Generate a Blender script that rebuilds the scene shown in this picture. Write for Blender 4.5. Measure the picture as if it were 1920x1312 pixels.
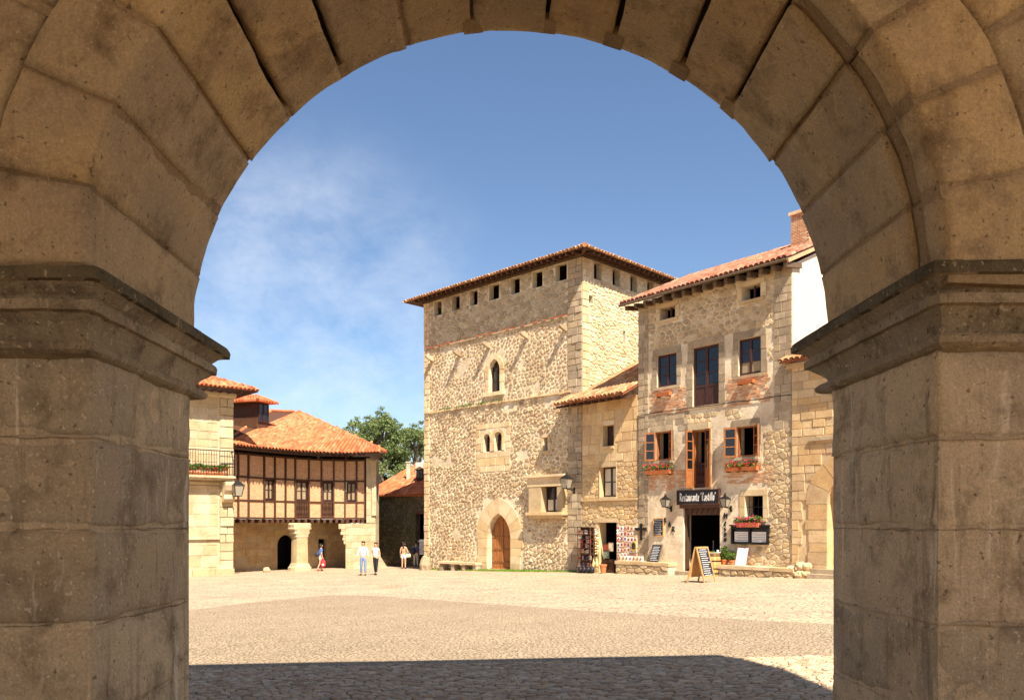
import bpy, bmesh, math, random
import numpy as np
from mathutils import Vector, Matrix, noise

for o in list(bpy.data.objects):
    bpy.data.objects.remove(o)
sc = bpy.context.scene
COL = sc.collection
rnd = random.Random(7)

# ------------------------------------------------------------------ camera, sky, sun, exposure
ZC, F, CX, CY = 2.75, 1520.0, 960.0, 980.0          # eye height, focal length and horizon of the 1920 px photograph
cam = bpy.data.cameras.new('camera')
cam.sensor_fit = 'HORIZONTAL'
cam.sensor_width = 36.0
cam.lens = 36.0 * F / 1920
cam.shift_y = (CY - 656) / 1920
cam.clip_start, cam.clip_end = 0.05, 3000
camo = bpy.data.objects.new('camera', cam)
COL.objects.link(camo)
camo.location = (0, 0, ZC)
camo.rotation_euler = (math.pi / 2, 0, 0)
sc.camera = camo

SUN = Vector((-0.283, 0.721, -1.0)).normalized()      # travel direction of the light
world = bpy.data.worlds.new('World')
sc.world = world
world.use_nodes = True
wt = world.node_tree
sky = wt.nodes.new('ShaderNodeTexSky')
sky.sky_type = 'NISHITA'
sky.sun_disc = False
sky.sun_elevation = math.asin(-SUN.z)
sky.sun_rotation = math.atan2(-SUN.x, -SUN.y)
sky.air_density, sky.dust_density, sky.ozone_density = 1.0, 0.5, 3.6
bg = wt.nodes['Background']
bg.inputs[1].default_value = 0.068

sund = bpy.data.lights.new('sun', 'SUN')
sund.energy = 5.0
sund.angle = math.radians(0.53)
sund.color = (1.0, 0.905, 0.765)
suno = bpy.data.objects.new('sun', sund)
COL.objects.link(suno)
suno.location = (10, -20, 40)
suno.rotation_euler = SUN.to_track_quat('-Z', 'Y').to_euler()

sc.view_settings.view_transform = 'Standard'
sc.view_settings.look = 'None'
sc.view_settings.exposure = 1.26
sc.view_settings.gamma = 1.0

# thin cirrus mixed over the whole sky, by direction
def sky_clouds():
    N, L = wt.nodes, wt.links
    tc = N.new('ShaderNodeTexCoord')
    mp = N.new('ShaderNodeMapping')
    mp.inputs['Rotation'].default_value = (0.0, 0.5, 0.3)
    mp.inputs['Scale'].default_value = (3.0, 2.0, 4.4)
    L.new(tc.outputs['Generated'], mp.inputs[0])
    n2 = N.new('ShaderNodeTexNoise')
    n2.inputs['Scale'].default_value = 4.2
    n2.inputs['Detail'].default_value = 10
    n2.inputs['Roughness'].default_value = 0.64
    n2.inputs['Distortion'].default_value = 0.15
    L.new(mp.outputs[0], n2.inputs['Vector'])
    r2 = N.new('ShaderNodeMapRange')
    r2.inputs[1].default_value, r2.inputs[2].default_value = 0.32, 0.80
    L.new(n2.outputs[0], r2.inputs[0])
    tot = None
    for d, lo, hi, w in (((-0.285, 1, 0.30), 0.984, 0.9995, 0.36), ((-0.27, 1, 0.20), 0.955, 0.9995, 0.34), ((0.9, 0.3, 0.5), 0.9, 1.0, 0.8), ((-0.8, -0.6, 0.5), 0.9, 1.0, 0.8)):
        dt = N.new('ShaderNodeVectorMath'); dt.operation = 'DOT_PRODUCT'
        dt.inputs[1].default_value = Vector(d).normalized()
        nm = N.new('ShaderNodeVectorMath'); nm.operation = 'NORMALIZE'
        L.new(tc.outputs['Generated'], nm.inputs[0]); L.new(nm.outputs[0], dt.inputs[0])
        mr = N.new('ShaderNodeMapRange'); mr.interpolation_type = 'SMOOTHSTEP'
        mr.inputs[1].default_value, mr.inputs[2].default_value, mr.inputs[4].default_value = lo, hi, w
        L.new(dt.outputs['Value'], mr.inputs[0])
        if tot is None: tot = mr.outputs[0]
        else:
            ad = N.new('ShaderNodeMath'); ad.operation = 'MAXIMUM'
            L.new(tot, ad.inputs[0]); L.new(mr.outputs[0], ad.inputs[1]); tot = ad.outputs[0]
    m = N.new('ShaderNodeMath'); m.operation = 'MULTIPLY'; m.use_clamp = True
    L.new(tot, m.inputs[0]); L.new(r2.outputs[0], m.inputs[1])
    mix = N.new('ShaderNodeMix')
    mix.data_type = 'RGBA'
    mix.inputs['B'].default_value = (8.0, 8.0, 8.2, 1)
    L.new(m.outputs[0], mix.inputs['Factor'])
    L.new(sky.outputs[0], mix.inputs['A'])
    L.new(mix.outputs['Result'], bg.inputs[0])
sky_clouds()

# ------------------------------------------------------------------ helpers: colour and materials
def lin(c):
    c /= 255.0
    return c / 12.92 if c <= 0.04045 else ((c + 0.055) / 1.055) ** 2.4

def C(r, g, b):
    return (lin(r), lin(g), lin(b), 1)

def newmat(name):
    m = bpy.data.materials.new(name)
    m.use_nodes = True
    return m, m.node_tree.nodes, m.node_tree.links, m.node_tree.nodes['Principled BSDF']

def stone_mat(name, cols, scale=3.0, dark=0.45, darkcol=None, fine=0.25, bump=0.5, bdist=0.02, rough=0.92, streak=0.0, lum=(0.42, 0.66)):
    """per-stone colour (object and mesh-island random), blotches, grain and relief, all from world position"""
    m, N, L, P = newmat(name)
    P.inputs['Roughness'].default_value = rough
    P.inputs['Specular IOR Level'].default_value = 0.25
    geo = N.new('ShaderNodeNewGeometry')
    oi = N.new('ShaderNodeObjectInfo')
    ad = N.new('ShaderNodeMath'); ad.operation = 'ADD'
    L.new(geo.outputs['Random Per Island'], ad.inputs[0]); L.new(oi.outputs['Random'], ad.inputs[1])
    fr = N.new('ShaderNodeMath'); fr.operation = 'FRACT'
    L.new(ad.outputs[0], fr.inputs[0])
    rp = N.new('ShaderNodeValToRGB')
    el = rp.color_ramp.elements
    while len(el) < len(cols):
        el.new(0.5)
    for i, c in enumerate(cols):
        el[i].position = i / max(1, len(cols) - 1)
        el[i].color = c
    L.new(fr.outputs[0], rp.inputs[0])
    n1 = N.new('ShaderNodeTexNoise')
    n1.inputs['Scale'].default_value = scale; n1.inputs['Detail'].default_value = 7; n1.inputs['Roughness'].default_value = 0.65
    L.new(geo.outputs['Position'], n1.inputs['Vector'])
    mr = N.new('ShaderNodeMapRange')
    mr.inputs[1].default_value, mr.inputs[2].default_value = lum
    mr.inputs[4].default_value = dark
    L.new(n1.outputs[0], mr.inputs[0])
    mx = N.new('ShaderNodeMix'); mx.data_type = 'RGBA'
    L.new(mr.outputs[0], mx.inputs['Factor']); L.new(rp.outputs[0], mx.inputs['A'])
    mx.inputs['B'].default_value = darkcol or tuple(c * 0.45 for c in cols[0][:3]) + (1,)
    last = mx.outputs['Result']
    if streak:
        mp = N.new('ShaderNodeMapping'); mp.inputs['Scale'].default_value = (1, 1, 0.09)
        L.new(geo.outputs['Position'], mp.inputs[0])
        ns = N.new('ShaderNodeTexNoise'); ns.inputs['Scale'].default_value = 9; ns.inputs['Detail'].default_value = 5
        L.new(mp.outputs[0], ns.inputs['Vector'])
        ms = N.new('ShaderNodeMapRange'); ms.inputs[1].default_value, ms.inputs[2].default_value = 0.5, 0.72; ms.inputs[4].default_value = streak
        L.new(ns.outputs[0], ms.inputs[0])
        m3 = N.new('ShaderNodeMix'); m3.data_type = 'RGBA'
        L.new(ms.outputs[0], m3.inputs['Factor']); L.new(last, m3.inputs['A'])
        m3.inputs['B'].default_value = darkcol or tuple(c * 0.45 for c in cols[0][:3]) + (1,)
        last = m3.outputs['Result']
    n2 = N.new('ShaderNodeTexNoise')
    n2.inputs['Scale'].default_value = scale * 9; n2.inputs['Detail'].default_value = 6; n2.inputs['Roughness'].default_value = 0.7
    L.new(geo.outputs['Position'], n2.inputs['Vector'])
    m2 = N.new('ShaderNodeMapRange')
    m2.inputs[1].default_value, m2.inputs[2].default_value = 0.25, 0.75
    m2.inputs[3].default_value, m2.inputs[4].default_value = 1 - fine, 1 + fine
    L.new(n2.outputs[0], m2.inputs[0])
    vm = N.new('ShaderNodeVectorMath'); vm.operation = 'SCALE'
    L.new(last, vm.inputs[0]); L.new(m2.outputs[0], vm.inputs['Scale'])
    L.new(vm.outputs[0], P.inputs['Base Color'])
    sm = N.new('ShaderNodeMath'); sm.operation = 'ADD'
    L.new(n1.outputs[0], sm.inputs[0]); L.new(n2.outputs[0], sm.inputs[1])
    b = N.new('ShaderNodeBump')
    b.inputs['Strength'].default_value = bump; b.inputs['Distance'].default_value = bdist
    L.new(sm.outputs[0], b.inputs['Height']); L.new(b.outputs[0], P.inputs['Normal'])
    return m

def hero_mat(name, cols, stain, fleck, bump=0.6, scratch=0.35):
    """close-up sandstone: per-block tint, ochre and grey clouds, stains, crisp grain, pale flecks, pits, drips and tool scratches"""
    m, N, L, P = newmat(name)
    P.inputs['Roughness'].default_value = 0.93
    P.inputs['Specular IOR Level'].default_value = 0.2
    geo = N.new('ShaderNodeNewGeometry'); oi = N.new('ShaderNodeObjectInfo')
    pos = geo.outputs['Position']
    def tex(scale, detail=6, rough=0.6, stretch=None, dist=0.0):
        n = N.new('ShaderNodeTexNoise')
        n.inputs['Scale'].default_value = scale; n.inputs['Detail'].default_value = detail
        n.inputs['Roughness'].default_value = rough; n.inputs['Distortion'].default_value = dist
        if stretch:
            mp = N.new('ShaderNodeMapping'); mp.inputs['Scale'].default_value = stretch
            L.new(pos, mp.inputs[0]); L.new(mp.outputs[0], n.inputs['Vector'])
        else: L.new(pos, n.inputs['Vector'])
        return n.outputs[0]
    def rng(x, a, b, c=0.0, d=1.0):
        r = N.new('ShaderNodeMapRange')
        for i, v in enumerate((a, b, c, d)): r.inputs[i + 1].default_value = v
        L.new(x, r.inputs[0]); return r.outputs[0]
    def mixc(f, a, b):
        x = N.new('ShaderNodeMix'); x.data_type = 'RGBA'
        L.new(f, x.inputs['Factor'])
        for k, v in (('A', a), ('B', b)):
            if isinstance(v, tuple): x.inputs[k].default_value = v
            else: L.new(v, x.inputs[k])
        return x.outputs['Result']
    rp = N.new('ShaderNodeValToRGB'); el = rp.color_ramp.elements
    while len(el) < len(cols): el.new(0.5)
    for i, c in enumerate(cols): el[i].position = i / (len(cols) - 1); el[i].color = c
    sh = N.new('ShaderNodeMath'); sh.operation = 'MULTIPLY_ADD'; sh.inputs[1].default_value = 0.55
    cl = tex(1.6, 5, 0.55)
    sc_ = N.new('ShaderNodeMath'); sc_.operation = 'MULTIPLY_ADD'; sc_.inputs[1].default_value = 0.9; sc_.inputs[2].default_value = -0.22
    L.new(cl, sc_.inputs[0]); L.new(oi.outputs['Random'], sh.inputs[0]); L.new(sc_.outputs[0], sh.inputs[2])
    L.new(sh.outputs[0], rp.inputs[0])
    c = rp.outputs[0]
    c = mixc(rng(tex(4.5, 8, 0.68), 0.50, 0.70, 0, 0.75), c, stain)
    c = mixc(rng(tex(16, 6, 0.6, (1, 1, 0.10)), 0.56, 0.74, 0, scratch), c, stain)
    c = mixc(rng(tex(13, 5, 0.6, (1, 1, 0.07), 0.8), 0.60, 0.68, 0, scratch), c, fleck)
    c = mixc(rng(tex(55, 3, 0.5), 0.63, 0.70, 0, 0.55), c, fleck)
    c = mixc(rng(tex(38, 3, 0.5), 0.655, 0.70, 0, 0.75), c, stain)
    g = tex(95, 4, 0.75)
    vm = N.new('ShaderNodeVectorMath'); vm.operation = 'SCALE'
    L.new(c, vm.inputs[0]); L.new(rng(g, 0.25, 0.75, 0.72, 1.28), vm.inputs['Scale']); L.new(vm.outputs[0], P.inputs['Base Color'])
    h = N.new('ShaderNodeMath'); h.operation = 'MULTIPLY_ADD'; h.inputs[1].default_value = 0.35
    L.new(g, h.inputs[0]); L.new(tex(22, 8, 0.7), h.inputs[2])
    h2 = N.new('ShaderNodeMath'); h2.operation = 'MULTIPLY_ADD'; h2.inputs[1].default_value = 0.8
    L.new(tex(20, 3, 0.5, (1, 1, 0.06), 1.0), h2.inputs[0]); L.new(h.outputs[0], h2.inputs[2])
    b = N.new('ShaderNodeBump'); b.inputs['Strength'].default_value = bump; b.inputs['Distance'].default_value = 0.018
    L.new(h2.outputs[0], b.inputs['Height']); L.new(b.outputs[0], P.inputs['Normal'])
    return m

def plain_mat(name, col, rough=0.6, var=0.2, scale=8.0, metal=0.0, spec=0.4, bump=0.15):
    m, N, L, P = newmat(name)
    P.inputs['Roughness'].default_value = rough
    P.inputs['Metallic'].default_value = metal
    P.inputs['Specular IOR Level'].default_value = spec
    geo = N.new('ShaderNodeNewGeometry')
    n = N.new('ShaderNodeTexNoise')
    n.inputs['Scale'].default_value = scale; n.inputs['Detail'].default_value = 5
    L.new(geo.outputs['Position'], n.inputs['Vector'])
    mr = N.new('ShaderNodeMapRange')
    mr.inputs[1].default_value, mr.inputs[2].default_value = 0.25, 0.75
    mr.inputs[3].default_value, mr.inputs[4].default_value = 1 - var, 1 + var
    L.new(n.outputs[0], mr.inputs[0])
    vm = N.new('ShaderNodeVectorMath'); vm.operation = 'SCALE'
    vm.inputs[0].default_value = col[:3]
    L.new(mr.outputs[0], vm.inputs['Scale']); L.new(vm.outputs[0], P.inputs['Base Color'])
    if bump:
        b = N.new('ShaderNodeBump'); b.inputs['Strength'].default_value = bump; b.inputs['Distance'].default_value = 0.01
        L.new(n.outputs[0], b.inputs['Height']); L.new(b.outputs[0], P.inputs['Normal'])
    return m

def wood_mat(name, col, dark=0.45, rough=0.65):
    m, N, L, P = newmat(name)
    P.inputs['Roughness'].default_value = rough
    P.inputs['Specular IOR Level'].default_value = 0.3
    geo = N.new('ShaderNodeNewGeometry'); oi = N.new('ShaderNodeObjectInfo')
    mp = N.new('ShaderNodeMapping'); mp.inputs['Scale'].default_value = (9, 9, 1.2)
    L.new(geo.outputs['Position'], mp.inputs[0])
    n = N.new('ShaderNodeTexNoise'); n.inputs['Scale'].default_value = 3; n.inputs['Detail'].default_value = 6; n.inputs['Distortion'].default_value = 0.6
    L.new(mp.outputs[0], n.inputs['Vector'])
    mr = N.new('ShaderNodeMapRange'); mr.inputs[1].default_value, mr.inputs[2].default_value = 0.3, 0.7
    mr.inputs[3].default_value, mr.inputs[4].default_value = dark, 1.2
    L.new(n.outputs[0], mr.inputs[0])
    ml = N.new('ShaderNodeMath'); ml.operation = 'MULTIPLY_ADD'; ml.inputs[1].default_value = 0.3; ml.inputs[2].default_value = 0.85
    L.new(oi.outputs['Random'], ml.inputs[0])
    mm = N.new('ShaderNodeMath'); mm.operation = 'MULTIPLY'
    L.new(ml.outputs[0], mm.inputs[0]); L.new(mr.outputs[0], mm.inputs[1])
    vm = N.new('ShaderNodeVectorMath'); vm.operation = 'SCALE'; vm.inputs[0].default_value = col[:3]
    L.new(mm.outputs[0], vm.inputs['Scale']); L.new(vm.outputs[0], P.inputs['Base Color'])
    b = N.new('ShaderNodeBump'); b.inputs['Strength'].default_value = 0.3; b.inputs['Distance'].default_value = 0.01
    L.new(n.outputs[0], b.inputs['Height']); L.new(b.outputs[0], P.inputs['Normal'])
    return m

def brick_mat(name, u, c1, c2, mortar, sx=0.26, sy=0.065):
    """far brick infill, courses laid along horizontal direction u"""
    m, N, L, P = newmat(name)
    P.inputs['Roughness'].default_value = 0.9
    geo = N.new('ShaderNodeNewGeometry')
    dt = N.new('ShaderNodeVectorMath'); dt.operation = 'DOT_PRODUCT'; dt.inputs[1].default_value = (u[0], u[1], 0)
    L.new(geo.outputs['Position'], dt.inputs[0])
    sx_ = N.new('ShaderNodeSeparateXYZ'); L.new(geo.outputs['Position'], sx_.inputs[0])
    cb = N.new('ShaderNodeCombineXYZ')
    L.new(dt.outputs['Value'], cb.inputs[0]); L.new(sx_.outputs[2], cb.inputs[1])
    br = N.new('ShaderNodeTexBrick')
    br.inputs['Color1'].default_value = c1; br.inputs['Color2'].default_value = c2; br.inputs['Mortar'].default_value = mortar
    br.inputs['Scale'].default_value = 1; br.inputs['Brick Width'].default_value = sx; br.inputs['Row Height'].default_value = sy
    br.inputs['Mortar Size'].default_value = 0.012
    L.new(cb.outputs[0], br.inputs['Vector'])
    n = N.new('ShaderNodeTexNoise'); n.inputs['Scale'].default_value = 2.3; n.inputs['Detail'].default_value = 6
    L.new(geo.outputs['Position'], n.inputs['Vector'])
    mr = N.new('ShaderNodeMapRange'); mr.inputs[1].default_value, mr.inputs[2].default_value = 0.3, 0.7
    mr.inputs[3].default_value, mr.inputs[4].default_value = 0.68, 1.25
    n.inputs['Scale'].default_value = 7.0; n.inputs['Roughness'].default_value = 0.75
    L.new(n.outputs[0], mr.inputs[0])
    vm = N.new('ShaderNodeVectorMath'); vm.operation = 'SCALE'
    L.new(br.outputs[0], vm.inputs[0]); L.new(mr.outputs[0], vm.inputs['Scale']); L.new(vm.outputs[0], P.inputs['Base Color'])
    b = N.new('ShaderNodeBump'); b.inputs['Strength'].default_value = 0.6; b.inputs['Distance'].default_value = 0.02; b.invert = True
    L.new(br.outputs['Fac'], b.inputs['Height']); L.new(b.outputs[0], P.inputs['Normal'])
    return m

def paving_mat(name, c1, c2, joint, cell, bump=0.6, blotch=(0.75, 1.15), dust=None):
    m, N, L, P = newmat(name)
    P.inputs['Roughness'].default_value = 0.95
    P.inputs['Specular IOR Level'].default_value = 0.2
    geo = N.new('ShaderNodeNewGeometry')
    wob = N.new('ShaderNodeTexNoise'); wob.inputs['Scale'].default_value = 1.1
    L.new(geo.outputs['Position'], wob.inputs['Vector'])
    v = N.new('ShaderNodeTexVoronoi'); v.feature = 'DISTANCE_TO_EDGE'; v.inputs['Scale'].default_value = 1 / cell
    vc = N.new('ShaderNodeTexVoronoi'); vc.inputs['Scale'].default_value = 1 / cell
    mp = N.new('ShaderNodeMapping'); mp.inputs['Scale'].default_value = (0.72, 1.0, 1.0)
    L.new(geo.outputs['Position'], mp.inputs[0])
    L.new(mp.outputs[0], v.inputs['Vector']); L.new(mp.outputs[0], vc.inputs['Vector'])
    sp = N.new('ShaderNodeSeparateXYZ'); L.new(vc.outputs['Color'], sp.inputs[0])
    mx = N.new('ShaderNodeMix'); mx.data_type = 'RGBA'
    mx.inputs['A'].default_value = c1; mx.inputs['B'].default_value = c2
    L.new(sp.outputs[0], mx.inputs['Factor'])
    e = N.new('ShaderNodeMapRange'); e.inputs[1].default_value, e.inputs[2].default_value = 0.02, 0.12
    L.new(v.outputs['Distance'], e.inputs[0])
    m2 = N.new('ShaderNodeMix'); m2.data_type = 'RGBA'; m2.inputs['A'].default_value = joint
    L.new(e.outputs[0], m2.inputs['Factor']); L.new(mx.outputs['Result'], m2.inputs['B'])
    n = N.new('ShaderNodeTexNoise'); n.inputs['Scale'].default_value = 0.35; n.inputs['Detail'].default_value = 9; n.inputs['Roughness'].default_value = 0.7
    L.new(geo.outputs['Position'], n.inputs['Vector'])
    mr = N.new('ShaderNodeMapRange'); mr.inputs[1].default_value, mr.inputs[2].default_value = 0.3, 0.7
    mr.inputs[3].default_value, mr.inputs[4].default_value = blotch
    L.new(n.outputs[0], mr.inputs[0])
    last = m2.outputs['Result']
    if dust:
        nd = N.new('ShaderNodeTexNoise'); nd.inputs['Scale'].default_value = 1.3; nd.inputs['Detail'].default_value = 7
        L.new(geo.outputs['Position'], nd.inputs['Vector'])
        md = N.new('ShaderNodeMapRange'); md.inputs[1].default_value, md.inputs[2].default_value = 0.4, 0.62; md.inputs[4].default_value = 0.8
        L.new(nd.outputs[0], md.inputs[0])
        m3 = N.new('ShaderNodeMix'); m3.data_type = 'RGBA'; m3.inputs['B'].default_value = dust
        L.new(md.outputs[0], m3.inputs['Factor']); L.new(last, m3.inputs['A'])
        last = m3.outputs['Result']
    vm = N.new('ShaderNodeVectorMath'); vm.operation = 'SCALE'
    L.new(last, vm.inputs[0]); L.new(mr.outputs[0], vm.inputs['Scale']); L.new(vm.outputs[0], P.inputs['Base Color'])
    b = N.new('ShaderNodeBump'); b.inputs['Strength'].default_value = bump; b.inputs['Distance'].default_value = 0.03
    L.new(e.outputs[0], b.inputs['Height']); L.new(b.outputs[0], P.inputs['Normal'])
    return m

def leaf_mat(name, cols):
    m, N, L, P = newmat(name)
    P.inputs['Roughness'].default_value = 0.55
    P.inputs['Specular IOR Level'].default_value = 0.25
    geo = N.new('ShaderNodeNewGeometry')
    rp = N.new('ShaderNodeValToRGB')
    el = rp.color_ramp.elements
    while len(el) < len(cols):
        el.new(0.5)
    for i, c in enumerate(cols):
        el[i].position = i / max(1, len(cols) - 1); el[i].color = c
    L.new(geo.outputs['Random Per Island'], rp.inputs[0]); L.new(rp.outputs[0], P.inputs['Base Color'])
    tr = N.new('ShaderNodeBsdfTranslucent'); L.new(rp.outputs[0], tr.inputs[0])
    mx = N.new('ShaderNodeMixShader'); mx.inputs[0].default_value = 0.25
    L.new(P.outputs[0], mx.inputs[1]); L.new(tr.outputs[0], mx.inputs[2])
    L.new(mx.outputs[0], N['Material Output'].inputs['Surface'])
    return m

def glass_mat(name, col=(0.010, 0.010, 0.011, 1), rough=0.12):
    m, N, L, P = newmat(name)
    P.inputs['Base Color'].default_value = col
    P.inputs['Roughness'].default_value = rough
    P.inputs['Specular IOR Level'].default_value = 0.6
    return m

M = {}
M['arch'] = hero_mat('arcade_sandstone', [C(154,131,100), C(192,165,123), C(168,145,115), C(199,167,119), C(161,138,110)], C(103,82,60), C(201,180,153), 0.8, 0.25)
M['pier'] = hero_mat('pier_sandstone', [C(193,167,134), C(220,192,151), C(182,161,131), C(206,176,134)], C(110,89,63), C(243,223,191), 1.0, 0.6)
M['impost'] = hero_mat('impost_sandstone', [C(172,149,114), C(200,175,138), C(155,136,106), C(187,162,127)], C(81,67,50), C(227,204,169), 1.0, 0.5)
M['impost_grime'] = hero_mat('lichened_slab', [C(113,100,71), C(141,122,88), C(96,86,63), C(130,110,80)], C(61,52,39), C(213,187,149), 1.0, 0.5)
M['mortar'] = hero_mat('arcade_mortar', [C(147,121,87), C(169,141,105), C(136,113,82)], C(100,79,53), C(199,175,141), 0.9, 0.1)
M['mortar_pale'] = hero_mat('pale_bed_mortar', [C(171,147,113), C(192,168,135), C(147,123,92)], C(87,68,46), C(214,195,164), 0.9, 0.1)
M['mortar_dark'] = stone_mat('open_joint_mortar', [C(50,40,28), C(60,48,35)], 6.0, 0.5, None, 0.3, 0.9, 0.02)
M['rubble'] = stone_mat('tower_rubble', [C(193,167,130), C(210,187,150), C(175,147,110), C(220,202,167), C(185,151,115), C(202,177,140), C(165,137,105), C(208,183,144)], 1.1, 0.55, C(132,106,77), 0.24, 0.8, 0.03, streak=0.3)
M['rubble_grey'] = stone_mat('tower_parapet_rubble', [C(178,160,132), C(196,178,148), C(162,144,116), C(188,166,132)], 2.6, 0.4, C(120,104,80), 0.22, 0.8, 0.03)
M['rubble_pale'] = stone_mat('tower_side_rubble', [C(214,192,156), C(224,204,170), C(200,174,136), C(218,190,148)], 2.6, 0.3, C(176,140,98), 0.2, 0.8, 0.03)
M['lime'] = stone_mat('lime_mortar', [C(213,198,167), C(219,203,175)], 0.8, 0.85, C(170,146,111), 0.2, 0.6, 0.03, streak=0.35)
M['lime_grey'] = stone_mat('grey_lime_mortar', [C(190,176,152), C(196,180,156)], 1.2, 0.5, C(150,132,106), 0.18, 0.6, 0.03)
M['ashlar'] = stone_mat('pale_ashlar', [C(208,184,144), C(220,198,160), C(196,168,124), C(214,186,140)], 1.6, 0.45, C(160,126,84), 0.15, 0.5, 0.02)
M['ashlar_y'] = stone_mat('yellow_ashlar', [C(205,175,128), C(214,188,145), C(197,160,110), C(196,173,138), C(217,183,131), C(182,155,119)], 1.8, 0.45, C(150,111,74), 0.18, 0.6, 0.02)
M['ashlar_p'] = stone_mat('cream_ashlar', [C(190,170,137), C(199,181,148), C(179,157,122), C(191,167,128)], 1.5, 0.5, C(145,117,80), 0.15, 0.5, 0.02)
M['quoin'] = stone_mat('grey_quoin', [C(170,150,122), C(186,166,136), C(150,132,108), C(178,154,120)], 2.0, 0.5, C(112,96,78), 0.2, 0.6, 0.02)
M['plaster'] = stone_mat('weathered_render', [C(222,204,173), C(222,204,173)], 0.9, 0.8, C(185,161,129), 0.16, 0.6, 0.03, lum=(0.4, 0.6))
M['plaster_o'] = stone_mat('ochre_render', [C(208,182,134), C(208,182,134)], 1.0, 0.7, C(172,138,88), 0.14, 0.5, 0.02)
M['white'] = stone_mat('white_render', [C(199,189,172), C(199,189,172)], 0.7, 0.3, C(192,183,167), 0.05, 0.2, 0.01)
M['houserub'] = stone_mat('house_rubble', [C(196,172,132), C(210,186,146), C(182,154,112), C(172,148,116), C(204,174,126)], 2.4, 0.4, C(132,108,76), 0.2, 0.8, 0.03)
M['brick'] = stone_mat('red_brick', [C(208,154,114), C(218,172,132), C(194,136,98), C(224,194,156)], 4, 0.4, C(150,100,72), 0.2, 0.5, 0.01)
M['tile'] = stone_mat('terracotta_tile', [C(162,104,77), C(179,124,95), C(146,88,65), C(187,140,112), C(134,82,62), C(169,113,86), C(191,152,124)], 2.2, 0.45, C(112,77,59), 0.2, 0.4, 0.01)
M['tile_mid'] = M['tile']
M['tile'] = stone_mat('orange_terracotta_tile', [C(186,102,62), C(202,124,82), C(172,88,54), C(208,140,100), C(162,84,52), C(194,112,72)], 2.2, 0.35, C(140,82,54), 0.2, 0.4, 0.01)
M['tile_old'] = stone_mat('old_terracotta_tile', [C(186,132,90), C(208,164,120), C(160,102,68), C(196,146,102)], 2.2, 0.6, C(112,82,58), 0.22, 0.4, 0.01)
M['tile_red'] = stone_mat('red_course_tile', [C(176,96,62), C(190,112,74), C(160,84,56)], 4, .4, C(130,84,60), .2, .4, .01)
M['deck'] = stone_mat('roof_bedding', [C(150,84,54), C(160,92,60)], 3, 0.5, None, 0.2, 0.4, 0.01)
M['timber'] = wood_mat('dark_timber', C(88,58,40))
M['timber_grey'] = wood_mat('weathered_timber', C(104,84,64))
M['brown'] = wood_mat('brown_joinery', C(70,42,36))
M['orange'] = wood_mat('honey_varnished_wood', C(158,98,55), 0.6, 0.5)
M['door'] = wood_mat('oak_door', C(170,108,58), 0.5)
M['brown_b'] = wood_mat('brown', C(90,60,46))
M['pale_wood'] = wood_mat('pale_wood', C(198,150,92), 0.7)
M['glass'] = glass_mat('window_glass')
M['curtain'] = plain_mat('net_curtain', C(196,186,164), 0.9, 0.1, 20)
M['curtain_dim'] = plain_mat('tan_curtain', C(150,132,102), 0.9, 0.15, 9)
M['mossy'] = stone_mat('mossy_rubble_shaded', [C(96,86,66), C(112,100,78), C(82,76,56), C(100,88,64)], 1.6, .6, C(58,62,36), .25, .8, .03)  # mossy stone, its base colour darkened to stand in for the alley's deep shade
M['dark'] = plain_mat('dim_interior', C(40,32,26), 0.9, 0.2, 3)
M['iron'] = plain_mat('wrought_iron', C(34,30,30), 0.55, 0.2, 20, 0.4)
M['lampglass'] = plain_mat('lantern_glass', C(150,142,124), 0.25, 0.05, 20, 0, 0.5, 0)
M['signblack'] = plain_mat('black_sign_paint', C(26,22,26), 0.5, 0.2, 10)
M['paper'] = plain_mat('paper', C(232,226,216), 0.8, 0.05, 20)
M['chalk'] = plain_mat('chalk', C(214,214,214), 0.9, 0.2, 60)
M['slate'] = plain_mat('blackboard', C(36,36,44), 0.7, 0.3, 12)
M['pink'] = plain_mat('pink_board', C(232,196,204), 0.7, 0.05, 10)
M['terra'] = plain_mat('terracotta_pot', C(196,116,66), 0.8, 0.2, 14)
M['gold'] = plain_mat('gilt', C(206,168,82), 0.45, 0.2, 20, 0.3)
M['leaf'] = leaf_mat('leaves', [C(70,96,34), C(104,128,46), C(54,80,30), C(128,146,60)])
M['leaf_tree'] = leaf_mat('eucalyptus_leaves', [C(94,113,63), C(124,140,85), C(74,94,52), C(148,157,102), C(107,122,72)])
M['grass'] = leaf_mat('grass', [C(120,148,44), C(96,126,36), C(146,164,66)])
M['red'] = plain_mat('red_petals', C(206,40,44), 0.6, 0.25, 30, bump=0)
M['magenta'] = plain_mat('pink_petals', C(214,52,112), 0.6, 0.25, 30, bump=0)
M['bark'] = plain_mat('bark', C(112,98,82), 0.9, 0.3, 5)
M['ground'] = paving_mat('pale_stone_paving', C(174,152,126), C(190,168,140), C(138,116,92), 0.15, 0.9, (0.84, 1.12), C(184,161,133))
M['road'] = paving_mat('fine_gravel_band', C(162,142,116), C(178,157,129), C(126,108,86), 0.055, 0.8, (0.88, 1.1))
M['cobble'] = stone_mat('cobble', [C(190,166,135), C(208,184,151), C(170,148,120), C(197,168,133), C(162,142,115)], 6, 0.4, C(126,107,83), 0.2, 0.5, 0.01, 0.8)
M['joint'] = stone_mat('cobble_joint_earth', [C(122,105,77), C(122,105,77)], 4, 0.5, C(96,98,57), 0.3, 0.5, 0.01)

# ------------------------------------------------------------------ helpers: objects
WL = {}     # world position of each object's origin (things and parts carry no rotation)

def link(o, parent, loc):
    COL.objects.link(o)
    if parent is not None:
        o.parent = parent
        o.location = Vector(loc) - WL[parent.name]
    else:
        o.location = loc
    WL[o.name] = Vector(loc)
    return o

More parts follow.
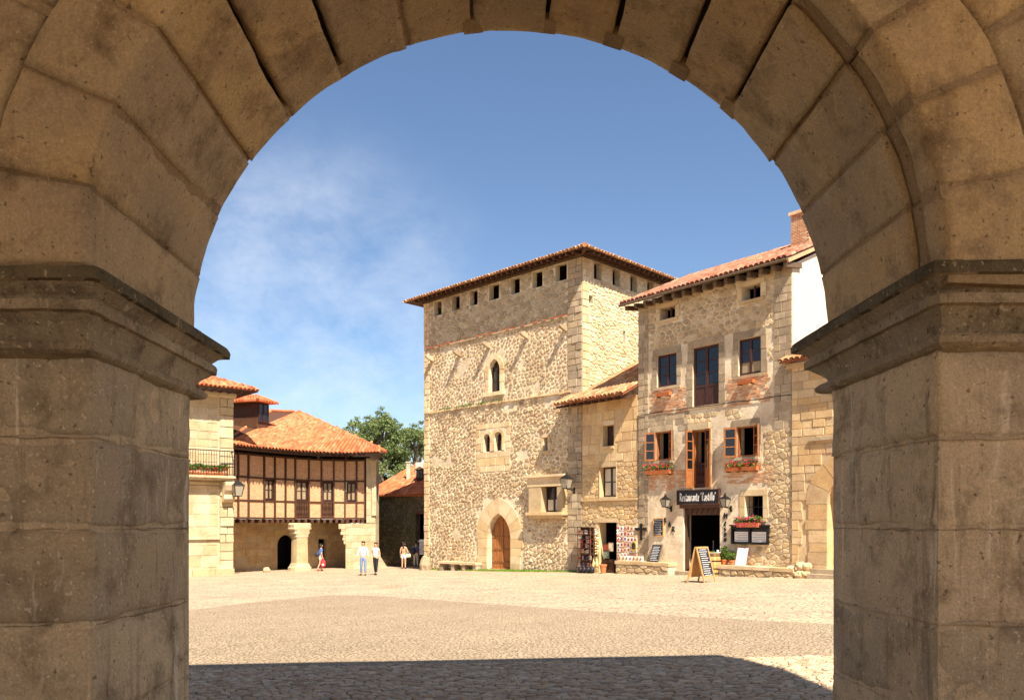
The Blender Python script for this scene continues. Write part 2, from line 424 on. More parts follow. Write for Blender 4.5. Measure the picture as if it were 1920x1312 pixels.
def tag(o, label=None, cat=None, group=None, kind=None):
    if label: o['label'] = label
    if cat: o['category'] = cat
    if group: o['group'] = group
    if kind: o['kind'] = kind
    return o

def thing(name, loc, label, cat, group=None):
    return tag(link(bpy.data.objects.new(name, None), None, loc), label, cat, group)

class MB:
    def __init__(s):
        s.v, s.f = [], []
    def add(s, vs, fs):
        b = len(s.v)
        s.v += [tuple(p) for p in vs]
        s.f += [tuple(i + b for i in f) for f in fs]
    def quad(s, a, b, c, d):
        s.add([a, b, c, d], [(0, 1, 2, 3)])
    def hexa(s, p):
        """8 points, bottom ring then top ring"""
        s.add(p, [(3, 2, 1, 0), (4, 5, 6, 7), (0, 1, 5, 4), (1, 2, 6, 5), (2, 3, 7, 6), (3, 0, 4, 7)])
    def box(s, c, h, X=(1, 0, 0), Y=(0, 1, 0), Z=(0, 0, 1)):
        c, X, Y, Z = Vector(c), Vector(X) * h[0], Vector(Y) * h[1], Vector(Z) * h[2]
        s.hexa([c - X - Y - Z, c + X - Y - Z, c + X + Y - Z, c - X + Y - Z, c - X - Y + Z, c + X - Y + Z, c + X + Y + Z, c - X + Y + Z])
    def bar(s, a, b, w, h, up=(0, 0, 1)):
        a, b = Vector(a), Vector(b)
        d = (b - a)
        L_ = d.length
        d.normalize()
        r = d.cross(Vector(up))
        if r.length < 1e-4: r = d.cross(Vector((1, 0, 0)))
        r.normalize()
        u = r.cross(d)
        s.box((a + b) / 2, (w / 2, L_ / 2, h / 2), r, d, u)
    def tube(s, pts, rad, n=6, cap=True):
        """tube along points; rad a number or list"""
        pts = [Vector(p) for p in pts]
        rings = []
        for i, p in enumerate(pts):
            d = (pts[min(i + 1, len(pts) - 1)] - pts[max(i - 1, 0)]).normalized()
            r = d.cross(Vector((0, 0, 1)))
            if r.length < 1e-3: r = Vector((1, 0, 0))
            r.normalize()
            u = r.cross(d)
            R = rad[i] if isinstance(rad, (list, tuple)) else rad
            rings.append([p + (r * math.cos(2 * math.pi * k / n) + u * math.sin(2 * math.pi * k / n)) * R for k in range(n)])
        vs = [q for r in rings for q in r]
        fs = []
        for i in range(len(rings) - 1):
            for k in range(n):
                fs.append((i * n + k, i * n + (k + 1) % n, (i + 1) * n + (k + 1) % n, (i + 1) * n + k))
        if cap:
            fs.append(tuple(range(n - 1, -1, -1)))
            fs.append(tuple((len(rings) - 1) * n + k for k in range(n)))
        s.add(vs, fs)
    def lathe(s, c, prof, n=12):
        """profile (radius, height) about a vertical axis at c"""
        c = Vector(c)
        vs = [c + Vector((r * math.cos(2 * math.pi * k / n), r * math.sin(2 * math.pi * k / n), z)) for r, z in prof for k in range(n)]
        fs = []
        for i in range(len(prof) - 1):
            for k in range(n):
                fs.append((i * n + k, i * n + (k + 1) % n, (i + 1) * n + (k + 1) % n, (i + 1) * n + k))
        fs.append(tuple(range(n - 1, -1, -1)))
        fs.append(tuple((len(prof) - 1) * n + k for k in range(n)))
        s.add(vs, fs)
    def leaves(s, c, rad, n, size, r=rnd, fill=0.35):
        c = Vector(c)
        for _ in range(n):
            d = Vector((r.gauss(0, 1), r.gauss(0, 1), r.gauss(0, 1))).normalized()
            t = fill + (1 - fill) * r.random() ** 0.6
            p = c + Vector((d.x * rad[0], d.y * rad[1], d.z * rad[2])) * t
            a = Vector((r.gauss(0, 1), r.gauss(0, 1), r.gauss(0, 0.7))).normalized()
            b = a.cross(Vector((r.gauss(0, 1), r.gauss(0, 1), r.gauss(0, 1)))).normalized()
            z = size * r.uniform(0.6, 1.3)
            s.add([p - a * z, p + b * z * 0.45, p + a * z, p - b * z * 0.45], [(0, 1, 2, 3)])
    def build(s, name, mat, parent=None, smooth=False, origin=None):
        a = np.array(s.v, dtype=np.float64)
        if origin is None:
            lo, hi = a.min(0), a.max(0)
            origin = Vector(((lo[0] + hi[0]) / 2, (lo[1] + hi[1]) / 2, lo[2]))
        a = a - np.array(origin)
        me = bpy.data.meshes.new(name)
        me.from_pydata(a.tolist(), [], s.f)
        if isinstance(mat, str): mat = M[mat]
        me.materials.append(mat)
        if smooth:
            me.polygons.foreach_set('use_smooth', [True] * len(me.polygons))
        return link(bpy.data.objects.new(name, me), parent, origin)

def fix_normals(o):
    bm = bmesh.new()
    bm.from_mesh(o.data)
    bmesh.ops.recalc_face_normals(bm, faces=bm.faces)
    bm.to_mesh(o.data)
    bm.free()

def gz(x, y):
    """height of the sloping square"""
    return 1.1 - 0.022 * min(max(y, -12), 75) + 0.0214 * min(max(x, -26), 26)

def gp(px, py):
    """photo pixel on the ground -> world point"""
    rx, rz = (px - CX) / F, (CY - py) / F
    d = -(ZC - 1.1) / (rz + 0.022 - 0.0214 * rx)
    return Vector((rx * d, d, ZC + rz * d))

def at(px, py, d):
    return Vector(((px - CX) / F * d, d, ZC + (CY - py) / F * d))

class Wall:
    """vertical plane: s along u, o outward along n, z up"""
    def __init__(w, p, u):
        w.p = Vector((p[0], p[1], 0)); w.u = Vector((u[0], u[1], 0)).normalized()
        n = Vector((w.u.y, -w.u.x, 0))
        if n.dot(-w.p) < 0: n = -n
        w.n = n
    def pt(w, s, o, z):
        return w.p + w.u * s + w.n * o + Vector((0, 0, z))
    def px(w, x, y, o=0.0):
        r = Vector(((x - CX) / F, 1, (CY - y) / F))
        p = w.p + w.n * o
        t = p.dot(w.n) / r.dot(w.n)
        q = r * t
        return (q - p).dot(w.u), q.z + ZC
    def rect(w, x0, x1, y0, y1, o=0.0):
        """pixel box -> s0,s1,z0,z1 (taken at its middle lines)"""
        xm, ym = (x0 + x1) / 2, (y0 + y1) / 2
        a, b = w.px(x0, ym, o)[0], w.px(x1, ym, o)[0]
        z1, z0 = w.px(xm, y0, o)[1], w.px(xm, y1, o)[1]
        return min(a, b), max(a, b), z0, z1
    def box(w, mb, s0, s1, z0, z1, o0, o1):
        P = w.pt
        mb.hexa([P(s0, o0, z0), P(s1, o0, z0), P(s1, o1, z0), P(s0, o1, z0), P(s0, o0, z1), P(s1, o0, z1), P(s1, o1, z1), P(s0, o1, z1)])
    def g(w, s):
        q = w.pt(s, 0, 0)
        return gz(q.x, q.y)

def arch_curve(s0, s1, zs, zt, kind, n=10):
    """points of an arch from (s0,zs) over the crown zt to (s1,zs)"""
    c = (s0 + s1) / 2; a = (s1 - s0) / 2; h = zt - zs
    out = []
    if kind == 'round':
        for k in range(n + 1):
            t = math.pi * k / n
            out.append((c - a * math.cos(t), zs + h * math.sin(t)))
    else:                                              # pointed: two arcs
        R = (a * a + h * h) / (2 * a)
        for k in range(n // 2 + 1):
            z = h * k / (n // 2)
            out.append((s0 + R - math.sqrt(max(0, R * R - z * z)), zs + z))
        out += [(2 * c - s, z) for s, z in reversed(out[:-1])]
    return out

def wall_mesh(W, s0, s1, z0, z1, openings, mat, parent, thick=0.6, name='wall', tops=None):
    """solid wall with real openings; an opening is (s0,s1,z0,z1[,kind,spring])"""
    mb = MB()
    ss = sorted({s0, s1} | {min(max(o[0], s0), s1) for o in openings} | {min(max(o[1], s0), s1) for o in openings})
    zs = sorted({z0, z1} | {min(max(o[2], z0), z1) for o in openings} | {min(max(o[3], z0), z1) for o in openings})
    P = W.pt
    for i in range(len(ss) - 1):
        for j in range(len(zs) - 1):
            a, b, c, d = ss[i], ss[i + 1], zs[j], zs[j + 1]
            if b - a < 1e-6 or d - c < 1e-6: continue
            m_, n_ = (a + b) / 2, (c + d) / 2
            if any(o[0] < m_ < o[1] and o[2] < n_ < o[3] for o in openings): continue
            mb.quad(P(a, 0, c), P(b, 0, c), P(b, 0, d), P(a, 0, d))
            mb.quad(P(a, -thick, d), P(b, -thick, d), P(b, -thick, c), P(a, -thick, c))
    for o in openings:
        a, b, c, d = o[:4]
        mb.quad(P(a, 0, c), P(a, -thick, c), P(a, -thick, d), P(a, 0, d))
        mb.quad(P(b, 0, d), P(b, -thick, d), P(b, -thick, c), P(b, 0, c))
        mb.quad(P(a, 0, c), P(b, 0, c), P(b, -thick, c), P(a, -thick, c))
        if len(o) > 4:
            cv = arch_curve(a, b, o[5], d, o[4])
            for (p, q), (r, t) in zip(cv[:-1], cv[1:]):
                mb.quad(P(p, 0, q), P(r, 0, t), P(r, 0, d + 0.001), P(p, 0, d + 0.001))
                mb.quad(P(p, 0, q), P(p, -thick, q), P(r, -thick, t), P(r, 0, t))
        else:
            mb.quad(P(a, 0, d), P(a, -thick, d), P(b, -thick, d), P(b, 0, d))
    for a in (s0, s1):
        mb.quad(P(a, 0, z0), P(a, -thick, z0), P(a, -thick, z1), P(a, 0, z1))
    mb.quad(P(s0, 0, z1), P(s1, 0, z1), P(s1, -thick, z1), P(s0, -thick, z1))
    return mb.build(name, mat, parent)

def clip(poly, nx, nz, d):
    """keep nx*x+nz*z <= d"""
    out = []
    for i in range(len(poly)):
        a, b = poly[i], poly[(i + 1) % len(poly)]
        da, db = nx * a[0] + nz * a[1] - d, nx * b[0] + nz * b[1] - d
        if da <= 0: out.append(a)
        if (da < 0 < db) or (db < 0 < da):
            t = da / (da - db)
            out.append((a[0] + (b[0] - a[0]) * t, a[1] + (b[1] - a[1]) * t))
    return out

def voronoi_cells(s0, s1, z0, z1, sw, sh, jit, r):
    nx, nz = max(1, round((s1 - s0) / sw)), max(1, round((z1 - z0) / sh))
    dx, dz = (s1 - s0) / nx, (z1 - z0) / nz
    pts = {}
    drop = 0.16 if jit > 0.48 else 0.0
    for j in range(-1, nz + 1):
        for i in range(-1, nx + 1):
            if drop and r.random() < drop: continue
            pts[i, j] = (s0 + (i + 0.5 + (0.5 if j % 2 else 0) - 0.25 + r.uniform(-jit, jit)) * dx, z0 + (j + 0.5 + r.uniform(-jit, jit)) * dz)
    cells = []
    for j in range(nz):
        for i in range(nx):
            if (i, j) not in pts: continue
            p = pts[i, j]
            poly = [(p[0] - 2 * dx, p[1] - 2 * dz), (p[0] + 2 * dx, p[1] - 2 * dz), (p[0] + 2 * dx, p[1] + 2 * dz), (p[0] - 2 * dx, p[1] + 2 * dz)]
            asp = dx / dz
            for jj in range(j - 2, j + 3):
                for ii in range(i - 2, i + 3):
                    if (ii, jj) == (i, j) or (ii, jj) not in pts: continue
                    q = pts[ii, jj]
                    # distances measured with z stretched so cells keep the given proportions
                    ex, ez = (q[0] - p[0]), (q[1] - p[1]) * asp
                    mx_, mz_ = (p[0] + q[0]) / 2, (p[1] + q[1]) / 2
                    poly = clip(poly, ex, ez * asp, ex * mx_ + ez * asp * mz_)
                    if len(poly) < 3: break
                if len(poly) < 3: break
            for n_ in ((1, 0, s1), (-1, 0, -s0), (0, 1, z1), (0, -1, -z0)):
                poly = clip(poly, *n_)
                if len(poly) < 3: break
            if len(poly) >= 3: cells.append((p, poly))
    return cells

def area(poly):
    return abs(sum(a[0] * b[1] - b[0] * a[1] for a, b in zip(poly, poly[1:] + poly[:1]))) / 2

def stone_from(mb, fn, poly, gap, depth, r, bev=0.8):
    """one proud stone on a surface: fn(s, o, z) -> world"""
    cx = sum(p[0] for p in poly) / len(poly); cz = sum(p[1] for p in poly) / len(poly)
    sz = math.sqrt(area(poly)) or 0.1
    k = max(0.5, 1 - gap / sz * 1.6)
    if gap > 0.04: k *= r.uniform(0.72, 1.12)
    n = len(poly)
    dd = depth * r.uniform(0.5, 1.3)
    tx, tz = r.uniform(-0.25, 0.25) * dd / sz, r.uniform(-0.25, 0.25) * dd / sz
    A = [fn(cx + (p[0] - cx) * k, -0.012, cz + (p[1] - cz) * k) for p in poly]
    B = [fn(cx + (p[0] - cx) * k * 0.97, dd * 0.55, cz + (p[1] - cz) * k * 0.97) for p in poly]
    D = [fn(cx + (p[0] - cx) * k * bev, dd + tx * (p[0] - cx) + tz * (p[1] - cz), cz + (p[1] - cz) * k * bev) for p in poly]
    fs = [(i, (i + 1) % n, n + (i + 1) % n, n + i) for i in range(n)] + [(n + i, n + (i + 1) % n, 2 * n + (i + 1) % n, 2 * n + i) for i in range(n)]
    fs.append(tuple(2 * n + i for i in range(n)))
    mb.add(A + B + D, fs)

def place_pieces(polys, fn, mat, parent, gap, depth, name, limit, r, bev=0.8):
    polys = sorted(polys, key=area, reverse=True)
    rest = MB()
    for i, poly in enumerate(polys):
        if area(poly) < 0.002: continue
        if i < limit:
            mb = MB(); stone_from(mb, fn, poly, gap, depth, r, bev); mb.build(name, mat, parent)
        else:
            stone_from(rest, fn, poly, gap, depth, r, bev)
    if rest.v:
        tag(rest.build(name + '_infill', mat, parent), kind='stuff')

def cut_openings(polys, openings):
    out = []
    for poly in polys:
        for (a, b, c, d) in openings:
            cx = sum(p[0] for p in poly) / len(poly); cz = sum(p[1] for p in poly) / len(poly)
            if max(p[0] for p in poly) <= a or min(p[0] for p in poly) >= b or max(p[1] for p in poly) <= c or min(p[1] for p in poly) >= d: continue
            best = max(((a - cx), (1, 0, a)), ((cx - b), (-1, 0, -b)), ((c - cz), (0, 1, c)), ((cz - d), (0, -1, -d)))
            if best[0] <= 0: poly = []
            else: poly = clip(poly, *best[1])
            if len(poly) < 3: break
        if len(poly) >= 3: out.append(poly)
    return out

def rubble(W, s0, s1, z0, z1, sw, sh, openings, mat, parent, gap=0.03, depth=0.045, limit=300, seed=1, jit=0.33, keep=None, name='stone'):
    r = random.Random(seed)
    polys = [p for c, p in voronoi_cells(s0, s1, z0, z1, sw, sh, jit, r) if keep is None or keep(*c)]
    place_pieces(cut_openings(polys, openings), W.pt, mat, parent, gap, depth, name, limit, r, 0.78)

def ashlar(W, s0, s1, z0, z1, h, l, openings, mat, parent, gap=0.012, depth=0.02, limit=300, seed=1, keep=None, name='stone', off=0.0):
    r = random.Random(seed)
    polys = []
    z = z0
    while z < z1 - 0.02:
        hh = r.uniform(*h)
        if z + hh > z1 - h[0] * 0.5: hh = z1 - z
        s = s0
        first = True
        while s < s1 - 0.01:
            ll = r.uniform(*l) * (r.uniform(0.4, 0.8) if first else 1)
            first = False
            if s + ll > s1 - l[0] * 0.4: ll = s1 - s
            j = lambda k: r.uniform(-k, k)
            if keep is None or keep(s + ll / 2, z + hh / 2):
                polys.append([(s, z + j(.006)), (s + ll, z + j(.006)), (s + ll, z + hh + j(.006)), (s, z + hh + j(.006))])
            s += ll
        z += hh
    fn = (lambda a, b, c: W.pt(a, b + off, c))
    place_pieces(cut_openings(polys, openings), fn, mat, parent, gap, depth, name, limit, r, 0.95)

# ------------------------------------------------------------------ ground
def build_ground():
    mb = MB()
    xs = [-900, -300, -80, -26, -14, -7, 0, 7, 14, 26, 80, 300, 900]
    ys = [-300, -60, -12, 0, 6, 11, 18, 28, 40, 55, 75, 150, 400, 1500]
    vs = [(x, y, gz(x, y) - 0.03) for y in ys for x in xs]
    n = len(xs)
    mb.add(vs, [(j * n + i, j * n + i + 1, (j + 1) * n + i + 1, (j + 1) * n + i) for j in range(len(ys) - 1) for i in range(n - 1)])
    g = mb.build('ground', 'ground', None, origin=(0, 0, 0))
    tag(g, 'gently sloping ground of the town square and its surroundings', 'ground', kind='structure')
    # pale stone paving: a finely subdivided sheet with slight unevenness
    def sheet(name, poly_fn, x0, x1, y0, y1, st, mat, lift, amp):
        mb = MB()
        nx, ny = int((x1 - x0) / st), int((y1 - y0) / st)
        idx = {}
        vs, fs = [], []
        for j in range(ny + 1):
            for i in range(nx + 1):
                x, y = x0 + i * st, y0 + j * st
                yy = poly_fn(x, y, j, ny)
                vs.append((x, yy, gz(x, yy) + lift + amp * noise.noise(Vector((x * 0.5, yy * 0.5, 3)))))
        for j in range(ny):
            for i in range(nx):
                a = j * (nx + 1) + i
                fs.append((a, a + 1, a + nx + 2, a + nx + 1))
        mb.add(vs, fs)
        o = mb.build(name, mat, None, smooth=True, origin=(0, 0, 0))
        return o
    edge = [(-30, 1163), (360, 1143), (500, 1126), (625, 1115), (713, 1117), (960, 1135), (1186, 1150), (1554, 1169), (2300, 1215)]
    pts = [gp(*e) for e in edge]
    def far_edge(x):
        for a, b in zip(pts[:-1], pts[1:]):
            if a.x <= x <= b.x:
                return a.y + (b.y - a.y) * (x - a.x) / (b.x - a.x)
        return pts[0].y if x < pts[0].x else pts[-1].y
    def road_fn(x, y, j, ny):
        t = j / ny
        e = far_edge(x) + 0.12 * noise.noise(Vector((x * 1.3, 0, 0)))
        return 10.95 + 0.04 * noise.noise(Vector((x * 3, 1, 0))) + (e - 10.95) * t
    r = sheet('road', road_fn, -12, 12, 10.95, 24, 0.5, 'road', 0.006, 0.006)
    tag(r, 'band of fine grey brown gravel paving across the middle of the square', 'paving', kind='structure')
    p = sheet('pavement', lambda x, y, j, n_: y, -34, 34, 11.5, 74, 1.0, 'ground', -0.008, 0.004)
    tag(p, 'pale stone paving of the far side of the square', 'paving', kind='structure')
    # cobbles in front of the arch
    cob = MB()
    cob.add([(-7, 5.2, gz(-7, 5.2) - 0.012), (7, 5.2, gz(7, 5.2) - 0.012), (7, 10.97, gz(7, 10.97) - 0.012), (-7, 10.97, gz(-7, 10.97) - 0.012)], [(0, 1, 2, 3)])
    co = cob.build('cobbled_apron', 'joint', None)
    tag(co, 'cobbled strip in the shade just outside the arch', 'cobbles', kind='structure')
    r_ = random.Random(5)
    cells = voronoi_cells(-5.2, 5.2, 6.6, 10.95, 0.125, 0.085, 0.42, r_)
    rows = []
    polys = []
    for c, p in cells:
        if any(abs(c[0] - q) < 0.10 for q in rows): continue
        polys.append(cut_openings([p], [(q - 0.085, q + 0.085, 0, 20) for q in rows])[:1])
    polys = [p[0] for p in polys if p]
    for q in rows:                                       # straight guide courses of squared setts
        y = 6.6
        while y < 10.9:
            l = r_.uniform(0.13, 0.2)
            polys.append([(q - 0.08, y), (q + 0.08, y), (q + 0.08, y + l), (q - 0.08, y + l)])
            y += l
    def fn(x, o, y):
        return Vector((x, y, gz(x, y) + o))
    vis = []
    for p in polys:
        cx = sum(a[0] for a in p) / len(p); cy = sum(a[1] for a in p) / len(p)
        seen = cy > 8.25 and -0.385 * cy < cx < 0.39 * cy
        vis.append((area(p) / cy ** 2 if seen else 0, p))
    vis.sort(key=lambda t: -t[0])
    one = [p for k, p in vis[:300]]
    rest = [p for k, p in vis[300:]]
    place_pieces(one, fn, 'cobble', co, 0.010, 0.026, 'cobble', 300, r_, 0.72)
    place_pieces(rest, fn, 'cobble', co, 0.010, 0.026, 'cobble', 0, r_, 0.72)
build_ground()

# ------------------------------------------------------------------ foreground arcade
DEP = Vector((-0.0165, 1, 0)).normalized()
RGT = Vector((1, 0.0165, 0)).normalized()
def AL(x, y, z):
    return Vector((0.069, 0, ZC)) + RGT * x + DEP * y + Vector((0, 0, z))

def hero(name, fn, dims, mat, parent, res=0.036, rad=0.02, amp=0.010, seed=0, skip=()):
    """a weathered stone: a finely gridded block (unit cube -> fn) with worn arrises and a pitted, uneven face"""
    n = [max(2, min(40, int(round(d / res)))) for d in dims]
    idx, vs, fs, nor = {}, [], [], []
    def vert(i, j, k):
        key = (i, j, k)
        if key in idx: return idx[key]
        idx[key] = len(vs)
        vs.append(key)
        return idx[key]
    def face(ax, side):
        a, b = [q for q in range(3) if q != ax]
        for i in range(n[a]):
            for j in range(n[b]):
                q = []
                for di, dj in ((0, 0), (1, 0), (1, 1), (0, 1)):
                    c = [0, 0, 0]
                    c[a], c[b], c[ax] = i + di, j + dj, side * n[ax]
                    q.append(vert(*c))
                fs.append(tuple(q))
    for ax in range(3):
        for side in (0, 1):
            if (ax, side) in skip: continue
            face(ax, side)
    out = []
    off = Vector((seed * 3.1, seed * 1.7, seed * 0.9))
    for (i, j, k) in vs:
        c = [i / n[0], j / n[1], k / n[2]]
        p = fn(*c)
        e = 1e-3
        nv = Vector((0, 0, 0))
        ero = 0.0
        for ax in range(3):
            ijk = (i, j, k)[ax]
            if ijk in (0, n[ax]):
                a, b = [q for q in range(3) if q != ax]
                c2 = list(c); c2[a] += e; pa = fn(*c2) - p
                c3 = list(c); c3[b] += e; pb = fn(*c3) - p
                nn = pa.cross(pb)
                c4 = list(c); c4[ax] += e * (1 if ijk else -1)
                if nn.dot(fn(*c4) - p) < 0: nn = -nn
                nv += nn.normalized()
                for q in (a, b):
                    d = min(c[q], 1 - c[q]) * dims[q]
                    R = rad * (1 + 0.9 * noise.noise(p * 5 + off))
                    if d < R: ero = max(ero, R - math.sqrt(max(0, R * R - (R - d) ** 2)))
        nv.normalize()
        w = noise.noise(p * 2.6 + off) * amp + noise.noise(p * 9.0 + off) * amp * 0.45 + noise.noise(p * 24.0) * amp * 0.18
        pit = max(0.0, noise.noise(p * 6.5 + off * 2) - 0.42) * amp * 2.0
        out.append(p + nv * (w - pit - ero - amp * 0.4))
    mb = MB()
    mb.add(out, fs)
    o = mb.build(name, mat, parent, smooth=True)
    fix_normals(o)
    return o

R0, R1, SPR, YN, YF = 1.49, 1.835, 0.882, 2.79, 3.83
def polar(th, r, y):
    return AL(-r * math.cos(th), y, SPR + 0.962 * r * math.sin(th))

def build_arcade():
    root = thing('arcade_building', AL(0, 3.3, gz(0, 3.3) - ZC), 'brown sandstone arcade whose worn round arch frames the whole view', 'arcade')
    deg = [0, 10.8, 22.6, 34.2, 45.4, 57.5, 70.6, 82.8, 95.9, 108.2, 121.2, 132.6, 145.0, 156.3, 168.4, 180]
    halfgap = {3: 0.004, 4: 0.008, 5: 0.007, 6: 0.002, 7: 0.003, 8: 0.006, 9: 0.008, 10: 0.007, 11: 0.006, 12: 0.004, 13: 0.003}
    core = MB()
    for k in range(15):
        ga, gb = halfgap.get(k, 0.002), halfgap.get(k + 1, 0.002)
        a, b = math.radians(deg[k]) + ga / R0, math.radians(deg[k + 1]) - gb / R0
        rin = R0 + rnd.uniform(-0.006, 0.006)
        ring2 = k >= 10
        y0 = 3.02 if ring2 else YN + rnd.uniform(-0.006, 0.006)
        fn = lambda u, v, w, a=a, b=b, y0=y0, rin=rin: polar(a + (b - a) * u, rin + (R1 - rin) * v, y0 + (YF - y0) * w)
        hero('voussoir', fn, ((b - a) * R0, R1 - R0, YF - y0), 'arch', root, seed=k + 1, rad=0.005, amp=0.008, skip=((1, 1),))
        if ring2:
            fn = lambda u, v, w, a=a, b=b, rin=rin: polar(a + (b - a) * u, rin + 0.006 + (R1 - rin) * v, YN + 0.15 * w)
            hero('arris_stone', fn, ((b - a) * R0, R1 - R0, 0.15), 'arch', root, seed=k + 31, rad=0.012, amp=0.007)
            fn = lambda u, v, w, a=a, b=b, rin=rin: polar(a - 0.004 + (b - a + 0.008) * u, rin + 0.024 + 0.1 * v, YN + 0.14 + 0.10 * w)
            hero('groove_fill', fn, ((b - a) * R0, 0.1, 0.10), 'mortar', root, seed=k + 51, rad=0.004, amp=0.006)
    # joints: fill behind the stones, deep where the mortar has fallen out
    for k in range(0, 16):
        deep = {3: 0.014, 4: 0.05, 5: 0.05, 7: .03, 8: 0.045, 9: 0.05, 10: 0.05, 11: 0.05, 12: 0.018, 13: 0.014}.get(k, 0.009)
        t = math.radians(deg[k])
        e = 0.03
        for ya, yb in (((YN + 0.012, 2.925), (3.03, YF - 0.008)) if k >= 10 else ((YN + 0.010 + deep * 0.2, YF - 0.008),)):
            mb = MB()
            ps = []
            for rr in (R0 + deep, R1 - 0.004):
                for y in (ya, yb):
                    ps.append([polar(t - e, rr, y), polar(t + e, rr, y)])
            mb.hexa([ps[0][0], ps[0][1], ps[1][1], ps[1][0], ps[2][0], ps[2][1], ps[3][1], ps[3][0]])
            mb.build('mortar_joint', 'mortar_dark' if deep > 0.04 else 'mortar', root)
        if deep > 0.02:                                    # mortar still in place at the outer edge
            mb = MB(); ps = []
            for rr in (R0 + 0.001, R0 + deep + 0.01):
                for y in (YF - 0.10, YF - 0.004):
                    ps.append([polar(t - e, rr, y), polar(t + e, rr, y)])
            mb.hexa([ps[0][0], ps[0][1], ps[1][1], ps[1][0], ps[2][0], ps[2][1], ps[3][1], ps[3][0]])
            mb.build('mortar_plug', 'mortar', root)
    # outer ring of spandrel blocks and the wall slab behind them
    th = 4.0
    ring = random.Random(3)
    a = -1.0
    while a < 181:
        b = a + ring.uniform(13, 19)
        fa, fb = math.radians(a) + 0.004, math.radians(b) - 0.004
        fn = lambda u, v, w, a=fa, b=fb: polar(a + (b - a) * u, R1 + 0.012 + 0.42 * v, YN + 0.02 + 0.2 * w)
        hero('spandrel_block', fn, ((fb - fa) * 2, 0.42, 0.2), 'arch', root, 0.045, 0.016, 0.010, seed=int(a) + 60, skip=((2, 1),))
        a = b
    slab = MB()
    n = 40
    top = 3.55
    for y, fl in ((YN + 0.06, 1), (YF - 0.02, 0)):
        for k in range(n):
            t0, t1 = math.pi * k / n, math.pi * (k + 1) / n
            p0, p1 = polar(t0, R1 - 0.01, y), polar(t1, R1 - 0.01, y)
            def outer(t):
                x, z = -math.cos(t), math.sin(t)
                f = min(6.4 / max(abs(x), 1e-6), (top - SPR) / max(z, 1e-6))
                return AL(x * f, y, SPR + z * f)
            slab.quad(p0, p1, outer(t1), outer(t0))
    slab.build('spandrel_wall', 'arch', root)
    # piers
    zs = [-1.86, -1.42, -1.05, -0.71, -0.365, -0.025, 0.305, 0.64]
    for sd in (-1, 1):
        for c in range(len(zs) - 1):
            jit = rnd.uniform(-0.012, 0.012)
            cut = 2.06 if c % 2 else 2.32
            z0, z1 = zs[c] + 0.002, zs[c + 1] - 0.002
            tilt = rnd.uniform(-0.012, 0.012)
            def fn(u, v, w, z0=z0, z1=z1, cut=cut, jit=jit, tilt=tilt):
                y = 2.89 + jit * 0.6 + (YF + jit - 2.89) * v
                zz = z0 + (z1 - z0) * w
                return AL(sd * (1.506 + jit + (cut - 1.506) * u), y, zz + tilt * (v - 0.5))
            hero('pier_block', fn, (cut - 1.506, 0.94, z1 - z0), 'pier', root, 0.03, 0.014, 0.019, seed=c + 90 + sd * 7, skip=((0, 1),))
            fn2 = lambda u, v, w, z0=z0, z1=z1, cut=cut: AL(sd * (cut + 0.008 + (3.0 - cut) * u), 2.895 + 0.9 * v, z0 + (z1 - z0) * w)
            hero('pier_block', fn2, (3.0 - cut, 0.9, z1 - z0), 'pier', root, 0.06, 0.012, 0.012, seed=c + 130 + sd * 7, skip=((0, 1),))
        mb = MB()
        mb.hexa([AL(sd * 1.518, 2.902, -1.86), AL(sd * 2.99, 2.902, -1.86), AL(sd * 2.99, YF - 0.012, -1.86), AL(sd * 1.518, YF - 0.012, -1.86),
                 AL(sd * 1.518, 2.902, 0.6), AL(sd * 2.99, 2.902, 0.6), AL(sd * 2.99, YF - 0.012, 0.6), AL(sd * 1.518, YF - 0.012, 0.6)])
        fix_normals(mb.build('pier_core', 'pier', root))
        for c in range(1, len(zs) - 1):                     # bed mortar squeezed out of the joints here and there
            zz = zs[c]
            fn = lambda u, v, w, zz=zz: AL(sd * (1.504 + 0.5 * u), 2.886 + 0.915 * v, zz - 0.011 + 0.022 * w + 0.006 * noise.noise(Vector((v * 9, u * 5, zz * 7))))
            hero('bed_mortar', fn, (0.5, 0.95, 0.022), 'mortar_pale', root, 0.02, 0.006, 0.017, seed=c + 170 + sd * 9, skip=((0, 1),))
        # impost moulding
        prof = [(0.580, 1.518, 2.888, 3.85), (0.590, 1.49, 2.85, 3.93), (0.602, 1.476, 2.828, 3.965), (0.622, 1.472, 2.822, 3.975), (0.634, 1.482, 2.832, 3.96), (0.640, 1.512, 2.884, 3.92),
                (0.662, 1.508, 2.876, 3.93), (0.69, 1.502, 2.866, 3.98), (0.716, 1.490, 2.846, 4.04), (0.730, 1.482, 2.834, 4.065), (0.734, 1.464, 2.806, 4.085), (0.768, 1.463, 2.804, 4.09),
                (0.772, 1.494, 2.858, 4.07), (0.792, 1.490, 2.852, 4.08), (0.815, 1.468, 2.824, 4.11), (0.830, 1.452, 2.806, 4.155), (0.834, 1.434, 2.784, 4.18), (0.864, 1.433, 2.783, 4.184), (0.879, 1.440, 2.790, 4.176)]
        path = []
        for i in range(18): path.append((3.0 - (3.0 - 0) * i / 18, 0, 'f'))
        vs, fs = [], []
        cols = []
        nS, nF = 46, 40
        for (z, xh, yn, yf) in prof:
            row = []
            for i in range(nF): row.append((3.0 + (xh - 3.0) * i / nF, yf))
            for i in range(nS): row.append((xh, yf + (yn - yf) * i / nS))
            for i in range(nF + 1): row.append((xh + (3.0 - xh) * i / nF, yn))
            cols.append([(x, y, z + (0.036 if sd > 0 else 0.0)) for x, y in row])
        m_ = len(cols[0])
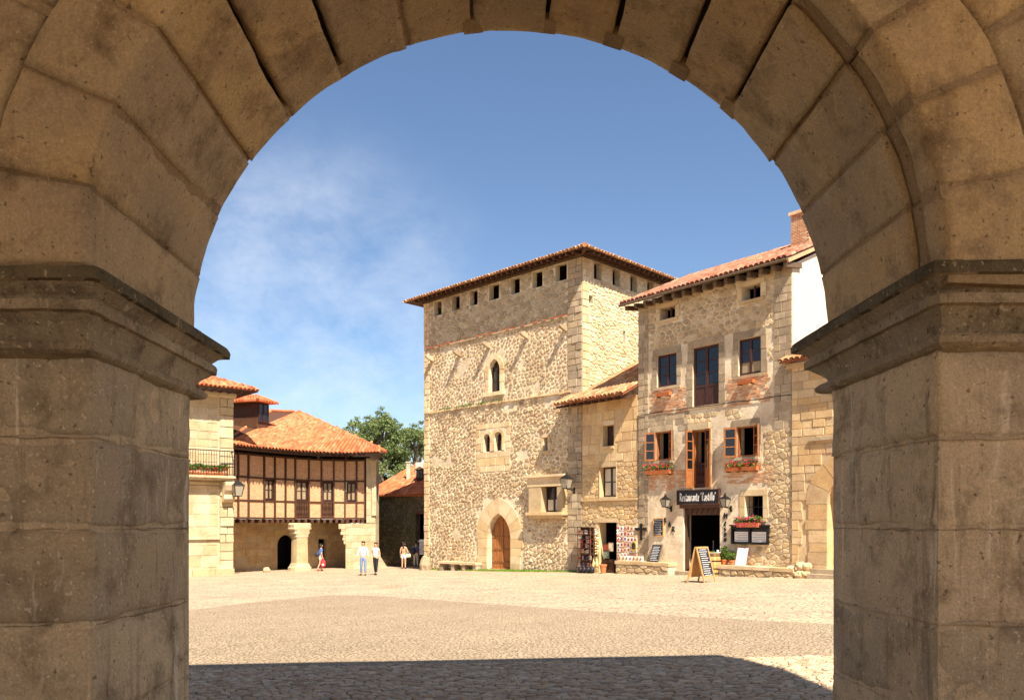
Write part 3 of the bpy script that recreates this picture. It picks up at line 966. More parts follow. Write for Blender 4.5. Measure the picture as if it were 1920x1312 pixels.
        for j, row in enumerate(cols):
            for i, (x, y, z) in enumerate(row):
                p = AL(sd * x, y, z)
                d = noise.noise(p * 7) * 0.004 + noise.noise(p * 19) * 0.004 - max(0, noise.noise(p * 4.3 + Vector((9, 0, 0))) - 0.38) * 0.035
                c_ = AL(sd * 2.2, 3.4, z)
                dirv = (p - c_); dirv.z = 0
                corner = math.exp(-((x - row[nF][0]) ** 2 + min((y - row[nF][1]) ** 2, (y - row[nF + nS][1]) ** 2)) / 0.0012)
                p = p + dirv.normalized() * (d - 0.014 * corner) + Vector((0, 0, noise.noise(p * 9 + Vector((3, 3, 3))) * 0.004))
                vs.append(p)
        for j in range(len(cols) - 1):
            for i in range(m_ - 1):
                fs.append((j * m_ + i, j * m_ + i + 1, (j + 1) * m_ + i + 1, (j + 1) * m_ + i))
        b = len(vs)
        last = (len(cols) - 1) * m_
        half = m_ // 2
        for i in range(half):
            fs.append((last + i, last + i + 1, last + m_ - 2 - i, last + m_ - 1 - i))
        for i in range(half):
            fs.append((i, i + 1, m_ - 2 - i, m_ - 1 - i))
        mb = MB(); mb.add(vs, fs)
        im = mb.build('impost', 'impost', root, smooth=False)
        im.data.materials.append(M['impost_grime'])
        for pl in im.data.polygons:
            if pl.center.z + WL[im.name].z > ZC + 0.832 + (0.036 if sd > 0 else 0.0): pl.material_index = 1
        fix_normals(im)
        mb = MB()                                        # rest of the front wall beside the pier
        mb.hexa([AL(sd * 2.98, 2.91, -1.86), AL(sd * 6.4, 2.91, -1.86), AL(sd * 6.4, YF - 0.03, -1.86), AL(sd * 2.98, YF - 0.03, -1.86),
                 AL(sd * 2.98, 2.91, 3.55), AL(sd * 6.4, 2.91, 3.55), AL(sd * 6.4, YF - 0.03, 3.55), AL(sd * 2.98, YF - 0.03, 3.55)])
        fix_normals(mb.build('front_wall', 'arch', root))
    # upper storey, ceiling, open back supports and roof (out of view; they shade the porch and the cobbles)
    def bx(name, x0, x1, y0, y1, z0, z1, mat):
        mb = MB()
        mb.hexa([AL(x0, y0, z0), AL(x1, y0, z0), AL(x1, y1, z0), AL(x0, y1, z0), AL(x0, y0, z1), AL(x1, y0, z1), AL(x1, y1, z1), AL(x0, y1, z1)])
        return mb.build(name, mat, root)
    bx('upper_storey', -13, 5.0, -7.0, 3.80, 3.56, 7.35, 'plaster')
    for x in (-12.8, -9.2, -5.6, -2.0, 1.6, 4.4):
        bx('rear_pier', x, x + 0.55, -6.8, -6.2, -1.86, 3.56, 'pier')
    bx('side_wall', -13, -6.42, 2.95, 3.78, -1.86, 3.55, 'plaster')
    mb = MB()
    zr = 10.2
    pr = [(-14, 4.6), (5.50, 4.6), (5.9, 3.4), (6.3, -8), (-14, -8)]
    mb.add([(x, y, zr - 0.1) for x, y in pr] + [(x, y, zr) for x, y in pr] + [(-8, -1.7, zr + 1.6), (1.2, -1.7, zr + 1.6)],
           [(4, 3, 2, 1, 0)] + [(i, (i + 1) % 5, 5 + (i + 1) % 5, 5 + i) for i in range(5)] + [(5, 6, 11, 10), (6, 7, 11), (7, 8, 11), (8, 9, 10, 11), (9, 5, 10)])
    mb.build('roof', 'tile', root)
    return root
build_arcade()

# ------------------------------------------------------------------ building parts
def tile_proto(r=0.115, ln=0.5):
    vs, fs = [], []
    n = 5
    for y, R in ((0, r), (ln, r * 0.82)):
        for k in range(n + 1):
            t = math.pi * k / n
            vs.append((-R * math.cos(t), y, R * 0.95 * math.sin(t)))
    for k in range(n + 1):                               # lip of the lower end
        t = math.pi * k / n
        vs.append((-(r - 0.022) * math.cos(t), 0.0, (r - 0.022) * 0.95 * math.sin(t)))
    for k in range(n):
        fs.append((k, k + 1, n + 1 + k + 1, n + 1 + k))
        fs.append((2 * (n + 1) + k, 2 * (n + 1) + k + 1, k + 1, k))
    return vs, fs
TILE_V, TILE_F = tile_proto()
TILE_ME = {}
def tile_mesh(mat):
    if mat not in TILE_ME:
        me = bpy.data.meshes.new('tile')
        me.from_pydata(TILE_V, [], TILE_F)
        me.polygons.foreach_set('use_smooth', [True] * len(me.polygons))
        me.materials.append(M[mat])
        TILE_ME[mat] = me
    return TILE_ME[mat]

def tile_roof(parent, org, e, g, s0, s1, length, mat='tile', pitch=0.24, row=0.40, limit=300, seed=1, start=None, lift=0.03):
    """barrel tiles: columns along eave direction e, rows up slope g; length(s) = slope length, start(s) = first row offset"""
    r = random.Random(seed)
    e, g = Vector(e).normalized(), Vector(g).normalized()
    n = e.cross(g)
    if n.z < 0: n = -n
    ex = g.cross(n)                                       # right-handed frame
    org = Vector(org)
    mats = []
    nc = int((s1 - s0) / pitch)
    for c in range(nc + 1):
        s = s0 + (s1 - s0) * c / max(nc, 1)
        L_ = length(s)
        st = start(s) if start else 0.0
        k = 0
        while st + k * row < L_ - 0.1:
            t = st + k * row
            p = org + e * s + g * (t + r.uniform(-0.025, 0.025)) + n * (lift + r.uniform(-0.006, 0.010))
            a = r.uniform(-0.05, 0.05)
            x = ex * math.cos(a) + g * math.sin(a); y = g * math.cos(a) - ex * math.sin(a)
            y = (y + n * 0.05).normalized()
            m4 = Matrix(((x.x, y.x, n.x, p.x), (x.y, y.y, n.y, p.y), (x.z, y.z, n.z, p.z), (0, 0, 0, 1)))
            mats.append((k, m4))
            if k == 0:                                    # channel tile between the covers, seen at the eave
                q = org + e * (s + pitch / 2) + g * (t - 0.03) + n * (lift + 0.06)
                m5 = Matrix(((-ex.x, g.x, -n.x, q.x), (-ex.y, g.y, -n.y, q.y), (-ex.z, g.z, -n.z, q.z), (0, 0, 0, 1)))
                mats.append((0.5, m5))
            k += 1
    mats.sort(key=lambda t: t[0])
    V = np.array([(x, y, z, 1) for x, y, z in TILE_V])
    rest = MB()
    for i, (k, m4) in enumerate(mats):
        if i < limit:
            o = bpy.data.objects.new('tile', tile_mesh(mat))
            COL.objects.link(o)
            o.parent = parent
            o.matrix_basis = Matrix.Translation(-WL[parent.name]) @ m4
        else:
            w = V @ np.array(m4).T
            rest.add([tuple(q) for q in w[:, :3]], TILE_F)
    if rest.v:
        tag(rest.build('tile_field', mat, parent, smooth=True), kind='stuff')

def window(W, parent, s0, s1, z0, z1, recess=0.22, fr=0.07, nv=1, nh=2, mat='brown', glass='glass', solid=0.0, name='window', leafbar=0.05, back=None):
    """joinery set back in an opening: frame and bars, each pane its own piece"""
    mb = MB()
    o0, o1 = -recess - 0.06, -recess
    W.box(mb, s0, s0 + fr, z0, z1, o0, o1); W.box(mb, s1 - fr, s1, z0, z1, o0, o1)
    W.box(mb, s0 + fr, s1 - fr, z1 - fr, z1, o0, o1); W.box(mb, s0 + fr, s1 - fr, z0, z0 + fr, o0, o1)
    a, b, c, d = s0 + fr, s1 - fr, z0 + fr, z1 - fr
    if solid:
        zz = c + (d - c) * solid
        W.box(mb, a, b, c, zz, o0 + 0.01, o1 - 0.012); W.box(mb, a, b, zz, zz + fr, o0, o1 + 0.004)
        c = zz + fr
    for i in range(1, nv + 1):
        m_ = a + (b - a) * i / (nv + 1)
        w_ = leafbar if (nv % 2 == 1 and i == (nv + 1) // 2) else 0.02
        W.box(mb, m_ - w_, m_ + w_, z0 + fr, d, o0, o1 + 0.008)
    for j in range(1, nh):
        q = c + (d - c) * j / nh
        W.box(mb, a, b, q - 0.018, q + 0.018, o0 + 0.004, o1 - 0.006)
    f = mb.build(name, mat, parent)
    for i in range(nv + 1):
        for j in range(nh):
            x0, x1 = a + (b - a) * i / (nv + 1), a + (b - a) * (i + 1) / (nv + 1)
            q0, q1 = c + (d - c) * j / nh, c + (d - c) * (j + 1) / nh
            p = MB(); W.box(p, x0 + 0.02, x1 - 0.02, q0 + 0.015, q1 - 0.015, o0 + 0.02, o0 + 0.028)
            p.build('pane', back if back and j == 0 else glass, f)
    return f

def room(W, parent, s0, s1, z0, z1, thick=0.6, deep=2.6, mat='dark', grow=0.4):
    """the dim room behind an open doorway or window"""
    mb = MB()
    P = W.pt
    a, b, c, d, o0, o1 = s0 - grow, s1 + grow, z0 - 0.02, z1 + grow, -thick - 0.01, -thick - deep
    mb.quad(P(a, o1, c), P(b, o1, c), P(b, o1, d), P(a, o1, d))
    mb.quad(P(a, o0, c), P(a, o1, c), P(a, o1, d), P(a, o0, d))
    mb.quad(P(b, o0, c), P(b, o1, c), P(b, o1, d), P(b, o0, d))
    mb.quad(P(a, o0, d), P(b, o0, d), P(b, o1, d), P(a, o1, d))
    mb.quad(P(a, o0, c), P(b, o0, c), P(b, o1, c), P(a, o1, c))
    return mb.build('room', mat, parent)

def surround(W, parent, s0, s1, z0, z1, w=0.2, mat='ashlar', proud=0.05, sill=True, lint=0.28, r=rnd):
    """dressed stones round an opening: jambs in blocks, lintel, sill"""
    def blk(a, b, c, d, nm, pr=proud):
        mb = MB()
        g = 0.008
        W.box(mb, a + g, b - g, c + g, d - g, -0.02, pr + r.uniform(-0.008, 0.008)); mb.build(nm, mat, parent)
    blk(s0 - w, s1 + w, z1, z1 + lint, 'lintel')
    if sill: blk(s0 - w * 0.9, s1 + w * 0.9, z0 - 0.14, z0, 'sill', proud + 0.03)
    for a, b in ((s0 - w, s0), (s1, s1 + w)):
        z = z0
        while z < z1 - 0.05:
            h = min(r.uniform(0.3, 0.55), z1 - z)
            if z1 - z - h < 0.18: h = z1 - z
            ww = r.uniform(0, 0.08)
            blk(a - (ww if a < s0 - 0.01 else 0), b + (ww if a >= s1 - 0.01 else 0), z, z + h, 'jamb_stone')
            z += h

def arch_ring(W, parent, s0, s1, zs, zt, w, kind, n, mat='ashlar', proud=0.04, jamb0=None, name='voussoir'):
    """voussoirs round an arch, then jamb blocks down to jamb0"""
    inn = arch_curve(s0, s1, zs, zt, kind, 2 * n)
    out = arch_curve(s0 - w, s1 + w, zs, zt + w, kind, 2 * n)
    for k in range(n):
        i0, i1 = 2 * k, 2 * k + 2
        mid = 2 * k + 1
        pr = proud + rnd.uniform(-0.008, 0.008)
        P = W.pt
        pl = [inn[i0], inn[mid], inn[i1], out[i1], out[mid], out[i0]]
        cx = sum(p[0] for p in pl) / 6; cz = sum(p[1] for p in pl) / 6
        pl = [(cx + (p[0] - cx) * 0.975, cz + (p[1] - cz) * 0.975) for p in pl]
        mb = MB()
        mb.add([P(a, -0.02, b) for a, b in pl] + [P(a, pr, b) for a, b in pl],
               [(6, 7, 10, 11), (7, 8, 9, 10)] + [(i, (i + 1) % 6, 6 + (i + 1) % 6, 6 + i) for i in range(6)])
        mb.build(name, mat, parent)
    if jamb0 is not None:
        for a, b, sg in ((s0 - w, s0, -1), (s1, s1 + w, 1)):
            z = jamb0
            while z < zs - 0.05:
                h = min(rnd.uniform(0.35, 0.55), zs - z)
                if zs - z - h < 0.2: h = zs - z
                ww = rnd.uniform(-0.2, 0.05) * w
                mb = MB(); W.box(mb, a - (ww if sg < 0 else 0) + 0.006, b + (ww if sg > 0 else 0) - 0.006, z + 0.006, z + h - 0.006, -0.02, proud + rnd.uniform(-0.008, 0.008))
                mb.build('jamb_stone', mat, parent); z += h

# ------------------------------------------------------------------ the tower
TC = Vector((3.54, 40.8, 0))
TU, TV = Vector((-0.7071, 0.7071, 0)), Vector((0.7071, 0.7071, 0))
TLEN = 12.6
WF = Wall(TC, TU); WR = Wall(TC, TV)
def build_tower():
    root = thing('stone_tower', (TC.x - 2, TC.y + 6, gz(0, 47)), 'tall square rubble stone tower with overhanging tiled roof and pointed doorway', 'tower')
    ZT = 16.15
    base = -0.9
    door = WF.rect(914, 958, 962, 1060)
    door = (door[0], door[1], WF.g(door[0]) + 0.05, door[3])
    pw = WF.rect(917, 937.5, 672.6, 735)
    t1 = WF.rect(907, 919.3, 814, 846.5); t2 = WF.rect(927.4, 941.2, 811, 843.8)
    zt_ = min(t1[2], t2[2]); t1 = (t1[0], t1[1], zt_, zt_ + 1.0); t2 = (t2[0], t2[1], zt_, zt_ + 1.05)
    slit = WF.rect(1019.5, 1027.5, 820, 845); slit2 = WF.rect(843.5, 846.5, 846, 866)
    orl = WF.rect(1022, 1052, 911.5, 959.6)
    cren = [WF.rect(*q) for q in ((813, 828, 566, 590), (847, 862, 557, 581), (880.5, 895.5, 548, 574), (917, 935.7, 537, 562.5), (957, 974.6, 526, 549.6), (998, 1017, 514, 539.7), (1041, 1062.7, 500, 526))]
    zc = sum(c[2] for c in cren) / len(cren)
    cren = [(c[0], c[1], zc, ZT - 0.02) for c in cren]
    ops = [(door[0], door[1], door[2], door[3], 'pointed', door[2] + (door[3] - door[2]) * 0.55), (pw[0], pw[1], pw[2], pw[3], 'pointed', pw[2] + (pw[3] - pw[2]) * 0.65),
           (*t1, 'round', t1[3] - (t1[1] - t1[0]) / 2), (*t2, 'round', t2[3] - (t2[1] - t2[0]) / 2), slit, slit2, orl] + cren
    wf = wall_mesh(WF, 0, TLEN, base, ZT, ops, 'lime', root, 0.36)
    crr = [WR.rect(*q) for q in ((1113.7, 1128.5, 500, 523.7), (1148.7, 1165.5, 510, 534), (1183.7, 1197, 520, 545.7))]
    w0 = crr[1][0] - crr[0][0]
    crr = [(crr[0][0] + w0 * i, crr[0][0] + w0 * i + 0.62, zc, ZT - 0.02) for i in range(8)]
    side_slit = WR.rect(1168.5, 1173, 620, 646); side_sq = WR.rect(1104, 1111.5, 554, 568)
    wr = wall_mesh(WR, 0, TLEN, base, ZT, crr + [side_slit, side_sq], 'lime', root, 0.36)
    for a, b in ((TC + TU * TLEN, TV), (TC + TV * TLEN, TU)):
        w = Wall(a, b)
        mb = MB(); P = lambda s, o, z: a + b * s + Vector((0, 0, z))
        mb.quad(P(0, 0, base), P(TLEN, 0, base), P(TLEN, 0, ZT), P(0, 0, ZT)); mb.build('wall', 'lime', root)
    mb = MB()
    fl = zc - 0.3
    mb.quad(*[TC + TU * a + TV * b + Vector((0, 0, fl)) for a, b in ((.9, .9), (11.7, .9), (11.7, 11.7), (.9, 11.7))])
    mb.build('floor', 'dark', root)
    mb = MB()
    mb.quad(*[TC + TU * a + TV * b + Vector((0, 0, ZT - 0.03)) for a, b in ((.9, .9), (11.7, .9), (11.7, 11.7), (.9, 11.7))])
    mb.build('ceiling', 'timber', root)
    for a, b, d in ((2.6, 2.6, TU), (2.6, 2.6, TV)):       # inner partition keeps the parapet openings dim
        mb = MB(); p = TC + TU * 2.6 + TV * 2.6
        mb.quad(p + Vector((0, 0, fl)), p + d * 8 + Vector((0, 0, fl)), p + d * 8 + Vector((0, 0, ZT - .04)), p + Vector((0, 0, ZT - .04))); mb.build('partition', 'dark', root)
    # string course of red tiles; zones of stone
    zs_l, zs_r = WF.px(805, 655)[1], WF.px(1065, 592)[1]
    zstr = (zs_l + zs_r) / 2
    zl = (WF.px(805, 768)[1] + WF.px(1085, 737)[1]) / 2
    sq = 0.95                                             # width of the corner quoins
    big = (WF.rect(893, 957, 792, 884))
    ring = (door[0] - 1.1, door[1] + 1.1, door[2] - 0.2, door[3] + 1.0)
    orb = WF.rect(999, 1063, 890, 962)
    cut = [(o[0] - 0.02, o[1] + 0.02, o[2] - 0.02, o[3] + 0.02) for o in cren]
    rubble(WF, sq, TLEN - 0.5, zstr + 0.08, ZT - 0.02, 0.34, 0.21, cut, 'rubble_grey', wf, 0.022, 0.045, 170, 11, 0.46)
    cut2 = [big, (pw[0] - 0.38, pw[1] + 0.38, pw[2] - 0.25, pw[3] + 0.42), ring, orb, (slit[0] - .15, slit[1] + .15, slit[2] - .12, slit[3] + .15), (slit2[0] - .05, slit2[1] + .05, slit2[2], slit2[3])]
    rubble(WF, sq, TLEN - 0.5, zl + 0.05, zstr - 0.08, 0.235, 0.195, cut2, 'rubble', wf, 0.05, 0.035, 90, 12, 0.5, keep=lambda s, z: noise.noise(Vector((s * .8, z * .8, 3))) > -.42)
    cutd = [big, (slit[0] - .15, slit[1] + .15, slit[2] - .12, slit[3] + .15), (slit2[0] - .05, slit2[1] + .05, slit2[2], slit2[3]), orb]
    # rough stones round the pointed door ring: follow the curve by clipping at two boxes
    dz = door[2] + (door[3] - door[2]) * 0.62
    cutd += [(door[0] - 0.95, door[1] + 0.95, base, dz), (door[0] - 0.72, door[1] + 0.72, base, door[3] + 0.25), (door[0] - 0.3, door[1] + 0.3, base, door[3] + 0.85)]
    rubble(WF, sq, TLEN - 0.5, base + 0.4, zl - 0.05, 0.255, 0.19, cutd, 'rubble', wf, 0.042, 0.045, 220, 13, 0.5, keep=lambda s, z: noise.noise(Vector((s * .7, z * .7, 9))) > -.45)
    ashlar(WF, 0.0, sq, base + 0.4, ZT, (0.28, 0.42), (0.4, 0.95), [], 'quoin', wf, 0.014, 0.055, 120, 14)
    ashlar(WF, TLEN - 0.5, TLEN, base + 0.4, ZT, (0.3, 0.45), (0.4, 0.5), [], 'ashlar', wf, 0.014, 0.055, 60, 15)
    rcut = [(o[0] - 0.02, o[1] + 0.02, o[2] - 0.02, o[3] + 0.02) for o in crr + [side_slit, side_sq]]
    ashlar(WR, 0.0, 0.55, base + 0.4, ZT, (0.30, 0.42), (0.5, 0.6), rcut, 'ashlar', wr, 0.014, 0.03, 60, 16)
    rubble(WR, 0.55, 8.5, 6.5, ZT - 0.02, 0.36, 0.2, rcut, 'rubble_pale', wr, 0.024, 0.03, 300, 17, 0.46)
    # ashlar panel round the paired lights
    pair = [(t1[0] - .02, t1[1] + .02, t1[2], t1[3] - 0.12), (t2[0] - .02, t2[1] + .02, t2[2], t2[3] - 0.12)]
    ashlar(WF, big[0], big[1], big[2], big[3], (0.32, 0.46), (0.5, 0.9), [(min(t1[0], t2[0]) - .25, max(t1[1], t2[1]) + .25, t1[2] - .02, t2[3] + .24)], 'ashlar', wf, 0.012, 0.03, 60, 18)
    for t in (t1, t2):
        arch_ring(WF, wf, t[0], t[1], t[3] - (t[1] - t[0]) / 2, t[3], 0.22, 'round', 5, 'ashlar', 0.035, t[2])
        window(WF, root, t[0], t[1], t[2], t[3], 0.26, 0.05, 0, 2, 'timber')
    arch_ring(WF, wf, pw[0], pw[1], ops[1][5], pw[3], 0.32, 'pointed', 6, 'ashlar', 0.045, pw[2])
    mb = MB(); WF.box(mb, pw[0] - .4, pw[1] + .4, pw[2] - .2, pw[2], -.02, .12); mb.build('sill', 'ashlar', wf)
    window(WF, root, pw[0], pw[1], pw[2], pw[3], 0.24, 0.06, 1, 3, 'brown', leafbar=0.025)
    for t in (slit, slit2):
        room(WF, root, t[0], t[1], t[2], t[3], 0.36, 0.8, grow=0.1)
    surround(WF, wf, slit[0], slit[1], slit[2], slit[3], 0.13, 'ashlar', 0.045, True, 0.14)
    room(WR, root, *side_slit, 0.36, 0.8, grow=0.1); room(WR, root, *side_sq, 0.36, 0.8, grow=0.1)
    # doorway: voussoirs and a two-leaf plank door
    arch_ring(WF, wf, door[0], door[1], ops[0][5], door[3], 0.92, 'pointed', 8, 'ashlar', 0.06, door[2] - 0.1)
    dr = MB()
    cv = arch_curve(door[0] + 0.03, door[1] - 0.03, ops[0][5], door[3] - 0.03, 'pointed', 20)
    def top(s):
        for (a, b), (c, d) in zip(cv[:-1], cv[1:]):
            if a <= s <= c: return b + (d - b) * (s - a) / max(c - a, 1e-6)
        return ops[0][5]
    WF.box(dr, door[0], door[1], door[2] - .02, door[2] + 0.06, -0.40, -0.22)
    mid = (door[0] + door[1]) / 2
    for z in (0.35, 1.05, 1.75):
        WF.box(dr, door[0] + .04, door[1] - .04, door[2] + z, door[2] + z + 0.10, -0.345, -0.325)
    dd = dr.build('door', 'door', root)
    npl = 10
    for i in range(npl):
        a = door[0] + 0.03 + (door[1] - door[0] - 0.06) * i / npl; b = door[0] + 0.03 + (door[1] - door[0] - 0.06) * (i + 1) / npl
        a += 0.008 + (0.02 if i == npl // 2 else 0); b -= 0.008
        P = WF.pt; o0, o1 = -0.40, -0.35 + (0.012 if i % 2 else 0)
        mb = MB(); z0 = door[2] + 0.06
        mb.hexa([P(a, o0, z0), P(b, o0, z0), P(b, o1, z0), P(a, o1, z0), P(a, o0, top(a)), P(b, o0, top(b)), P(b, o1, top(b)), P(a, o1, top(a))])
        mb.build('plank', 'door', dd)
    mb = MB()
    for i in range(2, 9, 1):
        for z in (0.4, 1.1, 1.8):
            a = door[0] + 0.03 + (door[1] - door[0] - 0.06) * (i + 0.5) / npl
            WF.box(mb, a - 0.02, a + 0.02, door[2] + z - 0.02 + 0.02, door[2] + z + 0.04, -0.325, -0.305)
    tag(mb.build('studs', 'iron', dd), kind='stuff')
    # oriel window in a projecting stone frame
    mb = MB(); WF.box(mb, orb[0], orl[0], orl[2], orl[3], -.02, 0.32); orr = mb.build('window_surround', 'ashlar_p', root)
    mb = MB(); WF.box(mb, orl[1], orb[1], orl[2], orl[3], -.02, 0.32); mb.build('jamb', 'ashlar_p', orr)
    mb = MB(); WF.box(mb, orb[0] - .1, orb[1] + .1, orl[3], orb[3] - .12, -.02, 0.34); WF.box(mb, orb[0] - .16, orb[1] + .16, orb[3] - .12, orb[3], -.02, .46); mb.build('cornice', 'ashlar', orr)
    mb = MB(); WF.box(mb, orb[0] - .08, orb[1] + .08, orl[2] - .16, orl[2], -.02, 0.48); WF.box(mb, orb[0] + .02, orb[1] - .02, orl[2] - .32, orl[2] - .16, -.02, 0.36); mb.build('sill', 'ashlar', orr)
    window(WF, root, orl[0], orl[1], orl[2], orl[3], 0.1, 0.07, 1, 2, 'brown', back='curtain')
    # string course tiles and ledge
    sc_ = MB()
    WF.box(sc_, sq, TLEN - .3, zstr - 0.06, zstr + 0.02, -.02, 0.10)
    st = sc_.build('string_course', 'quoin', root)
    rr = random.Random(4)
    s = sq
    while s < TLEN - 0.4:
        l = rr.uniform(0.24, 0.34)
        if rr.random() < 0.7:
            mb = MB(); WF.box(mb, s, s + l - .015, zstr + 0.022, zstr + 0.06 + rr.uniform(0, .02), -.02, 0.13 + rr.uniform(-.05, .03)); mb.build('course_tile', 'tile_red', st)
        s += l
    lg = MB()
    n = 30
    for i in range(n):
        a, b = sq - .2 + (TLEN - sq) * i / n, sq - .2 + (TLEN - sq) * (i + 1) / n
        WF.box(lg, a + .004, b - .004, zl - 0.08 + rr.uniform(-.03, .03), zl + 0.02 + rr.uniform(-.02, .03), -.02, 0.11 + rr.uniform(-.04, .03))
    tag(lg.build('ledge', 'ashlar', root))
    gr = MB()
    for k in range(26):
        q = WF.pt(rr.uniform(5.5, 11.5), 0.09, zl + 0.06)
        gr.leaves(q, (.16, .1, .08), 14, 0.05, rr)
    tag(gr.build('ledge_weeds', 'leaf', root), kind='stuff')
    # corbels
    for x, y in ((812, 672), (863.6, 663), (918, 647), (989, 629), (1062, 615)):
        s, z = WF.px(x, y)
        mb = MB(); P = WF.pt
        prof = [(-.05, .12), (.58, .12), (.58, .02), (.46, -.06), (.22, -.14), (-.05, -.2)]
        k = len(prof)
        vs = [P(s - .085, o, z + h) for o, h in prof] + [P(s + .085, o, z + h) for o, h in prof]
        mb.add(vs, [tuple(range(k)), tuple(range(2 * k - 1, k - 1, -1))] + [(i, (i + 1) % k, k + (i + 1) % k, k + i) for i in range(k)])
        mb.build('corbel', 'quoin', root)
    # wall plate, rafters, roof
    OV = 0.86
    for W_ in (WF, WR):
        mb = MB(); W_.box(mb, -.12, TLEN + .1, ZT, ZT + 0.16, -.5, 0.10 if W_ is WF else 0.094); mb.build('wall_plate', 'timber_grey', root)
    ze, pit = ZT + 0.18, math.radians(13)
    tp = math.tan(pit)
    for W_ in (WF, WR):
        k = 0
        s = 0.0
        while s < TLEN + 0.2:
            mb = MB()
            mb.bar(W_.pt(s, -0.7, ze + 0.7 * tp), W_.pt(s, OV - 0.08, ze - (OV - .08) * tp), 0.11, 0.13)
            mb.build('rafter', 'timber', root)
            s += 0.42
    mb = MB(); a = TC + Vector((0, -1.414 * (OV - .05), ze - OV * tp)); mb.bar(TC + Vector((0, 1.2, ze + .8 * tp)), a, .15, .15); mb.build('hip_rafter', 'timber', root)
    cn = [TC + TU * a + TV * b for a, b in ((-OV, -OV), (TLEN + OV, -OV), (TLEN + OV, TLEN + OV), (-OV, TLEN + OV))]
    zb = ze - OV * tp + 0.09
    ap = TC + TU * TLEN / 2 + TV * TLEN / 2
    hz = zb + (TLEN / 2 + OV) * tp
    mb = MB()
    mb.add([c + Vector((0, 0, zb)) for c in cn] + [c + Vector((0, 0, zb + .05)) for c in cn] + [ap + Vector((0, 0, hz)), ap + Vector((0, 0, hz + .06))],
           [(0, 1, 8), (1, 2, 8), (2, 3, 8), (3, 0, 8), (4, 5, 9), (5, 6, 9), (6, 7, 9), (7, 4, 9)] + [(i, (i + 1) % 4, 4 + (i + 1) % 4, 4 + i) for i in range(4)])
    rf = mb.build('roof', 'timber', root)
    Lt = TLEN + 2 * OV
    half = Lt / 2
    for e, g, seed in ((TU, TV, 3), (TV, TU, 4)):
        gg = (g + Vector((0, 0, tp))).normalized()
        tile_roof(rf, cn[0] + Vector((0, 0, zb + .03)) - gg * 0.07, e, gg, 0.12, Lt - 0.12, lambda s: 0.9 if 0.9 < min(s, Lt - s) else min(s, Lt - s) + .1, 'tile_old', 0.235, 0.42, 145, seed)
    hp = MB()
    d = ((ap + Vector((0, 0, hz))) - (cn[0] + Vector((0, 0, zb)))).normalized()
    for k in range(20):
        p = cn[0] + Vector((0, 0, zb + .1)) + d * (k * .4 - .1)
        hp.tube([p, p + d * .45], [.13, .10], 7)
    hp.build('hip_tiles', 'tile_old', rf)
    return root
build_tower()

# ------------------------------------------------------------------ restaurant house
HA = Vector((10.95, 31.7, 0))
HU = Vector((-0.635, 0.7725, 0)).normalized()
HV = Vector((HU.y, -HU.x, 0))
WH = Wall(HA, HU)
WHS = Wall(HA, HV)
HL = 7.95
def shutter_leaf(W, parent, s, z0, z1, width, ang, sg, mat='orange', panes=3, solid=0.0, name='shutter', o0=0.02):
    """a glazed leaf hinged at s, swung open; sg = direction it runs from its hinge, ang = angle out from the wall"""
    d = W.u * (sg * math.cos(ang)) + W.n * math.sin(ang)
    nn = d.cross(Vector((0, 0, 1)))
    h0 = W.pt(s, o0, 0)
    def bx(mb, a, b, c, e, t=0.025):
        mb.box(h0 + d * (a + b) / 2 + Vector((0, 0, (c + e) / 2)), ((b - a) / 2, t, (e - c) / 2), d, nn, (0, 0, 1))
    mb = MB(); f = 0.075
    bx(mb, 0, f, z0, z1); bx(mb, width - f, width, z0, z1); bx(mb, f, width - f, z1 - f, z1, 0.024); bx(mb, f, width - f, z0, z0 + f, 0.024)
    zz = z0 + f
    if solid:
        zz = z0 + (z1 - z0) * solid
        bx(mb, f, width - f, z0 + f, zz, 0.012); bx(mb, f, width - f, zz, zz + f, 0.024); zz += f
    for j in range(1, panes):
        q = zz + (z1 - f - zz) * j / panes
        bx(mb, f, width - f, q - .02, q + .02, 0.022)
    o = mb.build(name, mat, parent)
    for j in range(panes):
        a, b = zz + (z1 - f - zz) * j / panes, zz + (z1 - f - zz) * (j + 1) / panes
        p = MB(); bx(p, f - .01, width - f + .01, a + .01, b - .01, 0.004); p.build('pane', 'glass', o)
    return o

def brick_patch(W, parent, s0, s1, z0, z1, seed, ragged=0.25):
    r = random.Random(seed)
    mb = MB()
    z, k = z0, 0
    while z < z1:
        a = s0 + r.uniform(0, ragged) - (0.12 if k % 2 else 0); b = s1 - r.uniform(0, ragged)
        s = a
        while s < b:
            l = r.uniform(0.2, 0.26)
            if r.random() < 0.8 and noise.noise(Vector((s * 2.2, z * 2.2, seed))) > -.3: W.box(mb, s, s + l - .014, z + .007, z + .052, -.02, 0.02 + r.uniform(-.008, .012))
            s += l
        z += 0.062; k += 1
    tag(mb.build('brickwork', 'brick', parent), kind='stuff')

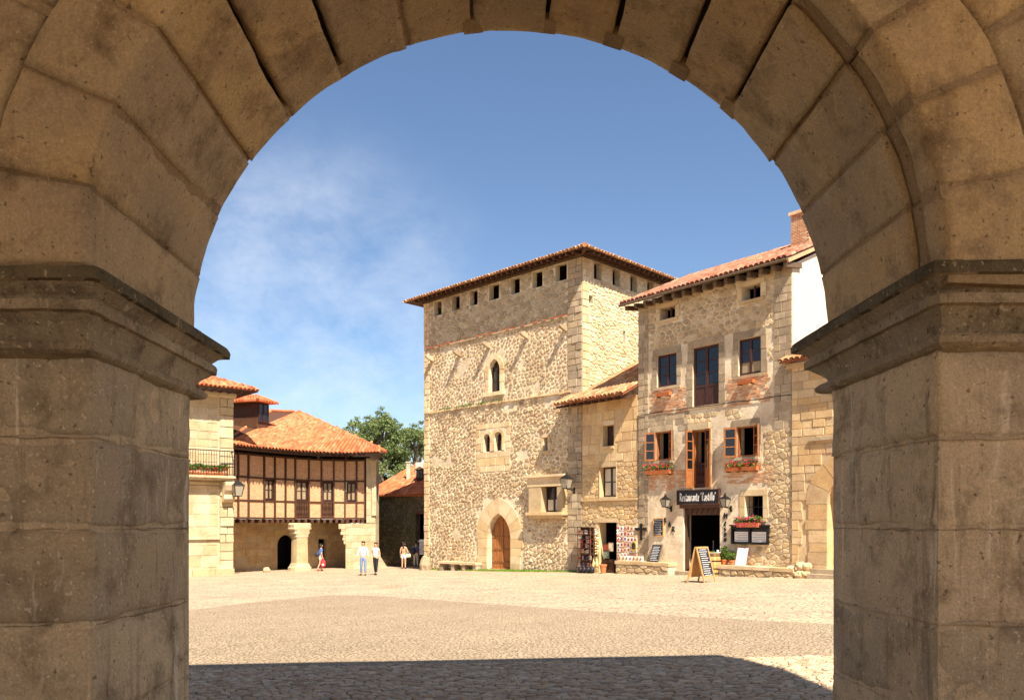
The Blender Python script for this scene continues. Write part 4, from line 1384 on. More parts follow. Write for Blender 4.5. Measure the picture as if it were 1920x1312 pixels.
def build_house():
    root = thing('restaurant_house', (HA.x - 1, HA.y + 4, gz(9, 35)), 'three storey rubble and plaster restaurant house with deep tiled eaves and honey wood balcony door', 'house')
    g0 = -0.4
    ZT = WH.px(1480, 497)[1]
    at1, at2 = WH.rect(1238, 1267, 575, 598), WH.rect(1392, 1427, 534, 561)
    w1, w2, w3 = WH.rect(1232, 1269, 663.5, 724), WH.rect(1299, 1348, 648, 759.5), WH.rect(1384.6, 1427, 633, 701.6)
    l1, l2, l3 = WH.rect(1233, 1252, 809, 862.7), WH.rect(1302, 1322, 806, 914), WH.rect(1385, 1411, 799, 856)
    l1 = (l1[0] - .12, l1[1] + .12, l1[2], l1[3]); l2 = (l2[0] - .05, l2[1] + .05, l2[2], l2[3]); l3 = (l3[0] - .1, l3[1] + .1, l3[2], l3[3])
    dr = WH.rect(1281, 1350, 952, 1066); dr = (dr[0], dr[1], WH.g(3.8) + 0.12, dr[3])
    gw = WH.rect(1397, 1431, 929, 971)
    ops = [at1, at2, w1, w2, w3, l1, l2, l3, dr, gw]
    wf = wall_mesh(WH, 0, HL, g0, ZT, ops, 'plaster', root, 0.55)
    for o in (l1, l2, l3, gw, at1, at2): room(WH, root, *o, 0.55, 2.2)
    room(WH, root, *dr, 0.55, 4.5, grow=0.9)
    # side and rear walls
    mb = MB(); P = WHS.pt
    HD = 9.0
    pk = 3.4
    mb.add([P(0.003, .012, g0), P(HD, .012, g0), P(HD, .012, ZT), P(HD / 2, .012, ZT + pk * .62), P(0.003, .012, ZT)], [(0, 1, 2, 3, 4)])
    mb.build('side_wall', 'white', root)
    q = HA + HU * HL
    mb = MB()
    mb.add([q + HV * .02 + Vector((0, 0, g0)), q + HV * HD + Vector((0, 0, g0)), q + HV * HD + Vector((0, 0, ZT)), q + HV * HD / 2 + Vector((0, 0, ZT + pk * .62)), q + HV * .02 + Vector((0, 0, ZT))], [(0, 1, 2, 3, 4)])
    mb.build('side_wall', 'lime_grey', root)
    mb = MB(); a = HA + HV * HD; b = q + HV * HD
    mb.quad(a + Vector((0, 0, g0)), b + Vector((0, 0, g0)), b + Vector((0, 0, ZT)), a + Vector((0, 0, ZT))); mb.build('rear_wall', 'lime_grey', root)
    # stone zones
    sA, zA = WH.px(1230, 660); sB, zB = WH.px(1440, 610)
    zmid = (WH.px(1250, 650)[1] + WH.px(1400, 615)[1]) / 2
    cuts = [(o[0] - .26, o[1] + .26, o[2] - .2, o[3] + .3) for o in (at1, at2, w1, w2, w3)]
    rubble(WH, 0.75, HL - 0.6, zmid - .1, ZT - .02, 0.29, 0.19, cuts, 'houserub', wf, 0.026, 0.03, 240, 21, 0.46)
    # a ragged fringe of bare stones below it
    rr = random.Random(9)
    rubble(WH, 0.8, HL - 0.7, zmid - 1.5, zmid - .1, 0.29, 0.2, [(o[0] - .3, o[1] + .3, o[2] - .5, o[3] + .3) for o in ops], 'houserub', wf, 0.03, 0.03, 60, 22, 0.36,
           keep=lambda s, z: noise.noise(Vector((s * 0.9, z * 0.9, 5))) > 0.12)
    ashlar(WH, HL - 0.62, HL, g0 + .3, ZT, (0.24, 0.36), (0.26, 0.62), [], 'quoin', wf, 0.016, 0.035, 120, 23)
    ashlar(WH, 0, 0.78, zB - 4.2, ZT, (0.26, 0.40), (0.26, 0.78), [], 'quoin', wf, 0.016, 0.035, 120, 24)
    zlow = WH.px(1450, 800)[1]
    rubble(WH, 0, 1.25, WH.g(0) - .1, zB - 4.2, 0.33, 0.2, [(gw[0] - .3, gw[1] + .3, gw[2] - .3, gw[3] + .3)], 'houserub', wf, 0.024, 0.035, 140, 25, 0.46)
    cable_z = lambda s: (WH.px(1485, 740)[1] * (HL - s) + WH.px(1200, 778)[1] * s) / HL
    ashlar(WH, 5.0, HL - .62, WH.px(1240, 812)[1], WH.px(1240, 776)[1], (0.22, 0.3), (0.4, 0.7), [(o[0] - .3, o[1] + .3, o[2] - .3, o[3] + .3) for o in (l1, l2)], 'quoin', wf, 0.014, 0.02, 60, 26)
    rubble(WH, 1.3, 5.2, l3[3] + .35, WH.px(1380, 765)[1], 0.34, 0.22, [(o[0] - .3, o[1] + .3, o[2] - .3, o[3] + .32) for o in (l1, l2, l3, w2)], 'houserub', wf, 0.025, 0.03, 60, 27, 0.34, keep=lambda s, z: noise.noise(Vector((s, z, 2))) > -0.05)
    rubble(WH, 1.3, 3.2, WH.g(2) + .05, WH.g(2) + 1.3, 0.4, 0.26, [], 'houserub', wf, 0.03, 0.03, 40, 28, 0.34, keep=lambda s, z: noise.noise(Vector((s, z, 8))) > -0.1)
    for i, q_ in enumerate(((1222, 1287, 730, 776), (1366, 1444, 706, 758), (1212, 1292, 882, 918), (1362, 1448, 870, 906))):
        r_ = WH.rect(*q_)
        bp = [(r_[0], r_[1])]
        if i == 0: r_ = (max(r_[0], w2[1] + .1), r_[1], r_[2], r_[3])
        if i == 1: r_ = (r_[0], min(r_[1], w2[0] - .1), r_[2], r_[3])
        if i == 2: r_ = (max(r_[0], l2[1] + .1), min(r_[1], HL - .65), r_[2], r_[3])
        if i == 3: r_ = (r_[0], min(r_[1], l2[0] - .15), r_[2], r_[3])
        brick_patch(WH, wf, *r_, 30 + i)
    # windows
    for o in (at1, at2):
        surround(WH, wf, *o, 0.18, 'ashlar', 0.05, True, 0.2)
        mb = MB(); mm = (o[0] + o[1]) / 2; WH.box(mb, o[0], o[1], o[2], o[2] + .06, -.3, -.2); WH.box(mb, mm - .03, mm + .03, o[2] + .06, o[3], -.3, -.2); mb.build('window', 'timber', root)
    for o, k in ((w1, 0), (w3, 0)):
        surround(WH, wf, *o, 0.24, 'quoin', 0.03, True, 0.3); window(WH, root, *o, 0.08, 0.09, 1, 3, 'brown', back='curtain_dim' if o is w3 else None)
    surround(WH, wf, *w2, 0.26, 'quoin', 0.03, True, 0.3)
    window(WH, root, *w2, 0.08, 0.10, 1, 3, 'brown', solid=0.3, name='balcony_door', leafbar=0.07)
    for o in (l1, l3):
        surround(WH, wf, *o, 0.24, 'quoin', 0.025, True, 0.3)
        mb = MB(); WH.box(mb, o[0], o[0] + .05, o[2], o[3], -.25, -.05); WH.box(mb, o[1] - .05, o[1], o[2], o[3], -.25, -.05); WH.box(mb, o[0] + .05, o[1] - .05, o[3] - .05, o[3], -.25, -.05); WH.box(mb, o[0] + .05, o[1] - .05, o[2], o[2] + .06, -.25, .03)
        f = mb.build('window', 'orange', root)
        wd = (o[1] - o[0]) * .62
        shutter_leaf(WH, f, o[1] - .02, o[2], o[3], wd, math.radians(24), 1)
        shutter_leaf(WH, f, o[0] + .02, o[2], o[3], wd, math.radians(38), -1)
    surround(WH, wf, *l2, 0.24, 'ashlar', 0.03, False, 0.0)
    mb = MB(); WH.box(mb, l2[0] - .22, l2[1] + .22, l2[3] + .01, l2[3] + .3, -.02, .13); mb.build('lintel', 'ashlar_p', wf)
    mb = MB(); WH.box(mb, l2[0], l2[0] + .07, l2[2], l2[3], -.25, -.02); WH.box(mb, l2[1] - .07, l2[1], l2[2], l2[3], -.25, -.02); WH.box(mb, l2[0] + .07, l2[1] - .07, l2[3] - .07, l2[3], -.25, -.02)
    bd = mb.build('balcony_door', 'orange', root)
    shutter_leaf(WH, bd, l2[1] - .01, l2[2], l2[3], 0.46, math.radians(84), 1, 'orange', 4, 0.3, 'door_leaf')
    shutter_leaf(WH, bd, l2[0] + .01, l2[2], l2[3], 0.56, math.radians(32), -1, 'orange', 4, 0.3, 'door_leaf', 0.03)
    mb = MB(); zr = l2[2] + 1.0; WH.box(mb, l2[0] + .07, l2[1] - .07, zr, zr + .06, -.12, -.05); WH.box(mb, l2[0] + .07, l2[1] - .07, l2[2] + .02, l2[2] + .2, -.12, -.05)
    rl = mb.build('railing', 'brown', root)
    n = 6
    for i in range(n):
        s = l2[0] + .14 + (l2[1] - l2[0] - .28) * i / (n - 1)
        mb = MB(); mb.lathe(WH.pt(s, -.085, l2[2] + .2), [(.02, 0), (.035, .12), (.04, .25), (.018, .42), (.035, .56), (.02, .72), (.02, .8)], 6); mb.build('baluster', 'brown', rl)
    # ground floor openings
    mb = MB()
    WH.box(mb, dr[0] - .16, dr[1] + .16, dr[3], dr[3] + .18, -.1, .06)
    mb.build('lintel', 'timber', wf)
    mb = MB()
    WH.box(mb, dr[0], dr[0] + .12, dr[2], dr[3], -.3, -.12); WH.box(mb, dr[1] - .12, dr[1], dr[2], dr[3], -.3, -.12); WH.box(mb, dr[0] + .12, dr[1] - .12, dr[3] - .3, dr[3], -.28, -.14)
    d_ = mb.build('door_frame', 'timber', root)
    for i in range(7):
        s = dr[0] + .14 + (dr[1] - dr[0] - .3) * i / 6
        mb = MB(); P = WH.pt; mb.add([P(s, -.13, dr[3] - .02), P(s + .18, -.13, dr[3] - .02), P(s + .09, -.13, dr[3] - .26), P(s, -.1, dr[3] - .02), P(s + .18, -.1, dr[3] - .02), P(s + .09, -.1, dr[3] - .26)], [(0, 1, 2), (3, 5, 4), (0, 3, 4, 1), (1, 4, 5, 2), (2, 5, 3, 0)])
        mb.build('valance_point', 'timber', d_)
    mb = MB(); WH.box(mb, dr[0] - .2, dr[1] + .2, dr[2] - .5, dr[2], -.3, .35); mb.build('threshold', 'quoin', root)
    mb = MB(); mb.bar(WH.pt(dr[0] + .75, -.55, dr[2] + .6), WH.pt(dr[0] + .75, -.55, dr[2] + 1.35), .03, .03); mb.build('door_handle', 'lampglass', d_)
    surround(WH, wf, *gw, 0.2, 'ashlar', 0.03, True, 0.26)
    mb = MB()
    for i in range(4): mb.bar(WH.pt(gw[0] + (gw[1] - gw[0]) * (i + .5) / 4, -.15, gw[2]), WH.pt(gw[0] + (gw[1] - gw[0]) * (i + .5) / 4, -.15, gw[3]), .02, .02)
    mb.bar(WH.pt(gw[0], -.15, (gw[2] + gw[3]) / 2), WH.pt(gw[1], -.15, (gw[2] + gw[3]) / 2), .025, .025)
    tag(mb.build('window_bars', 'iron', root), kind='stuff')
    # wall cable and down cable
    mb = MB(); pts = [WH.pt(HL * k / 12, .045, cable_z(HL * k / 12) + .02 * math.sin(k * 2)) for k in range(13)]
    mb.tube(pts + [WH.pt(HL - .02, .045, 3.4)], .016, 5); mb.build('cable', 'iron', root)
    # eaves
    OV = 0.62
    pit = math.radians(24); tp = math.tan(pit)
    k = 0
    s = -0.05
    while s < HL + .5:
        mb = MB(); mb.bar(WH.pt(s, -.5, ZT + .02), WH.pt(s, OV - .06, ZT - .13), .16, .2); mb.build('rafter', 'timber_grey', root)
        s += .55
    e0, e1 = -0.18, HL + .55
    zb = ZT + .16 - OV * tp * .5
    D2 = HD / 2 + OV
    top = zb + D2 * tp
    mb = MB(); P = WH.pt
    mb.add([P(e0, OV, zb), P(e1, OV, zb), P(e1, -HD / 2, top), P(e0, -HD / 2, top), P(e1, -HD - .5, zb), P(e0, -HD - .5, zb),
            P(e0, OV, zb + .06), P(e1, OV, zb + .06), P(e1, -HD / 2, top + .06), P(e0, -HD / 2, top + .06), P(e1, -HD - .5, zb + .06), P(e0, -HD - .5, zb + .06)],
           [(0, 1, 2, 3), (3, 2, 4, 5), (6, 7, 8, 9), (9, 8, 10, 11), (0, 1, 7, 6), (1, 2, 8, 7), (2, 4, 10, 8), (5, 4, 10, 11), (3, 0, 6, 9), (5, 3, 9, 11)])
    rf = mb.build('roof', 'timber_grey', root)
    g = (-WH.n + Vector((0, 0, tp))).normalized()
    tile_roof(rf, P(0, OV + .05, zb + .05), WH.u, g, e0 + .1, e1 - .1, lambda s: D2 / math.cos(pit), 'tile_mid', 0.24, .40, 300, 6)
    mb = MB(); mb.tube([P(e0 - .05, OV + .1, zb - .02), P(e1, OV + .1, zb - .02)], .06, 8); mb.build('gutter', 'timber_grey', root)
    mb = MB()                                             # verge board along the white gable
    mb.bar(P(e0 + .01, OV - .05, zb - .03), P(e0 + .01, -HD / 2, top - .03), .08, .14); mb.build('verge_board', 'brick', root)
    # chimney
    c0 = at(1510, 430, 34.6)
    zc0 = ZT + .6
    mb = MB(); mb.box((c0.x, c0.y, (zc0 + at(0, 404, 34.6).z) / 2), (.40, .40, (at(0, 404, 34.6).z - zc0) / 2), WH.u, WH.n); ch = mb.build('chimney', 'lime_grey', rf)
    r = random.Random(8)
    z = zc0 + .3; k = 0
    zt = at(0, 404, 34.6).z
    bk = MB()
    while z < zt - .02:
        for (d, n_, ln) in ((WH.u, WH.n, .42), (-WH.u, -WH.n, .42), (WH.n, -WH.u, .42), (-WH.n, WH.u, .42)):
            s = -ln + (0.1 if k % 2 else 0)
            while s < ln - .02:
                l = min(.21, ln - s)
                bk.box(Vector((c0.x, c0.y, z + .028)) + d * (s + l / 2) + n_ * .41, (l / 2 - .008, .02 + r.uniform(0, .006), .026), d, n_); s += .215
        z += .066; k += 1
    tag(bk.build('brickwork', 'brick', ch), kind='stuff')
    mb = MB(); mb.box((c0.x, c0.y, zt + .06), (.5, .5, .07), WH.u, WH.n); mb.build('chimney_cap', 'brick', ch)
    return root, dict(l1=l1, l2=l2, l3=l3, w1=w1, w3=w3, dr=dr, gw=gw)
HOUSE, HO = build_house()

# ------------------------------------------------------------------ link house between the tower and the restaurant
HB = HA + HU * HL
KU = (TC - HB); KL = KU.length; KU.normalize()
WK = Wall(HB, KU)
def build_link():
    root = thing('link_house', (HB.x - 1, HB.y + 2, gz(5, 39)), 'narrow yellow stone house squeezed between the tower and the restaurant house', 'house')
    g0 = -.4
    ZT = (WK.px(1110, 752)[1] + WK.px(1190, 742)[1]) / 2
    a, b = WK.rect(1131, 1151.5, 797, 836), WK.rect(1125, 1155.5, 875, 931)
    d = WK.rect(1123, 1156, 979, 1072); d = (d[0], d[1], WK.g(1.8) - .02, d[3])
    s0, s1 = 0.003, KL - 0.003
    wf = wall_mesh(WK, s0, s1, g0, ZT, [a, b, d], 'plaster_o', root, .5)
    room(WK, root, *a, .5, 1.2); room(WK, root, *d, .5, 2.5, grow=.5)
    cut = [(o[0] - .04, o[1] + .04, o[2] - .12, o[3] + .26) for o in (a, b, d)]
    zm = WK.px(1150, 938)[1]; zu = WK.px(1150, 868)[1]
    ashlar(WK, s0, s1, zu, ZT, (0.38, 0.62), (0.5, 0.95), cut, 'ashlar_y', wf, .014, .025, 100, 41)
    rubble(WK, s0, s1, zm + .12, zu, .34, .22, cut, 'ashlar_y', wf, .022, .03, 80, 42, .46)
    rubble(WK, s0, s1, g0 + .3, zm - .02, .38, .22, cut, 'ashlar_y', wf, .022, .03, 90, 43, .46)
    mb = MB(); WK.box(mb, s0, s1, zm, zm + .1, -.02, .1); mb.build('ledge', 'ashlar', root)
    surround(WK, wf, *a, .03, 'ashlar', .03, True, .24); surround(WK, wf, *b, .03, 'ashlar_p', .04, True, .26)
    mb = MB(); WK.box(mb, d[0] - .12, d[1] + .12, d[3], d[3] + .2, -.03, .03); mb.build('lintel', 'ashlar_y', wf)
    mb = MB(); WK.box(mb, a[0], a[1], a[2], a[3], -.34, -.3); mb.build('shutter', 'brown', root)
    window(WK, root, *b, .25, .06, 1, 2, 'brown', 'curtain')
    OV = 1.0
    pit = math.radians(27); tp = math.tan(pit)
    zb = ZT + .1 - OV * tp * .4
    P = WK.pt
    e0, e1 = .02, KL + .95
    DR = 4.6
    mb = MB()
    # the back edge runs up along the tower's flank
    mb.add([P(e0, OV, zb), P(e1, OV, zb), P(e1, -.02, zb + (OV + .02) * tp), P(KL, -.02, zb + (OV + .02) * tp), P(KL, -DR, zb + (OV + DR) * tp), P(e0, -DR, zb + (OV + DR) * tp)] +
           [P(e0, OV, zb + .06), P(e1, OV, zb + .06), P(e1, -.02, zb + .06 + (OV + .02) * tp), P(KL, -.02, zb + .06 + (OV + .02) * tp), P(KL, -DR, zb + .06 + (OV + DR) * tp), P(e0, -DR, zb + .06 + (OV + DR) * tp)],
           [(0, 1, 2, 3), (0, 3, 4, 5), (6, 7, 8, 9), (6, 9, 10, 11)] + [(i, (i + 1) % 6, 6 + (i + 1) % 6, 6 + i) for i in range(6)])
    rf = mb.build('roof', 'deck', root)
    g = (-WK.n + Vector((0, 0, tp))).normalized()
    tile_roof(rf, P(0, OV + .04, zb + .05), WK.u, g, e0 + .1, e1 - .08, lambda s: ((OV + DR) if s < KL - .1 else (OV - .1)) / math.cos(pit), 'tile_old', .24, .40, 220, 12)
    s = .2
    while s < e1:
        mb = MB(); mb.bar(P(s, -.3 if s < KL - .1 else 0.02, zb + .0 + .25 * tp), P(s, OV - .08, zb - .08), .10, .12); mb.build('rafter', 'timber', root); s += .5
    return root, d, b
LINK, LD, LW = build_link()

# ------------------------------------------------------------------ yellow stone house on the right edge
WY = Wall(HA - HU * 0.02, -HU)
def build_corner():
    root = thing('corner_house', tuple(WY.pt(2, -2, 0)[:2]) + (gz(12, 30),), 'yellow ashlar house with a broad arched doorway, cut off by the right pier', 'house')
    ZT = WY.px(1490, 684)[1]
    g0 = -.2
    c = 2.5; hw = 1.0; zs = WY.px(1552, 945)[1]; zt = zs + 1.05
    d = (c - hw, c + hw, WY.g(2) + .3, zt)
    OB = 0.06
    W2 = Wall(WY.pt(0, OB, 0), -HU)
    wf = wall_mesh(W2, 0, 7.5, g0, ZT, [(*d, 'round', zs)], 'ashlar_y', root, .6)
    mb = MB(); P = W2.pt
    mb.quad(P(7.5, 0, g0), P(7.5, -7, g0), P(7.5, -7, ZT), P(7.5, 0, ZT)); mb.build('side_wall', 'ashlar_y', root)
    mb = MB(); mb.quad(P(0, -7, g0), P(7.5, -7, g0), P(7.5, -7, ZT), P(0, -7, ZT)); mb.build('rear_wall', 'ashlar_y', root)
    cut = [(c - hw - .9, c + hw + .9, g0, zs), (c - hw - .62, c + hw + .62, g0, zs + .85), (c - hw, c + hw, g0, zt + .75)]
    ashlar(W2, 0.01, 4.6, WY.g(0) - .2, ZT - .02, (.26, .46), (.4, 1.1), cut, 'ashlar_y', wf, .014, .03, 220, 51)
    arch_ring(W2, wf, d[0], d[1], zs, zt, .88, 'round', 7, 'ashlar_y', .05, d[2] - .25)
    mb = MB(); W2.box(mb, d[0], d[1], d[2], d[3], -.5, -.42); mb.build('door', 'door', root)
    for k, (o, h) in enumerate(((.62, .16), (.3, .34))):
        mb = MB(); W2.box(mb, d[0] - .5, d[1] + .5, W2.g(2) - .3, W2.g(2) + h - .02, -.3, o); mb.build('step', 'quoin', root)
    mb = MB(); W2.box(mb, -.16, 7.5, ZT - .16, ZT + .03, -.3, .14); cn = mb.build('cornice', 'ashlar_y', root)
    tp = math.tan(math.radians(22))
    mb = MB(); mb.add([P(-.28, .42, ZT + .03), P(7.9, .42, ZT + .03), P(7.9, -4, ZT + 1.8), P(-.02, -4, ZT + 1.8), P(-.28, .42, ZT + .1), P(7.9, .42, ZT + .1), P(7.9, -4, ZT + 1.87), P(-.02, -4, ZT + 1.87)], [(0, 1, 2, 3), (4, 5, 6, 7), (0, 1, 5, 4), (1, 2, 6, 5), (2, 3, 7, 6), (3, 0, 4, 7)])
    rf = mb.build('roof', 'deck', root)
    g = (-W2.n + Vector((0, 0, 1.77 / 4.42))).normalized()
    tile_roof(rf, P(0, .46, ZT + .08), W2.u, g, -.2, 7.8, lambda s: 4.6, 'tile_old', .24, .40, 120, 13)
    mb = MB(); s_, z_ = W2.px(1533, 823); W2.box(mb, s_ - .3, s_ + 1.5, z_ - .06, z_ + .05, -.02, .1); mb.build('ledge', 'quoin', root)
build_corner()

# ------------------------------------------------------------------ half-timbered house on the left
POSTS = [446, 465, 494.5, 514.6, 534.5, 553, 578.6, 602.3, 625.7, 647, 669, 685]
def post_depth(x):
    t = [(440, 49.9), (494, 52.0), (552, 54.0), (603, 55.4), (650, 55.9), (690, 55.6), (720, 55.0)]
    for (a, p), (b, q) in zip(t[:-1], t[1:]):
        if a <= x <= b: return p + (q - p) * (x - a) / (b - a)
    return t[0][1] if x < 440 else t[-1][1]
def build_timber_house():
    root = thing('timbered_house', at(565, 1068, 57), 'half timbered house with brick panels on a curved front and a big orange tiled roof', 'house')
    root.location.z = gz(-14, 54); WL[root.name] = root.location.copy()
    P = [Vector((at(x, 980, post_depth(x)).x, post_depth(x), 0)) for x in POSTS]
    zt, zh, zl, zb = 7.05, 5.62, 4.16, 3.06                 # top plate, upper rail, lower rail, sill beam
    w0 = at(440, 0, 49.6); P0 = [Vector((w0.x - .9, w0.y - .4, 0))] + P
    bm_ = brick_mat('pale_brick_infill', (P[-1] - P[0]).normalized(), C(190,134,92), C(206,154,110), C(206,174,136), .24, .075)
    wins = {2: (4.45, 5.50, 0), 5: (4.2, 5.5, 1), 7: (4.2, 5.5, 1), 9: (4.45, 5.45, 0)}       # bay index (between POSTS)
    balc = {5, 7}
    def bay(i):
        a, b = P0[i], P0[i + 1]
        return Wall(a, b - a), (b - a).to_2d().length
    for i in range(len(P0) - 1):
        W, L_ = bay(i)
        post = i - 1
        for (z0, z1) in ((zb, zl), (zl, zh), (zh, zt)):
            rng = (z0 + .06, z1 - .06)
            if post in wins and z0 == zl: continue
            if post in balc and z0 == zb: continue
            mb = MB(); W.box(mb, .05, L_ - .05, rng[0], rng[1], -.2, -.005); mb.build('brick_panel', bm_, root)
        for z in (zt, zh, zl, zb):
            mb = MB(); W.box(mb, .05, L_ - .05, z - .055 + rnd.uniform(-.012, .012), z + .055 + rnd.uniform(-.012, .012), -.16, .03 + rnd.uniform(0, .02)); mb.build('rail', 'timber', root)
        mb = MB(); W.box(mb, -.05, L_ + .05, zb - .05, zt + .3, -.75, -.65); mb.build('inner_wall', 'dark', root)
        if post in wins:
            full = post in balc
            z0 = zl + .09
            window(W, root, .09, L_ - .09, z0, zh - .09, .04, .08, 1, 2, 'brown', 'curtain_dim', leafbar=.06)
            if full:
                mb = MB(); W.box(mb, .075, L_ - .075, zl - .3 + .3, zl + .05, .031, .09); W.box(mb, .075, L_ - .075, zb + .1, zb + .2, -.05, .05)
                rl = mb.build('railing', 'timber', root)
                n = 7
                for k in range(n):
                    s = .14 + (L_ - .28) * k / (n - 1)
                    mb = MB(); mb.lathe(W.pt(s, .05, zb + .2), [(.03, 0), (.05, .2), (.03, .42), (.05, .65), (.03, .88)], 6); mb.build('baluster', 'timber', rl)
                mb = MB(); W.box(mb, .075, L_ - .075, zb + .076, zl - .076, -.4, -.3); mb.build('door_panel', 'brown', root)
    for i, p in enumerate(P0):
        d = (P0[min(i + 1, len(P0) - 1)] - P0[max(i - 1, 0)]).to_2d().normalized()
        mb = MB(); mb.box((p.x, p.y, (zb + zt) / 2), (.047, .11, (zt - zb) / 2 + .09), (d.x, d.y, 0), (-d.y, d.x, 0)); mb.build('post', 'timber', root)
    # jetty joist ends
    for i in range(len(P0) - 1):
        W, L_ = bay(i)
        for f in (.25, .75):
            mb = MB(); W.box(mb, L_ * f - .09, L_ * f + .09, zb - .30, zb - .08, -2.2, .10); mb.build('joist', 'timber', root)
    mb = MB()
    back = [p + Vector((.25, 4.6, 0)) for p in P0]
    for i in range(len(P0) - 1):
        a, b, c, d = P0[i], P0[i + 1], back[i + 1], back[i]
        mb.quad(a + Vector((0, 0.25, zb - .07)), b + Vector((0, .25, zb - .07)), c + Vector((0, 0, zb - .07)), d + Vector((0, 0, zb - .07)))
    mb.build('porch_ceiling', 'timber', root)
    # ground-floor wall at the back of the porch, arched door
    A = at(425, 0, 53.2); B = at(652, 0, 60.0)
    A.z = B.z = 0
    W = Wall(A, B - A); L_ = (B - A).length
    ds0, ds1, _, dz1 = W.rect(520, 547, 1002, 1068)
    ds1 += .3
    door = (ds0, ds1, W.g(ds0) - .05, dz1)
    sd = W.rect(597, 606, 1010, 1062)
    sd = (sd[0], sd[1] + .3, W.g(sd[0]) - .05, sd[3])
    gw = wall_mesh(W, 0, L_, -1.4, zb - .06, [(*door, 'round', dz1 - (ds1 - ds0) / 2), sd], 'plaster_o', root, .4)
    room(W, root, *door, .4, 1.6); room(W, root, *sd, .4, 1.2)
    ashlar(W, 0, L_, -1.2, zb - .1, (.34, .5), (.5, 1.0), [(door[0] - .15, door[1] + .15, -2, door[3] + .1), (sd[0] - .1, sd[1] + .1, -2, sd[3] + .15)], 'ashlar_y', gw, .014, .02, 200, 61)
    # column with bracket capital
    cb = gp(562, 1069)
    cx, cy = at(562, 0, 53.6).x, 53.6
    zg = gz(cx, cy)
    u = (P[6] - P[4]).normalized(); u = Vector((u.x, u.y, 0)).normalized(); n_ = Vector((u.y, -u.x, 0))
    def lathe_sq(name, prof, mat, c=(cx, cy)):
        mb = MB(); vs = []
        for (hx, hy, z) in prof:
            for k in range(12):
                t = 2 * math.pi * k / 12
                sx, sy = math.copysign(abs(math.cos(t)) ** .5, math.cos(t)), math.copysign(abs(math.sin(t)) ** .5, math.sin(t))
                q = Vector((c[0], c[1], z)) + u * sx * hx + n_ * sy * hy
                vs.append(q)
        m_ = len(prof)
        fs = [(i * 12 + k, i * 12 + (k + 1) % 12, (i + 1) * 12 + (k + 1) % 12, (i + 1) * 12 + k) for i in range(m_ - 1) for k in range(12)]
        fs += [tuple(range(11, -1, -1)), tuple((m_ - 1) * 12 + k for k in range(12))]
        mb.add(vs, fs); return mb.build(name, mat, root)
    lathe_sq('column_shaft', [(.53, .5, zg + .42), (.47, .46, zg + .5), (.45, .44, zb - 1.3)], 'ashlar_p')
    lathe_sq('column_base', [(.70, .6, zg - .15), (.68, .58, zg + .2), (.58, .55, zg + .3), (.54, .5, zg + .42)], 'ashlar_p')
    lathe_sq('capital', [(.45, .44, zb - 1.3), (.52, .46, zb - 1.22), (.50, .46, zb - 1.12), (.62, .47, zb - .98), (.60, .47, zb - .86), (.74, .48, zb - .70), (.70, .48, zb - .60), (.72, .48, zb - .42), (.60, .48, zb - .31)], 'ashlar_p')
    # right-hand pier with corbelled bracket, and the stone end wall above it
    pl, pr = at(648, 0, 55.4), at(704, 0, 55.2)
    WP = Wall((pl.x, pl.y, 0), Vector((pr.x - pl.x, pr.y - pl.y, 0))); LP = (pr - pl).to_2d().length
    zg2 = WP.g(1)
    mb = MB(); WP.box(mb, 0, LP, zg2 - .4, zb - .35, -.9, .0); pi = mb.build('pier', 'ashlar_p', root)
    ashlar(WP, 0, LP, zg2 - .1, zb - .36, (.4, .55), (.6, 1.0), [], 'ashlar_p', pi, .012, .02, 60, 62)
    for k, (ex, z0, z1) in enumerate(((.12, zb - 1.75, zb - 1.5), (.2, zb - 1.5, zb - 1.3), (.16, zb - 1.3, zb - 1.12), (.34, zb - 1.12, zb - .9), (.3, zb - .9, zb - .72), (.48, zb - .72, zb - .36))):
        mb = MB(); WP.box(mb, -ex, -.004, z0 + .01, z1 - .01, -.6, .03); mb.build('bracket_stone', 'ashlar_p', root)
    e0 = WP.px(687, 900)[0]
    mb = MB(); WP.box(mb, e0, LP, zb - .34, zt + .1, -.9, .02); ew = mb.build('end_wall', 'ashlar_p', root)
    ashlar(WP, e0, LP, zb - .3, zt + .05, (.4, .6), (.5, .8), [], 'ashlar_p', ew, .012, .02, 40, 63, off=.02)
    mb = MB(); WP.box(mb, LP - .28, LP + .12, zt - 1.2, zt - .2, .03, .22); WP.box(mb, LP - .36, LP + .2, zt - .2, zt - .05, .03, .3); mb.build('pilaster_cap', 'ashlar_p', root)
    mb = MB(); WP.box(mb, LP - .22, LP + .08, zb + .2, zt - 1.2, .03, .15); mb.build('pilaster', 'ashlar_p', root)
    # lean-in low wall block on the right foot
    mb = MB(); q0 = WP.pt(LP, 0, zg2 - .2); mb.add([q0, q0 + Vector((.75, -.2, 0)), q0 + Vector((.75, 1.2, 0)), q0 + Vector((0, 1.2, 0)), q0 + Vector((0, 0, 1.2)), q0 + Vector((0, 1.2, 1.2))], [(0, 1, 4), (3, 5, 2), (0, 3, 2, 1), (1, 2, 5, 4), (0, 4, 5, 3)]); mb.build('buttress', 'ashlar_p', root)
    # roof: eave follows the curve, ridge straight, hip at the right
    ev = []
    for i, p in enumerate([P0[0]] + P + [at(704, 0, 55.2)]):
        d = Vector((.25, -1, 0)).normalized()
        ev.append(Vector((p.x, p.y, 0)) + d * 1.75)
    last = ev[-1] + Vector((.55, 0, 0)); ev.append(last)
    ze = 7.36
    rdg_l, rdg_r = at(395, 762, 59.0), at(560, 767, 60.5)
    zr = 10.95
    rdg_l.z = rdg_r.z = zr
    mb = MB()
    tops = []
    x0, x1 = ev[0].x, ev[-1].x
